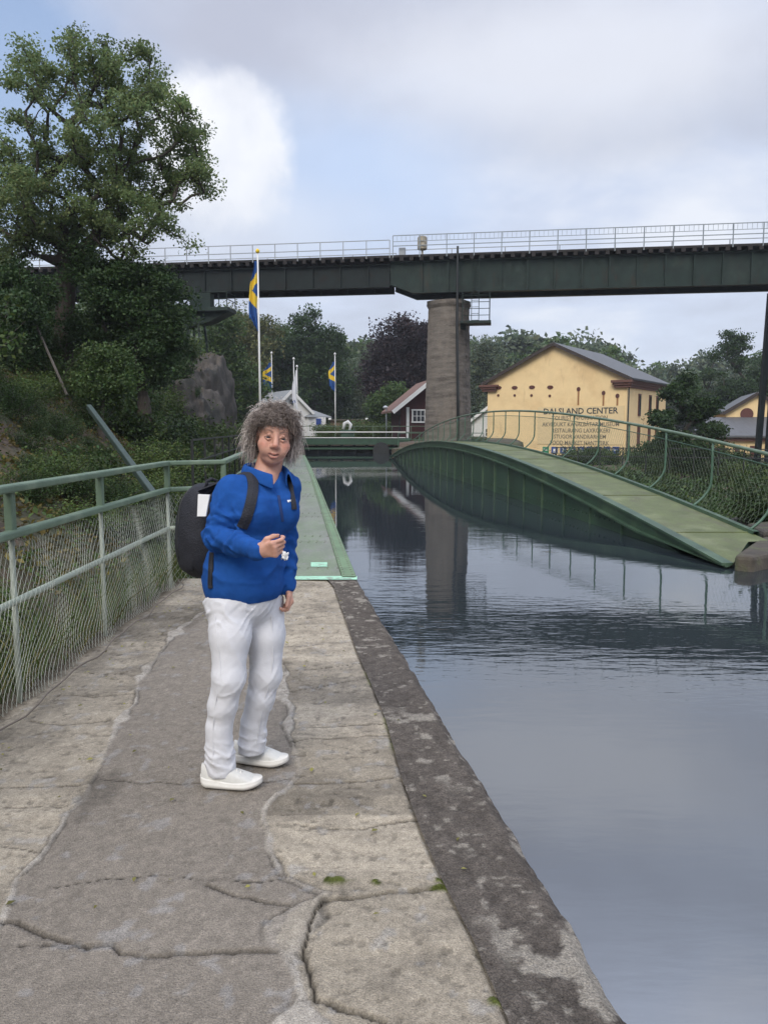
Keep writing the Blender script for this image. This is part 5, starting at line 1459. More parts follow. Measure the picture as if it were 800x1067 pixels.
def blades(name, X_, Y_, Z_, h, w, tint, mt, rg, lean=0.35):
    n = len(X_); b = np.stack([X_, Y_, Z_], 1); a = rg.uniform(0, 6.28, n)
    dx = np.stack([np.cos(a), np.sin(a), np.zeros(n)], 1) * (w / 2)
    hh = (h * rg.uniform(0.4, 1.2, n))[:, None]
    l = np.stack([rg.normal(0, lean, n), rg.normal(0, lean, n), np.ones(n)], 1) * hh
    mid = b + l * 0.55; tip = b + l * np.array([1.35, 1.35, 0.95])
    V = np.stack([b - dx, b + dx, mid + dx * .7, mid - dx * .7, tip, tip], 1).reshape(-1, 3)
    i0 = np.arange(n) * 6
    Fc = np.concatenate([np.stack([i0, i0 + 1, i0 + 2, i0 + 3], 1), np.stack([i0 + 3, i0 + 2, i0 + 4, i0 + 5], 1)])
    me = np_mesh(name, V, Fc, mt); color_attr(me, 'tint', np.repeat(tint, 6, 0)); return link(name, me)
n = 4200
yv = -0.5 + 9.0 * rg.random(n); xv = -2.16 - np.abs(rg.normal(0, 0.55, n)); zv = hterr(xv, yv)
zv = np.where(xv > -2.4, -0.05, zv)
tv = rg.uniform(0.6, 1.4, n); dry = rg.random(n) < 0.25
tint = np.stack([tv * np.where(dry, 1.9, .9), tv * np.where(dry, 1.25, 1), tv * np.where(dry, 1.3, .8)], 1)
tag(blades('tall_grass', xv, yv, zv, 0.55, 0.010, tint, ML_GRASS, rg), kind='stuff')
n = 16000
yv = rg.uniform(59.5, 80, n); xv = rg.uniform(-14, 8, n); zv = hterr(xv, yv)
kp = zv > 0.3; xv, yv, zv = xv[kp], yv[kp], zv[kp]; n = len(xv)
tv = rg.uniform(0.7, 1.4, n)
tag(blades('far_grass', xv, yv, zv - 0.03, 0.3, 0.09, np.stack([tv, tv, tv], 1), ML_GRASS, rg), kind='stuff')

# ---- rock outcrop under the bridge end
M_ROCK = mat('grey_gneiss', (0.068, 0.058, 0.048), 0.9, 0.45, 1.6, 1.0, 4, c2=(0.03, 0.030, 0.024), c2_scale=1.1, c2_lo=.45, c2_hi=.6, stretch=(1, 1, 0.6), rust=((0.075, 0.055, 0.035), 1.4, 0.52, 0.66, (1, 1, .5)), grain=(9, .35))
def rock(name, c, r, seed, tilt=0.0, n=60, amp=0.5, freq=0.4):
    th = np.linspace(0, 2 * math.pi, n * 2 + 1)[:-1]; ph = np.linspace(0.02, math.pi * 0.98, n)
    T, Pm = np.meshgrid(th, ph)
    d = np.stack([np.sin(Pm) * np.cos(T), np.sin(Pm) * np.sin(T), np.cos(Pm)], -1)
    d = np.sign(d) * np.abs(d) ** 0.75
    p = d * np.array(r)
    # jointed, slabby displacement
    nx_ = fbm(p[..., 0] * freq + seed, p[..., 1] * freq, p[..., 2] * freq, 5)
    lay = fbm(p[..., 0] * 0.3 + p[..., 2] * 0.5 + seed * 2, p[..., 1] * 0.4, (p[..., 2] - 0.6 * p[..., 0]) * 1.3, 3)
    step = np.floor(lay * 13) / 13; nx_ = nx_ + 0.10 * (np.abs(fbm(p[..., 0] * 1.6 + seed, p[..., 1] * 1.6, p[..., 2] * 1.1, 4) - .5) * 2 - .25)
    fac = 1 + amp * (nx_ - 0.5) * 2 + 0.35 * (step - 0.5)
    p = p * fac[..., None]
    p = p + np.array(c)
    ny_, nx2 = T.shape
    idx = np.arange(ny_ * nx2).reshape(ny_, nx2); idx = np.concatenate([idx, idx[:, :1]], 1)
    Fc = np.stack([idx[:-1, :-1], idx[1:, :-1], idx[1:, 1:], idx[:-1, 1:]], -1).reshape(-1, 4)
    return tag(link(name, np_mesh(name, p.reshape(-1, 3), Fc, M_ROCK, False)), kind='structure')
c = at(205, 440, 40); rock('cliff_rock', (c.x - 0.9, 41, 0.6), (1.7, 4.5, 3.2), 3.0)
c = at(214, 420, 46); rock('cliff_rock', (c.x - 0.5, 47, 1.0), (1.5, 5.0, 4.9), 9.0)
c = at(190, 440, 33); rock('cliff_rock', (c.x - 0.6, 34, 0.2), (1.0, 3.6, 1.7), 15.0)
c = at(236, 462, 42); rock('cliff_rock', (c.x - 0.1, 41, -0.4), (0.6, 3.0, 1.5), 19.0)
c = at(190, 482, 22); rock('cliff_rock', (c.x - 0.7, 23, 0.1), (0.6, 3.0, 0.7), 27.0, n=50)
LBK = 'small green bush growing out of the rock face below the bridge end'
for px, py, d, s_ in ((188, 395, 40, 1.3), (200, 372, 44, 1.3), (205, 366, 45, .8), (182, 425, 37, 1.2), (196, 450, 34, 1.0), (178, 455, 32, 1.3), (206, 462, 37, .9), (232, 455, 44, .9), (168, 440, 34, 1.3), (210, 405, 40, .5), (228, 470, 40, .8), (172, 400, 38, 1.5), (186, 370, 43, 1.4)):
    p = at(px, py, d); k = int(rg.choice([1, 3, 0])); o = copy_tree(bp_[k]); o.location = (p.x, d - 1.2, p.z - 0.5); o.rotation_euler = (0, 0, random.uniform(0, 6.28)); o.scale = (s_, s_, s_ * .9)
    tag(o, LBK, 'bush', 'bushes on the rock face')

# ---- fallen leaves and crumbs of mortar on the path
n = 170
yv = 1.6 + 6.2 * rg.random(n) ** 1.2; q = rg.random(n); xr_ = 0.45 - 0.154 * (yv - 1.885)
xv = np.where(rg.random(n) < 0.6, -2.05 + np.abs(rg.normal(0, 0.22, n)), -2.0 + q * (xr_ + 2.0))
tv = rg.uniform(0.8, 2.6, n)
tag(link('leaf_litter', leaf_mesh('leaf_litter', np.stack([xv, yv, np.full(n, 0.012)], 1), 0.026, np.stack([tv * 2.0, tv * 1.15, tv * 1.2], 1), ML_BUSH, rg, up=2.2)), kind='stuff')

# ---- thin damp air over the valley
hm = bpy.data.materials.new('damp_air'); hm.use_nodes = True
t = hm.node_tree
for n in list(t.nodes):
    if n.type != 'OUTPUT_MATERIAL': t.nodes.remove(n)
pv = t.nodes.new('ShaderNodeVolumePrincipled'); pv.inputs['Color'].default_value = (0.80, 0.86, 0.95, 1); pv.inputs['Density'].default_value = 0.00042
t.links.new(pv.outputs[0], t.nodes['Material Output'].inputs['Volume'])
mb = MB(); mb.box((0, 590, 15.5), (1900, 1320, 45))
tag(mb.build('haze', hm), kind='stuff')
S.cycles.volume_bounces = 0
# ================================================================== THE WOMAN
class Field:
    """signed distance field on a rectilinear grid, meshed with surface nets"""
    def __init__(s, xs, ys, zs):
        s.x, s.y, s.z = [np.asarray(a, np.float32) for a in (xs, ys, zs)]
        s.F = np.full((len(s.x), len(s.y), len(s.z)), 0.5, np.float32)
    def block(s, lo, hi):
        r = []
        for a, l, h in ((s.x, lo[0], hi[0]), (s.y, lo[1], hi[1]), (s.z, lo[2], hi[2])):
            i0 = max(0, int(np.searchsorted(a, l)) - 1); i1 = min(len(a), int(np.searchsorted(a, h)) + 1)
            if i1 <= i0: return None
            r.append(slice(i0, i1))
        return tuple(r)
    def coords(s, b):
        return s.x[b[0]][:, None, None], s.y[b[1]][None, :, None], s.z[b[2]][None, None, :]
    def op(s, fn, lo, hi, k=0.02, mode='u'):
        b = s.block(np.asarray(lo) - k * 1.5, np.asarray(hi) + k * 1.5)
        if b is None: return
        X, Y, Z = s.coords(b); d = fn(X, Y, Z); A = s.F[b]
        if mode == 'u':
            h = np.clip(0.5 + 0.5 * (A - d) / k, 0, 1); s.F[b] = A * (1 - h) + d * h - k * h * (1 - h)
        elif mode == 's':
            d = -d
            h = np.clip(0.5 - 0.5 * (A - d) / k, 0, 1); s.F[b] = A * (1 - h) + d * h + k * h * (1 - h)
        elif mode == 'add': s.F[b] = A + d
    def cone(s, a, b, ra, rb, k=0.02, mode='u', axis=None, f=1.0):
        """tapered limb from a to b; f > 1 widens the section along axis"""
        a = np.asarray(a, np.float32); b = np.asarray(b, np.float32); ab = b - a; L2 = float(ab @ ab) + 1e-12
        m = max(ra, rb) * max(1, f) + 0.01
        if axis is not None: ax = np.asarray(axis, np.float32); ax = ax / np.linalg.norm(ax)
        def fn(X, Y, Z):
            px, py, pz = X - a[0], Y - a[1], Z - a[2]
            t = np.clip((px * ab[0] + py * ab[1] + pz * ab[2]) / L2, 0, 1)
            qx, qy, qz = px - t * ab[0], py - t * ab[1], pz - t * ab[2]
            if axis is not None:
                w = qx * ax[0] + qy * ax[1] + qz * ax[2]; g = 1 / f - 1
                qx, qy, qz = qx + ax[0] * w * g, qy + ax[1] * w * g, qz + ax[2] * w * g
            return np.sqrt(qx * qx + qy * qy + qz * qz) - (ra + (rb - ra) * t)
        s.op(fn, np.minimum(a, b) - m, np.maximum(a, b) + m, k, mode)
    def ell(s, c, r, M=None, k=0.02, mode='u'):
        """ellipsoid with axes of the 3x3 matrix M"""
        c = np.asarray(c, np.float32); r = np.asarray(r, np.float32); M3 = np.eye(3) if M is None else np.asarray(M)
        m = float(r.max()) + 0.01; rm = float(r.min())
        def fn(X, Y, Z):
            px, py, pz = X - c[0], Y - c[1], Z - c[2]
            u = [(px * M3[0, i] + py * M3[1, i] + pz * M3[2, i]) for i in range(3)]
            k0 = np.sqrt((u[0] / r[0]) ** 2 + (u[1] / r[1]) ** 2 + (u[2] / r[2]) ** 2)
            k1 = np.sqrt((u[0] / r[0] ** 2) ** 2 + (u[1] / r[1] ** 2) ** 2 + (u[2] / r[2] ** 2) ** 2) + 1e-6
            return k0 * (k0 - 1) / k1
        s.op(fn, c - m, c + m, k, mode)
    def sbox(s, c, r, M, p=4.0, k=0.02, mode='u', taper=0.0):
        c = np.asarray(c, np.float32); M3 = np.asarray(M); m = float(max(r)) * 1.3
        def fn(X, Y, Z):
            px, py, pz = X - c[0], Y - c[1], Z - c[2]
            u = [(px * M3[0, i] + py * M3[1, i] + pz * M3[2, i]) for i in range(3)]
            tp = 1 - taper * u[2] / r[2]
            q = (np.abs(u[0] / (r[0] * tp)) ** p + np.abs(u[1] / (r[1] * tp)) ** p + np.abs(u[2] / r[2]) ** p) ** (1 / p)
            return (q - 1) * min(r)
        s.op(fn, c - m, c + m, k, mode)
    def ray(s, px, py):
        o = np.array([0, 0, CAM_Z]); d = np.array(at(px, py, 3.0)) - o; d /= np.linalg.norm(d)
        t = np.arange(2.7, 4.2, .002); p = o + d * t[:, None]
        ix = [np.clip(np.searchsorted(a, p[:, i]), 0, len(a) - 1) for i, a in enumerate((s.x, s.y, s.z))]
        f = s.F[ix[0], ix[1], ix[2]]; k = np.nonzero(f < 0)[0]
        return p[k[0]] if len(k) else p[len(t) // 2]
    def wrinkle(s, fn, lo, hi):
        s.op(fn, lo, hi, 0.0, 'add')
    def mesh(s):
        F = s.F; I = F < 0
        n = F.shape
        cnt = np.zeros(tuple(i - 1 for i in n), np.int8)
        c = [slice(0, -1), slice(1, None)]
        for a in (0, 1):
            for b in (0, 1):
                for d in (0, 1): cnt += I[c[a], c[b], c[d]]
        act = (cnt > 0) & (cnt < 8)
        ii, jj, kk = np.nonzero(act)
        vid = np.full(act.shape, -1, np.int32); vid[ii, jj, kk] = np.arange(len(ii), dtype=np.int32)
        P = np.zeros((len(ii), 3), np.float64); W_ = np.zeros(len(ii))
        def g(a, b, d): return F[ii + a, jj + b, kk + d]
        for ax in range(3):
            for u in (0, 1):
                for v in (0, 1):
                    o0 = [0, 0, 0]; oth = [q for q in range(3) if q != ax]; o0[oth[0]] = u; o0[oth[1]] = v; o1 = list(o0); o1[ax] = 1
                    f0 = g(*o0); f1 = g(*o1); m = (f0 < 0) != (f1 < 0)
                    t = np.where(m, f0 / np.where(m, f0 - f1, 1), 0)
                    c0 = np.stack([s.x[ii + o0[0]], s.y[jj + o0[1]], s.z[kk + o0[2]]], 1).astype(np.float64)
                    c1 = np.stack([s.x[ii + o1[0]], s.y[jj + o1[1]], s.z[kk + o1[2]]], 1)
                    P += np.where(m[:, None], c0 + (c1 - c0) * t[:, None], 0); W_ += m
        P /= W_[:, None]
        Q = []
        # x edges
        for ax in range(3):
            sl0 = [slice(1, -1)] * 3; sl0[ax] = slice(0, -1); sl1 = list(sl0); sl1[ax] = slice(1, None)
            a = I[tuple(sl0)]; b = I[tuple(sl1)]
            for sgn in (0, 1):
                e = np.nonzero((a & ~b) if sgn == 0 else (~a & b))
                q = [x.copy() for x in e]
                for d in range(3):
                    if d != ax: q[d] = q[d] + 1
                o = [d for d in range(3) if d != ax]
                def v(du, dv):
                    r = [x.copy() for x in q]; r[o[0]] -= du; r[o[1]] -= dv; return vid[tuple(r)]
                quad = [v(1, 1), v(0, 1), v(0, 0), v(1, 0)]
                fl = (sgn == 1) ^ (ax == 1)
                if fl: quad = quad[::-1]
                Q.append(np.stack(quad, 1))
        return P, np.concatenate(Q)
def lin(a, b, s): return np.arange(a, b, s)
def fine_axis(lo, hi, coarse, spans):
    """coarse spacing with finer spans (a, b, step)"""
    out = [lo]
    while out[-1] < hi:
        x = out[-1]; st = coarse
        for a, b, f in spans:
            if a - 1e-6 <= x < b: st = f
            elif x < a < x + st: st = min(st, max(a - x, 1e-3))
        out.append(x + st)
    return np.array(out)
def smooth_mesh(P, Q, it=1, lam=0.5):
    for _ in range(it):
        acc = np.zeros_like(P); w = np.zeros(len(P))
        for a in range(4):
            for b in ((a + 1) % 4, (a - 1) % 4):
                np.add.at(acc, Q[:, a], P[Q[:, b]]); np.add.at(w, Q[:, a], 1)
        P = P * (1 - lam) + acc / np.maximum(w, 1)[:, None] * lam
    return P
def A3(px, py, d): return np.array(at(px, py, d))

M_SKIN = mat('sun_tanned_skin', (1, 1, 1), 0.5, 0.08, 60.0, 0.12, 220, attr='tint', spec=0.35)
M_SKIN.node_tree.nodes['Principled BSDF'].inputs['Subsurface Weight'].default_value = 0.12
M_SKIN.node_tree.nodes['Principled BSDF'].inputs['Subsurface Radius'].default_value = (0.02, 0.008, 0.004)
M_SKIN.node_tree.nodes['Principled BSDF'].inputs['Subsurface Scale'].default_value = 0.4
M_FLEECE = mat('blue_fleece', (0.013, 0.070, 0.265), 0.95, 0.14, 35.0, 0.18, 420, spec=0.15)
M_FLEECE_D = mat('dark_blue_zip_band', (0.008, 0.03, 0.12), 0.8, 0.1, 30)
M_DENIM = mat('white_denim', (0.63, 0.63, 0.65), 0.85, 0.05, 30.0, 0.25, 350, spec=0.2)
M_SHOE = mat('off_white_mesh_fabric', (0.58, 0.57, 0.53), 0.85, 0.06, 60.0, 0.3, 400)
M_SOLE = mat('cream_foam_sole', (0.62, 0.60, 0.55), 0.6, 0.08, 20.0)
M_PACK = mat('black_navy_nylon', (0.010, 0.011, 0.017), 0.75, 0.25, 30.0, 0.4, 160)
M_PAPER = mat('white_paper', (0.74, 0.74, 0.74), 0.7, 0.03)

WD = 3.38
YAW = R(42)
Ft = np.array([math.sin(YAW), -math.cos(YAW), 0.0]); Rt = np.array([-math.cos(YAW), -math.sin(YAW), 0.0]); Up = np.array([0, 0, 1.0])
hem = A3(254, 603, WD); waist = A3(259, 570, WD); chest = A3(268, 528, WD + .01); shol = A3(272, 503, WD + .03)
neck0 = A3(277, 497, WD + .045)
HEAD_C = A3(285.3, 454.6, WD + .055)
HS = 1.05
HM = (Matrix.Rotation(R(14), 3, 'Z') @ Matrix.Rotation(R(8), 3, 'Y') @ Matrix.Rotation(R(4), 3, 'X'))
H3 = np.array(HM)
def hp(x, y, z): return HEAD_C + H3 @ (np.array([x, y, z]) * HS)
shR = shol + Rt * 0.148 + Up * -0.022; shL = shol - Rt * 0.135 + Up * -0.022
elR = A3(225.5, 560, 3.23); wrR = A3(270, 573.5, 3.06); haR = A3(296, 571, 3.01)
elL = A3(296, 560, 3.53); wrL = A3(299, 611, 3.47); haL = A3(303.5, 633, 3.45)

def torso(f, grow, hemk=0.0):
    f.cone(hem, waist, .122 + grow + hemk, .115 + grow, .03, axis=Rt, f=1.24)
    f.cone(waist, chest, .115 + grow, .105 + grow, .04, axis=Rt, f=1.28)
    f.cone(chest, shol - Up * .045, .112 + grow, .072 + grow, .05, axis=Rt, f=1.5)
    f.cone(shL + Up * -.02, shR + Up * -.02, .048 + grow, .048 + grow, .05)
    for s in (-1, 1):   # bust
        f.ell(chest + Ft * .078 + Rt * s * .075 - Up * .02, (.070 + grow, .058 + grow, .072 + grow), k=.05)
    f.cone(shol - Up * .03, neck0 - Up * .005, .068 + grow, .050 + grow, .04, axis=Rt, f=1.3)
# ---------------- body: head, neck, trunk, arms, hands, legs in one surface
hx, hy, hzz = HEAD_C
body = Field(fine_axis(-.95, -.28, .010, [(-.63, -.355, .0030)]), fine_axis(2.90, 3.80, .010, [(2.94, 3.12, .0032), (3.28, 3.60, .0030)]), fine_axis(0.02, 1.76, .012, [(.84, 1.14, .0034), (1.36, 1.72, .0028)]))
torso(body, -.014)
hipR = A3(239, 632, 3.31); hipL = A3(273, 632, 3.46)
knR = A3(240.5, 706, 3.22); knL = A3(278, 703, 3.40); anR = A3(229.5, 790, 3.29); anL = A3(262, 772, 3.46)
body.cone(hipR + Up * .03, knR, .082, .052, .03); cfR = A3(230, 750, 3.25); body.cone(knR, cfR, .046, .040, .02); body.cone(cfR, anR + Up * -.03, .040, .032, .02)
body.cone(hipL + Up * .03, knL, .082, .052, .03); cfL = A3(266, 745, 3.42); body.cone(knL, cfL, .046, .040, .02); body.cone(cfL, anL + Up * -.03, .040, .032, .02)
body.cone(shR, elR, .042, .036, .02); body.cone(elR, wrR, .036, .026, .01, axis=(0, .5, 1), f=1.15)
body.cone(shL, elL, .042, .036, .02); body.cone(elL, wrL, .036, .026, .01)
# neck and head
body.cone(neck0 - Up * .03 - Ft * .01, hp(0, .018, -.10), .062, .058, .03)
def he(c, r, k=.018, mode='u'): body.ell(hp(*c), np.array(r) * HS, H3, k, mode)
he((0, .022, .035), (.075, .096, .086)); he((0, -.03, -.022), (.0565, .062, .080), .03)
he((0, -.062, -.094), (.022, .024, .022), .03)
for s in (-1, 1):
    he((s * .041, -.058, -.034), (.026, .026, .024), .025)     # cheekbone
    he((s * .025, -.050, -.070), (.024, .030, .03), .03)        # jowl
    he((s * .070, .012, -.012), (.010, .020, .032), .008)      # ear
he((0, -.074, .030), (.046, .014, .014), .03)
for s in (-1, 1): he((s * .031, -.101, -.001), (.017, .014, .0075), .012, 's')
def hc_(a, b, ra, rb, k=.01, mode='u'): body.cone(hp(*a), hp(*b), ra * HS, rb * HS, k, mode)
hc_((0, -.090, .014), (0, -.112, -.030), .0085, .0125, .012)
for s in (-1, 1): he((s * .0125, -.102, -.036), (.0085, .011, .0085), .008); he((s * .007, -.109, -.045), (.004, .004, .003), .003, 's')
he((0, -.088, -.060), (.026, .012, .018), .015)
# smiling mouth, slightly open
for sg in (-1, 1):
    hc_((sg * .029, -.0825, -.0615), (sg * .006, -.0975, -.0662), .0030, .0050, .005); hc_((sg * .006, -.0975, -.0662), (0, -.0975, -.0672), .0050, .0046, .004)
    hc_((sg * .028, -.0825, -.0635), (sg * .010, -.0945, -.0790), .0028, .0056, .005); hc_((sg * .010, -.0945, -.0790), (0, -.0955, -.0808), .0056, .0060, .004)
    hc_((sg * .027, -.089, -.0635), (0, -.104, -.0728), .0016, .0034, .003, 's')
for s in (-1, 1):
    he((s * .036, -.078, -.050), (.014, .014, .022), .02)
    # eyelids
    hc_((s * .017, -.0885, .0022), (s * .031, -.0915, .0082), .0040, .0056, .005); hc_((s * .031, -.0915, .0082), (s * .045, -.083, .0018), .0056, .0040, .005)
    hc_((s * .019, -.0885, -.0052), (s * .031, -.0905, -.0088), .0032, .0042, .005); hc_((s * .031, -.0905, -.0088), (s * .043, -.083, -.0045), .0042, .003, .005)
for zz_ in (.052, .062): hc_((-.025, -.089, zz_), (.025, -.089, zz_), .0012, .0012, .004, 's')
# hands
def hand(f, wrist, d, palm, side, curls, thumb, sc=1.0, spread=0.0):
    d = np.array(d) / np.linalg.norm(d); side = np.array(side, float); side -= d * (side @ d); side /= np.linalg.norm(side); palm = np.cross(d, side); 
    L = .085 * sc
    f.cone(wrist, wrist + d * .02, .026 * sc, .027 * sc, .012, axis=side, f=1.15)
    for i in range(4):
        o = (1.5 - i) * .0185 * sc
        f.cone(wrist + d * .015 + side * o * .6, wrist + d * L * (1.0 - .05 * abs(i - 1)) + side * o, .0145 * sc, .0125 * sc, .012)
        f.ell(wrist + d * L * (1.0 - .05 * abs(i - 1)) + side * o - palm * PN * .004, (.0105 * sc,) * 3, k=.006)   # knuckle
    for i in range(4):
        o = (1.5 - i) * .0185 * sc
        p = wrist + d * L * (1.0 - .05 * abs(i - 1)) + side * o
        lens = [(.042, .026, .021), (.046, .029, .022), (.042, .027, .021), (.033, .021, .018)][i]
        a = 0; dd = d + side * spread * (1.5 - i) * .1
        for q, (ln, cu) in enumerate(zip(lens, curls[i])):
            a += R(cu); v = dd * math.cos(a) + palm * PN * math.sin(a)
            e = p + v * ln * sc; r0 = (.0096, .0088, .0080)[q] * sc
            f.cone(p, e, r0, r0 * .92, .004); p = e
    p = wrist + d * .022 + side * .022 * sc
    for (dv, ln, r0) in thumb:
        v = np.array(dv[0]) * d + np.array(dv[1]) * side + np.array(dv[2]) * palm * PN
        v = d * dv[0] + side * dv[1] + palm * PN * dv[2]; v /= np.linalg.norm(v)
        e = p + v * ln * sc; f.cone(p, e, r0 * sc, r0 * .88 * sc, .006); p = e
    return p
PN = 1.0
dR_ = haR - wrR
# sign of the palm: away from the camera for the right hand
_s = np.array([0.0, -.35, .95]); _d = dR_ / np.linalg.norm(dR_); _n = np.cross(_d, _s)
PN = 1.0 if _n[1] > 0 else -1.0
tipR = hand(body, wrR, dR_, None, _s, [(42, 62, 38), (60, 72, 45), (68, 78, 50), (72, 80, 50)], [((.75, .62, .35), .036, .0135), ((.92, .15, .50), .030, .0115), ((.95, -.15, .45), .022, .0095)], .93)
_d = (haL - wrL); _d = _d / np.linalg.norm(_d); _s = np.array([.35, -.9, 0.0]); _n = np.cross(_d, _s); PN = 1.0 if _n[0] < 0 else -1.0
hand(body, wrL, _d, None, _s, [(35, 60, 40), (45, 65, 45), (50, 65, 45), (55, 65, 45)], [((.8, .55, .3), .036, .0130), ((.95, .1, .4), .030, .0112), ((.95, 0, .4), .022, .0095)], .9)
P, Q = body.mesh(); P = smooth_mesh(P, Q, 1, .35)
# skin colour: lips, brows, flushed cheeks
loc = ((P - HEAD_C) @ H3) / HS
base = np.array([0.52, 0.285, 0.210]); C = np.repeat(base[None], len(P), 0)
C *= (0.9 + 0.2 * fbm(P[:, 0] * 30, P[:, 1] * 30, P[:, 2] * 30, 3))[:, None]
def wgt(c, r, soft=.5):
    q = np.sqrt((((loc - np.array(c)) / np.array(r)) ** 2).sum(1)); return np.clip((1 - q) / soft, 0, 1)[:, None]
def paint(w, c, a=1.0):
    global C
    C = C * (1 - w * a) + np.array(c) * w * a
for s in (-1, 1): paint(wgt((s * .044, -.08, -.03), (.028, .04, .024), .9), (.44, .155, .105), .7)
paint(wgt((0, -.115, -.032), (.02, .025, .02), .9), (.45, .165, .115), .7)
for s in (-1, 1):
    for t in np.linspace(0, 1, 6):
        paint(wgt((s * .028 * t, -.0975 + .014 * t * t, -.0660 + .004 * t), (.0065, .010, .0052), .5), (.34, .11, .09), .7)
        paint(wgt((s * .026 * t, -.0965 + .014 * t * t, -.0812 + .017 * t * t), (.0065, .010, .0062), .5), (.36, .12, .10), .7)
        paint(wgt((s * .027 * t, -.095 + .012 * t * t, -.0730 + .0092 * t * t), (.006, .013, .0030), .4), (.06, .02, .02), .9)  # shade of the open mouth painted into the skin colour
for s in (-1, 1):
    for t in np.linspace(0, 1, 7):
        paint(wgt((s * (.016 + .032 * t), -.092 + .012 * t, .0225 + .006 * math.sin(t * 2.6)), (.006, .012, .0042), .6), (.12, .08, .06), .6)
    for t in np.linspace(-1, 1, 7): paint(wgt((s * (.031 + .013 * t), -.0955 + .006 * t * t, .0022 - .004 * t * t), (.004, .008, .0022), .6), (.03, .018, .015), .8)
    paint(wgt((s * .031, -.094, .0085), (.016, .012, .0035), .6), (.10, .055, .04), .7)
me = np_mesh('person', P, Q, M_SKIN, True); color_attr(me, 'tint', np.clip(C, 0, 1))
person = link('person', me)
tag(person, 'curly haired woman in blue fleece and white trousers standing on the stone path', 'person')
# eyes
M_EYE = mat('eye_white', (0.40, 0.35, 0.32), 0.55, 0.03, spec=0.15); M_IRIS = mat('dark_iris', (0.03, 0.03, 0.035), 0.15, 0.05)
for s in (-1, 1):
    b = MB(); n = 16; c = hp(s * .031, -.0835, -.0012); rr = .0104 * HS
    rows = []; gaze = np.array([0.02, -1, -.02])
    for i in range(13):
        ph = math.pi * i / 12
        rows.append([tuple(c + H3 @ (np.array([math.sin(ph) * math.cos(2 * math.pi * j / n), -math.cos(ph), math.sin(ph) * math.sin(2 * math.pi * j / n)]) * rr)) for j in range(n + 1)])
    b.grid(rows, mi=0); nfaces = len(b.f)
    for fi in range(nfaces):
        if fi // n < 3: b.m[fi] = 1
    b.build('eye', [M_EYE, M_IRIS], person, smooth=True)
mb = MB(); mb.beam(hp(-.013, -.0925, -.0704), hp(.013, -.0925, -.0704), .004, .0036); mb.build('teeth', M_EYE, person)
mb = MB(); c = hp(-.074, .004, -.050); mb.tube([c + H3 @ np.array([0, .010 * math.cos(a), .013 * math.sin(a) - .008]) for a in np.linspace(0, 6.28, 14)], .0012, 5); mb.build('earring', M_WIRE, person, smooth=True)

# ---------------- fleece jacket
jk = Field(lin(-.98, -.28, .0062), lin(2.88, 3.80, .0062), lin(.82, 1.46, .0056))
torso(jk, 0.012, .006)
jk.cone(hem - Up * .012, hem + Up * .012, .153, .151, .02, axis=Rt, f=1.22)     # hem roll
jk.cone(shR, shR * .4 + elR * .6, .060, .054, .035); jk.cone(shR * .4 + elR * .6, elR, .054, .053, .02); jk.cone(elR, elR * .45 + wrR * .55, .053, .047, .02); jk.cone(elR * .45 + wrR * .55, wrR - (wrR - elR) * .02, .047, .036, .012)
jk.cone(shL, elL, .060, .055, .035); jk.cone(elL, wrL, .055, .040, .02)
b = jk.block((-9, -9, 0), (9, 9, 9)); X, Y, Z = jk.coords(b)
Xb, Yb, Zb = X + 0 * Y + 0 * Z, Y + 0 * X + 0 * Z, Z + 0 * X + 0 * Y
# soft folds: rings round the sleeve, drag lines on the trunk
def along(a, b_):
    ab = b_ - a; return ((Xb - a[0]) * ab[0] + (Yb - a[1]) * ab[1] + (Zb - a[2]) * ab[2]) / np.sqrt(ab @ ab)
def near(a, b_, r0, r1):
    ab = b_ - a; t = np.clip(((Xb - a[0]) * ab[0] + (Yb - a[1]) * ab[1] + (Zb - a[2]) * ab[2]) / (ab @ ab), 0, 1)
    d = np.sqrt((Xb - a[0] - t * ab[0]) ** 2 + (Yb - a[1] - t * ab[1]) ** 2 + (Zb - a[2] - t * ab[2]) ** 2)
    return np.clip((r1 - d) / (r1 - r0), 0, 1)
fn_ = fbm(Xb * 9, Yb * 9, Zb * 9, 3)
wA = near(shR * .4 + elR * .6, elR, .07, .12) * np.sin(along(shR, elR) * 95 + fn_ * 20) * .0048
wB = near(elR, elR * .6 + wrR * .4, .07, .11) * np.sin(along(elR, wrR) * 100 + fn_ * 22) * .0048 + near(elR * .4 + wrR * .6, wrR, .05, .08) * np.sin(along(elR, wrR) * 150 + fn_ * 8) * .0028
wC = near(shL, wrL, .06, .10) * np.sin(along(shL, wrL) * 80 + fn_ * 20) * .0040
def ridge(x, y, z, sd):
    n = fbm(x + sd, y, z, 2); return np.clip(1 - np.abs(n - .5) * 9, 0, 1) ** 2
wT = (fbm(Xb * 7 + Zb * 4, Yb * 7, Zb * 13, 4) - .5) * .012
lowm = np.exp(-((Zb - 1.0) / .10) ** 2); upm = np.exp(-((Zb - 1.22) / .10) ** 2)
wT = wT - ridge(Xb * 5 + Zb * 3, Yb * 5, Zb * 9, 3) * .0105 * lowm - ridge(Xb * 6 - Zb * 6, Yb * 6, Zb * 5, 8) * .0060 * upm
wT = wT - ridge(Xb * 9, Yb * 9, Zb * 15 + Xb * 8, 14) * .0095 * near(shR * .5 + elR * .5, elR * .7 + wrR * .3, .07, .11)
jk.F += wA + wB + wC + wT
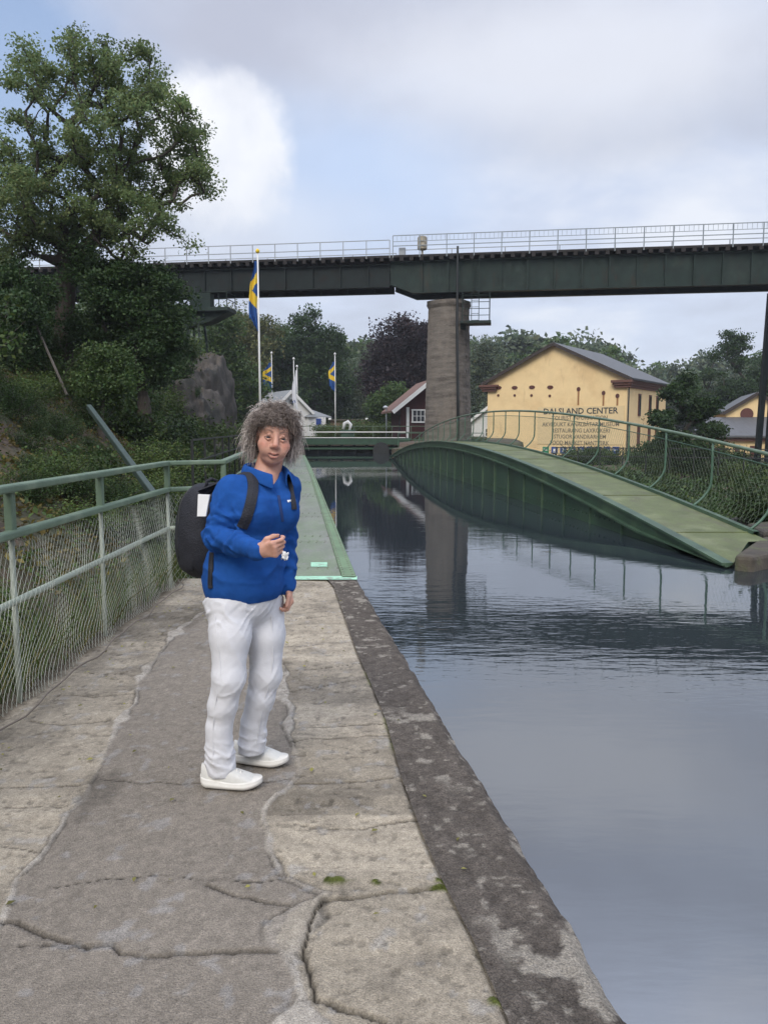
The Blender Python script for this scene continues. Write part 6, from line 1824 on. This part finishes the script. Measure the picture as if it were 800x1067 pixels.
# open neck: a V down the front
vb = jk.ray(289.8, 515); vt = jk.ray(283.5, 491)
V_B = vb.copy()
jk.cone(vt + Up * .02, vb, .050, .006, .004, 's')
jk.cone(neck0 + Up * .012, neck0 + Up * .2, .060, .075, .008, 's')
P, Q = jk.mesh(); P = smooth_mesh(P, Q, 1, .4)
jm = np_mesh('jacket', P, Q, M_FLEECE, True); jacket = link('jacket', jm, person)
from mathutils.bvhtree import BVHTree
bvh = BVHTree.FromPolygons([tuple(p) for p in P], [tuple(q) for q in Q.tolist()])
def hit(px, py):
    o = Vector((0, 0, CAM_Z)); d = (at(px, py, 3.0) - o).normalized()
    h, nrm, _, _ = bvh.ray_cast(o, d)
    if h is None:
        h, nrm, _, _ = bvh.find_nearest(at(px, py, WD))
    if nrm.dot(d) > 0 : nrm = -nrm
    return h, nrm
def band(pts, width, lift, thick, name, m, parent, pre=(), post=()):
    """strap lying on the jacket along photo points"""
    pp = np.array(pts, float); q_ = np.linspace(0, len(pp) - 1, (len(pp) - 1) * 5 + 1)
    hs = [hit(np.interp(q, np.arange(len(pp)), pp[:, 0]), np.interp(q, np.arange(len(pp)), pp[:, 1])) for q in q_]
    C_ = [Vector(p) for p, _ in pre] + [h + n * lift for h, n in hs] + [Vector(p) for p, _ in post]
    N_ = [Vector(n) for _, n in pre] + [n for h, n in hs] + [Vector(n) for _, n in post]
    for _ in range(6):
        N_ = [N_[0]] + [(N_[i - 1] + N_[i] * 2 + N_[i + 1]).normalized() for i in range(1, len(N_) - 1)] + [N_[-1]]
        C_ = [C_[0]] + [(C_[i - 1] + C_[i] * 3 + C_[i + 1]) / 5 for i in range(1, len(C_) - 1)] + [C_[-1]]
    rows = []
    for i, (c, n) in enumerate(zip(C_, N_)):
        t = (C_[min(i + 1, len(C_) - 1)] - C_[max(i - 1, 0)]).normalized(); w = t.cross(n).normalized(); n2 = w.cross(t)
        if n2.dot(n) < 0: n2 = -n2
        rows.append([c - w * width / 2 - n2 * thick, c - w * width / 2, c + n2 * thick * .5, c + w * width / 2, c + w * width / 2 - n2 * thick])
    b = MB(); b.grid(rows); return b.build(name, m, parent, smooth=False)
band([(290.2, 517), (290.9, 521), (292, 528), (293.4, 536), (294.5, 543)], .012, .004, .006, 'zip_band', M_FLEECE_D, jacket)
for k, (x0, x1, y0) in enumerate(((299.3, 301.0, 522.6), (301.4, 302.4, 522.2), (302.8, 305.0, 521.6))):
    band([(x0, y0), ((x0 + x1) / 2, y0 - .2), (x1, y0 - .4)], .010 - .002 * k, .003, .002, 'chest_emblem', M_PAPER, jacket)
# collar
rows = []
nz = neck0 + Up * .005
for i in range(49):
    a = R(30) + (2 * math.pi - R(60)) * i / 48        # gap at the front
    a2 = a + YAW - math.pi / 2 + R(6)
    dirv = np.array([math.cos(a2), math.sin(a2), 0])
    fr = min(1, min(i, 48 - i) / 8.0)
    tilt = (-Ft @ dirv)
    q = nz + Up * (.012 * tilt)
    fr2 = 1 - fr
    row = []
    for r_, z_ in ((.073, -.022), (.070, .012), (.073, .036), (.082, .042), (.090, .032), (.097, .012), (.100 + .008 * fr2, -.002 - .018 * fr2)):
        row.append(q + dirv * (r_ + .008) + Up * (z_ * 1.08 - .022 * fr2) + Ft * (.028 * fr2))
    rows.append([tuple(p) for p in row])
b = MB(); b.grid(rows); cl = b.build('collar', M_FLEECE, jacket, smooth=True)
so = cl.modifiers.new('solid', 'SOLIDIFY'); so.thickness = .007; so.offset = 0
sb_ = cl.modifiers.new('sub', 'SUBSURF'); sb_.levels = 1; sb_.render_levels = 1

# ---------------- white trousers
tr = Field(lin(-.98, -.38, .0060), lin(3.02, 3.72, .0060), lin(.02, 1.0, .0052))
pel = A3(253, 618, 3.385)
tr.cone(pel + Up * .03, pel - Up * .02, .126, .136, .04, axis=Rt, f=1.18)
th_m = A3(240, 662, 3.27)
tr.cone(hipR + Up * .01, th_m, .097, .086, .03); knT = A3(238.5, 706, 3.235); mdT = A3(232.5, 735, 3.245); tr.cone(th_m, knT, .086, .067, .03); tr.cone(knT, mdT, .066, .061, .03); tr.cone(mdT, A3(229, 758, 3.255), .061, .057, .02); tr.cone(A3(228, 758, 3.25), A3(230.5, 797, 3.265) - Up * .04, .058, .063, .012)
tl = A3(276.5, 662, 3.43)
tr.cone(hipL + Up * .01, tl, .097, .085, .03); knU = A3(277, 703, 3.415); tr.cone(tl, knU, .085, .067, .03); tr.cone(knU, A3(271.5, 727, 3.42), .066, .061, .03); tr.cone(A3(271.5, 727, 3.405), A3(264.5, 752, 3.435), .061, .057, .02); tr.cone(A3(264.5, 752, 3.43), A3(262, 779, 3.455) - Up * .04, .058, .061, .012)
b = tr.block((-9, -9, 0), (9, 9, 9)); X, Y, Z = tr.coords(b); Xb, Yb, Zb = X + 0 * Y + 0 * Z, Y + 0 * X + 0 * Z, Z + 0 * X + 0 * Y
f1 = fbm(Xb * 6, Yb * 6, Zb * 8, 3)
kz = (knR[2] + knL[2]) / 2
kw = np.exp(-((Zb - kz + .05) / .12) ** 2); hw = np.exp(-((Zb - .79) / .09) ** 2); cw = np.exp(-((Zb - .14) / .07) ** 2)
slant = (Xb * Rt[0] + Yb * Rt[1]) * 1.2
f2 = fbm(Xb * 5 + 7, Yb * 5, Zb * 4, 3)
def crease(ph, sl, fr, sd):
    v = np.sin((Zb + slant * sl) * fr + f1 * 18 + ph); return np.where(v > 0, v ** 3, 0) * np.clip((fbm(Xb * 4 + sd, Yb * 4, Zb * 5, 2) - .42) * 5, 0, 1)
tr.F -= (kw * (crease(0, .45, 62, 1) + .8 * crease(2, -.6, 74, 5)) * .0026 + hw * (crease(1, -.8, 58, 9) + .6 * crease(4, .7, 66, 3)) * .006 + cw * (crease(3, .3, 84, 12) + .7 * crease(5, -.4, 70, 15)) * .006)
tr.F += (fbm(Xb * 6, Yb * 6, Zb * 9, 4) - .5) * .005
tr.F -= ridge(Xb * 5, Yb * 5, Zb * 13 + slant * 10, 21) * .0055 * np.clip(hw * 1.0 + kw * .8, 0, 1) + ridge(Xb * 6, Yb * 6, Zb * 16 - slant * 6, 33) * .006 * cw + ridge(Xb * 4, Yb * 4, Zb * 6 - slant * 8, 41) * .003
tr.F = np.maximum(tr.F, .062 + .10 * (Yb - 3.27) * (Yb > 3.2) - Zb)
P, Q = tr.mesh(); P = smooth_mesh(P, Q, 1, .4)
trousers = link('trousers', np_mesh('trousers', P, Q, M_DENIM, True), person)
bvh_t = BVHTree.FromPolygons([tuple(p) for p in P], [tuple(q) for q in Q.tolist()])
# seams down the outer leg and a pocket edge
_b = bvh; bvh = bvh_t
band([(224, 640), (226, 662), (229, 685), (231, 702), (226, 725), (222.5, 750), (222, 775), (222.5, 794)], .004, .0015, .002, 'side_seam', M_DENIM, trousers)
band([(283, 640), (284, 662), (285, 690), (280, 715), (272, 745), (268, 775)], .004, .0015, .002, 'side_seam', M_DENIM, trousers)
bvh = _b

# ---------------- running shoes
def shoe(heel, toe, L):
    u = (toe - heel); u[2] = 0; u = u / np.linalg.norm(u); v = np.array([-u[1], u[0], 0])
    root = empty('shoe', tuple(heel)); root.parent = person; root.matrix_parent_inverse = world_of(person).inverted()
    def W_(s): return .034 + .014 * math.sin(min(1, s / .75) * math.pi * .5) - .050 * max(0, s - .74) ** 1.3 * 2.2 - .012 * max(0, .12 - s) / .12
    def pt(s, y, z): return tuple(heel + u * (s * L) + v * y + Up * z)
    b = MB(); rows = []; n = 26
    for i in range(n + 1):
        s = i / n; w = W_(s) * 1.12
        endk = math.sqrt(max(0, 1 - max(0, (s - .86) / .14) ** 2)) * math.sqrt(max(0, 1 - max(0, (.07 - s) / .07) ** 2)); w = max(.003, w * (0.25 + .75 * endk))
        zb = .004 + .022 * max(0, (s - .72) / .28) ** 1.7 + .012 * max(0, (.12 - s) / .12) ** 1.5
        zt = .040 - .008 * s + .006 * math.sin(s * 9) * .5 + zb * .55
        row = [pt(s, yy_ * w, z_) for yy_, z_ in ((-.86, zb), (-1.0, zb + .006), (-1.06, (zb + zt) / 2 + .002), (-1.0, (zb + zt) / 2 + .0035), (-1.02, zt - .004), (-.95, zt), (0, zt + .003), (.95, zt), (1.02, zt - .004), (1.0, (zb + zt) / 2 + .0035), (1.06, (zb + zt) / 2 + .002), (1.0, zb + .006), (.86, zb), (0, zb), (-.86, zb))]
        rows.append(row)
    b.grid(rows, flip=True); b.add(rows[0][:-1], [tuple(range(14))]); b.add(rows[-1][:-1], [tuple(range(13, -1, -1))])
    b.build('sole', M_SOLE, root, smooth=True)
    b = MB(); rows = []
    for i in range(n + 1):
        s = .03 + .93 * i / n; w = W_(s) * .98
        endk = math.sqrt(max(0, 1 - max(0, (s - .80) / .165) ** 2)); w = max(.004, w * (.15 + .85 * endk)) if s > .8 else w * (0.82 + .18 * min(1, s / .1))
        top = .105 - .012 * math.sin(min(1, s / .3) * math.pi) if s < .30 else .105 - (s - .30) * .105 - .10 * max(0, s - .80) ** 1.2
        top = max(.044, top)
        row = []
        for k in range(13):
            a = math.pi * k / 12; ca, sa = math.cos(a), math.sin(a)
            nar = .72 if s < .34 else .72 + .2 * min(1, (s - .34) / .3)
            yy_ = (abs(ca) ** .7) * (1 if ca > 0 else -1) * w * (1 - (1 - nar) * sa)
            row.append(pt(s, yy_, .036 + (top - .036) * (sa ** .62)))
        rows.append(row)
    b.grid(rows, flip=False); b.add(rows[0], [tuple(range(13))])
    b.build('upper', M_SHOE, root, smooth=True)
    b = MB()
    for k in range(5):
        s = .40 + k * .062; top = .105 - (s - .30) * .105
        for sg in (-1, 1):
            b.tube([pt(s - .01, -.020 * sg, top - .009), pt(s + .01, 0, top + .003), pt(s + .035, .020 * sg, top - .012)], .0032, 6)
    b.tube([pt(.385, 0, .102), pt(.36, .018, .112), pt(.37, .034, .104), pt(.40, .010, .101)], .0028, 6); b.tube([pt(.385, 0, .102), pt(.35, -.018, .111), pt(.37, -.034, .100)], .0028, 6)
    b.build('lace', M_SOLE, root, smooth=True)
g1 = np.array(gp(209.5, 817.5, 0.004)); g2 = np.array(gp(273.5, 820.5, 0.004)); shoe(g1, g2, float(np.linalg.norm(g2 - g1)))
g1 = np.array(gp(243.5, 792, 0.004)); g2 = np.array(gp(300.5, 798, 0.004)); shoe(g1, g2, float(np.linalg.norm(g2 - g1)))

# ---------------- curly hair
M_HAIR = mat('curly_grey_brown_hair', (1, 1, 1), 0.55, 0.15, 40, attr='tint', spec=0.3)
rgh = np.random.default_rng(91)
hf = Field(lin(hx - .2, hx + .2, .006), lin(hy - .2, hy + .2, .006), lin(hzz - .2, hzz + .2, .006))
def hfe(c, r, k=.03): hf.ell(hp(*c), np.array(r) * HS, H3, k)
hfe((0, .045, .045), (.092, .092, .084)); hfe((-.078, .050, -.015), (.028, .05, .07)); hfe((.078, .050, -.015), (.028, .05, .07)); hfe((0, .09, -.03), (.085, .045, .075)); hfe((-.01, -.035, .09), (.055, .035, .028))
P, Q = hf.mesh()
P = P + (fbm(P[:, 0] * 50, P[:, 1] * 50, P[:, 2] * 50, 3) - .5)[:, None] * .02
hme = np_mesh('hair', P, Q, M_HAIR, True); color_attr(hme, 'tint', np.repeat(np.array([[.10, .078, .062]]), len(P), 0))
hair = link('hair', hme, person)
SV = []; SF = []; SC = []; off = 0
ns = 7000; seg = 24
made = 0
while made < ns:
    v = rgh.normal(size=3); v /= np.linalg.norm(v)
    # scalp only: nothing grows from the face
    if v[1] < -.25 and v[2] < (.30 + .22 * abs(v[0]) if abs(v[0]) < .6 else .1): continue
    if v[2] < -.62: continue
    if abs(v[0]) > .6 and v[1] < -.42 and v[2] < .15: continue
    root_ = np.array([0, .022, .035]) + v * np.array([.073, .094, .084])
    front = v[1] < -.2
    side = abs(v[0])
    out = v * np.array([1.0, 1.0, .95]); 
    Ls = rgh.uniform(.022, .064) * (.66 if v[2] > .7 else .95) if not front else rgh.uniform(.010, .030)
    fall = rgh.uniform(.012, .035) + (.066 * side if v[2] < .55 else .016) * rgh.uniform(.3, 1.2)
    Ls *= 1 - .30 * max(0, side - .45) / .55; fall += .012 * side
    if front: fall = rgh.uniform(.008, .034)
    cr_ = rgh.uniform(.0035, .0080); turns = rgh.uniform(2.2, 4.2); ph = rgh.uniform(0, 6.28)
    e1 = np.cross(out, [0.1, .2, 1.0]); e1 /= np.linalg.norm(e1) + 1e-6; e2 = np.cross(out, e1)
    drift = rgh.normal(0, .018, 3)
    pts = []
    for i in range(seg + 1):
        t = i / seg
        p = root_ + out * Ls * (1 - (1 - t) ** 2) + np.array([0, 0, -1.0]) * fall * t ** 1.7 + drift * t
        if front: p = p + np.array([.012 * math.sin(ph), -.016, 0]) * t
        p = p + (e1 * math.cos(turns * 6.28 * t + ph) + e2 * math.sin(turns * 6.28 * t + ph)) * cr_ * min(1, t * 3)
        pts.append(hp(*p))
    pts = np.array(pts)
    r = rgh.uniform(.0006, .0013)
    T = np.gradient(pts, axis=0); T /= np.linalg.norm(T, axis=1, keepdims=True) + 1e-9
    s1 = np.cross(T, [.3, .5, .8]); s1 /= np.linalg.norm(s1, axis=1, keepdims=True) + 1e-9; s2 = np.cross(T, s1)
    rr = r * np.clip(1.25 - np.linspace(0, 1, seg + 1) ** 4, .2, 1)[:, None]
    ring = [pts + (s1 * math.cos(a) + s2 * math.sin(a)) * rr for a in (0, 2.094, 4.189)]
    SV.append(np.stack(ring, 1).reshape(-1, 3))
    b_ = off + np.arange(seg)[:, None] * 3
    for j in range(3):
        SF.append(np.concatenate([b_ + j, b_ + (j + 1) % 3, b_ + 3 + (j + 1) % 3, b_ + 3 + j], 1))
    grey = rgh.uniform(.35, 1.0) * (0.22 if front else 1.0)
    dark = np.array([.125, .092, .075]); lt = np.array([.74, .67, .61])
    tt_ = np.linspace(0, 1, seg + 1)[:, None]
    c = dark * (1 - grey * np.clip(tt_ * 1.4, 0, 1)) + lt * grey * np.clip(tt_ * 1.4, 0, 1)
    SC.append(np.repeat(c * rgh.uniform(.8, 1.2), 3, 0)); off += (seg + 1) * 3; made += 1
cm = np_mesh('curls', np.concatenate(SV), np.concatenate(SF), M_HAIR, True); color_attr(cm, 'tint', np.clip(np.concatenate(SC), 0, 1))
link('curls', cm, hair)

# ---------------- white tissue in the hand
b = MB(); c = A3(297.0, 578.0, 3.022); rows = []
for i in range(7):
    rows.append([tuple(c + np.array([.024 * (j / 6 - .5) + .002 * math.sin(i * 2 + j), .005 * math.sin(j * 1.1 + i * .6), -.030 * (i / 6 - .35) + .005 * math.sin(j * 2.1)])) for j in range(7)])
b.grid(rows); o = b.build('paper_tissue', M_PAPER, smooth=True)
so = o.modifiers.new('solid', 'SOLIDIFY'); so.thickness = .003
tag(o, 'small crumpled white tissue held in the woman\'s hand', 'tissue')

# ---------------- backpack
pkc = A3(217.5, 553, WD + .125)
PM = np.stack([Rt, Ft, Up], 1)
Rl = np.array(Matrix.Rotation(R(5), 3, Vector(Rt))); PM = Rl @ PM
pk = empty('backpack', tuple(pkc - Up * .22), 0, 'rounded black backpack with a white paper in its side pocket worn by the woman', 'backpack')
pf = Field(lin(pkc[0] - .26, pkc[0] + .3, .006), lin(pkc[1] - .3, pkc[1] + .3, .006), lin(pkc[2] - .29, pkc[2] + .29, .006))
pf.sbox(pkc, (.142, .128, .222), PM, 2.6, .02, taper=.14)
b_ = pf.block((-9, -9, -9), (9, 9, 9)); X, Y, Z = pf.coords(b_)
pf.F += (fbm(X * 12 + 0 * Y + 0 * Z, Y * 12 + 0 * X + 0 * Z, Z * 9 + 0 * X + 0 * Y, 3) - .5) * .014
P, Q = pf.mesh(); link('bag', np_mesh('bag', smooth_mesh(P, Q, 1), Q, M_PACK, True), pk)
bvh_b = BVHTree.FromPolygons([tuple(p) for p in P], [tuple(q) for q in Q.tolist()])
def pl(a, b, c): return pkc + PM @ np.array([a, b, c])
pf = Field(lin(pkc[0] - .3, pkc[0] + .3, .007), lin(pkc[1] - .3, pkc[1] + .33, .007), lin(pkc[2] - .29, pkc[2] + .29, .007))
pf.sbox(pl(0, -.080, -.040), (.124, .050, .155), PM, 2.5, .02, taper=.1)
P, Q = pf.mesh(); link('front_pocket', np_mesh('front_pocket', P, Q, M_PACK, True), pk)
pf = Field(lin(pkc[0] - .3, pkc[0] + .3, .007), lin(pkc[1] - .3, pkc[1] + .33, .007), lin(pkc[2] - .29, pkc[2] + .29, .007))
pf.sbox(pl(.112, .0, -.08), (.032, .080, .10), PM, 2.6, .02)
P, Q = pf.mesh(); link('side_pocket', np_mesh('side_pocket', P, Q, M_PACK, True), pk)
b = MB(); b.tube([pl(-.03, .06, .200), pl(-.025, .06, .226), pl(.0, .06, .236), pl(.025, .06, .226), pl(.03, .06, .200)], .008, 8); b.build('handle', M_PACK, pk, smooth=True)
zp = [bvh_b.find_nearest(Vector(pl(.19 * math.cos(a), -.03, .02 + .25 * math.sin(a))))[0] for a in np.linspace(-.6, math.pi + .6, 40)]
b = MB(); b.tube(zp, .004, 6); b.build('zip', M_BLACKM, pk, smooth=True)
topR = shol + Rt * .085 + Up * .055
n_up = Up * .9 - Ft * .4
band([(258.5, 490.5), (262.5, 497), (264, 506), (263, 517), (260, 530), (256.5, 541), (252, 550)], .046, .008, .010, 'shoulder_strap', M_PACK, pk, pre=[(pl(.085, .10, .17), -Ft), (shol + Rt * .09 - Ft * .085 + Up * .045, Up * .7 - Ft * .7)])
band([(300.5, 499), (302.5, 506), (304.3, 515), (305.6, 524), (306.3, 531)], .026, .006, .008, 'shoulder_strap', M_PACK, pk)
band([(221.5, 576), (220.5, 586), (220, 598), (219.5, 608), (220, 613)], .024, .006, .006, 'waist_strap', M_PACK, pk)
b = MB(); a0, a1, a2_, a3 = A3(205.5, 538, 3.30), A3(214.5, 538, 3.27), A3(218.5, 515.5, 3.28), A3(206.5, 515, 3.31)
nn = np.array([-.02, -.06, 0]) * .0
b.add([a0, a1, a2_, a3] + [p + np.array([.003, .006, 0]) for p in (a0, a1, a2_, a3)], [(0, 1, 2, 3), (7, 6, 5, 4), (0, 4, 5, 1), (1, 5, 6, 2), (2, 6, 7, 3), (3, 7, 4, 0)])
o = b.build('folded_leaflet', M_PAPER); tag(o, 'white folded leaflet tucked into the side of the black backpack', 'leaflet')
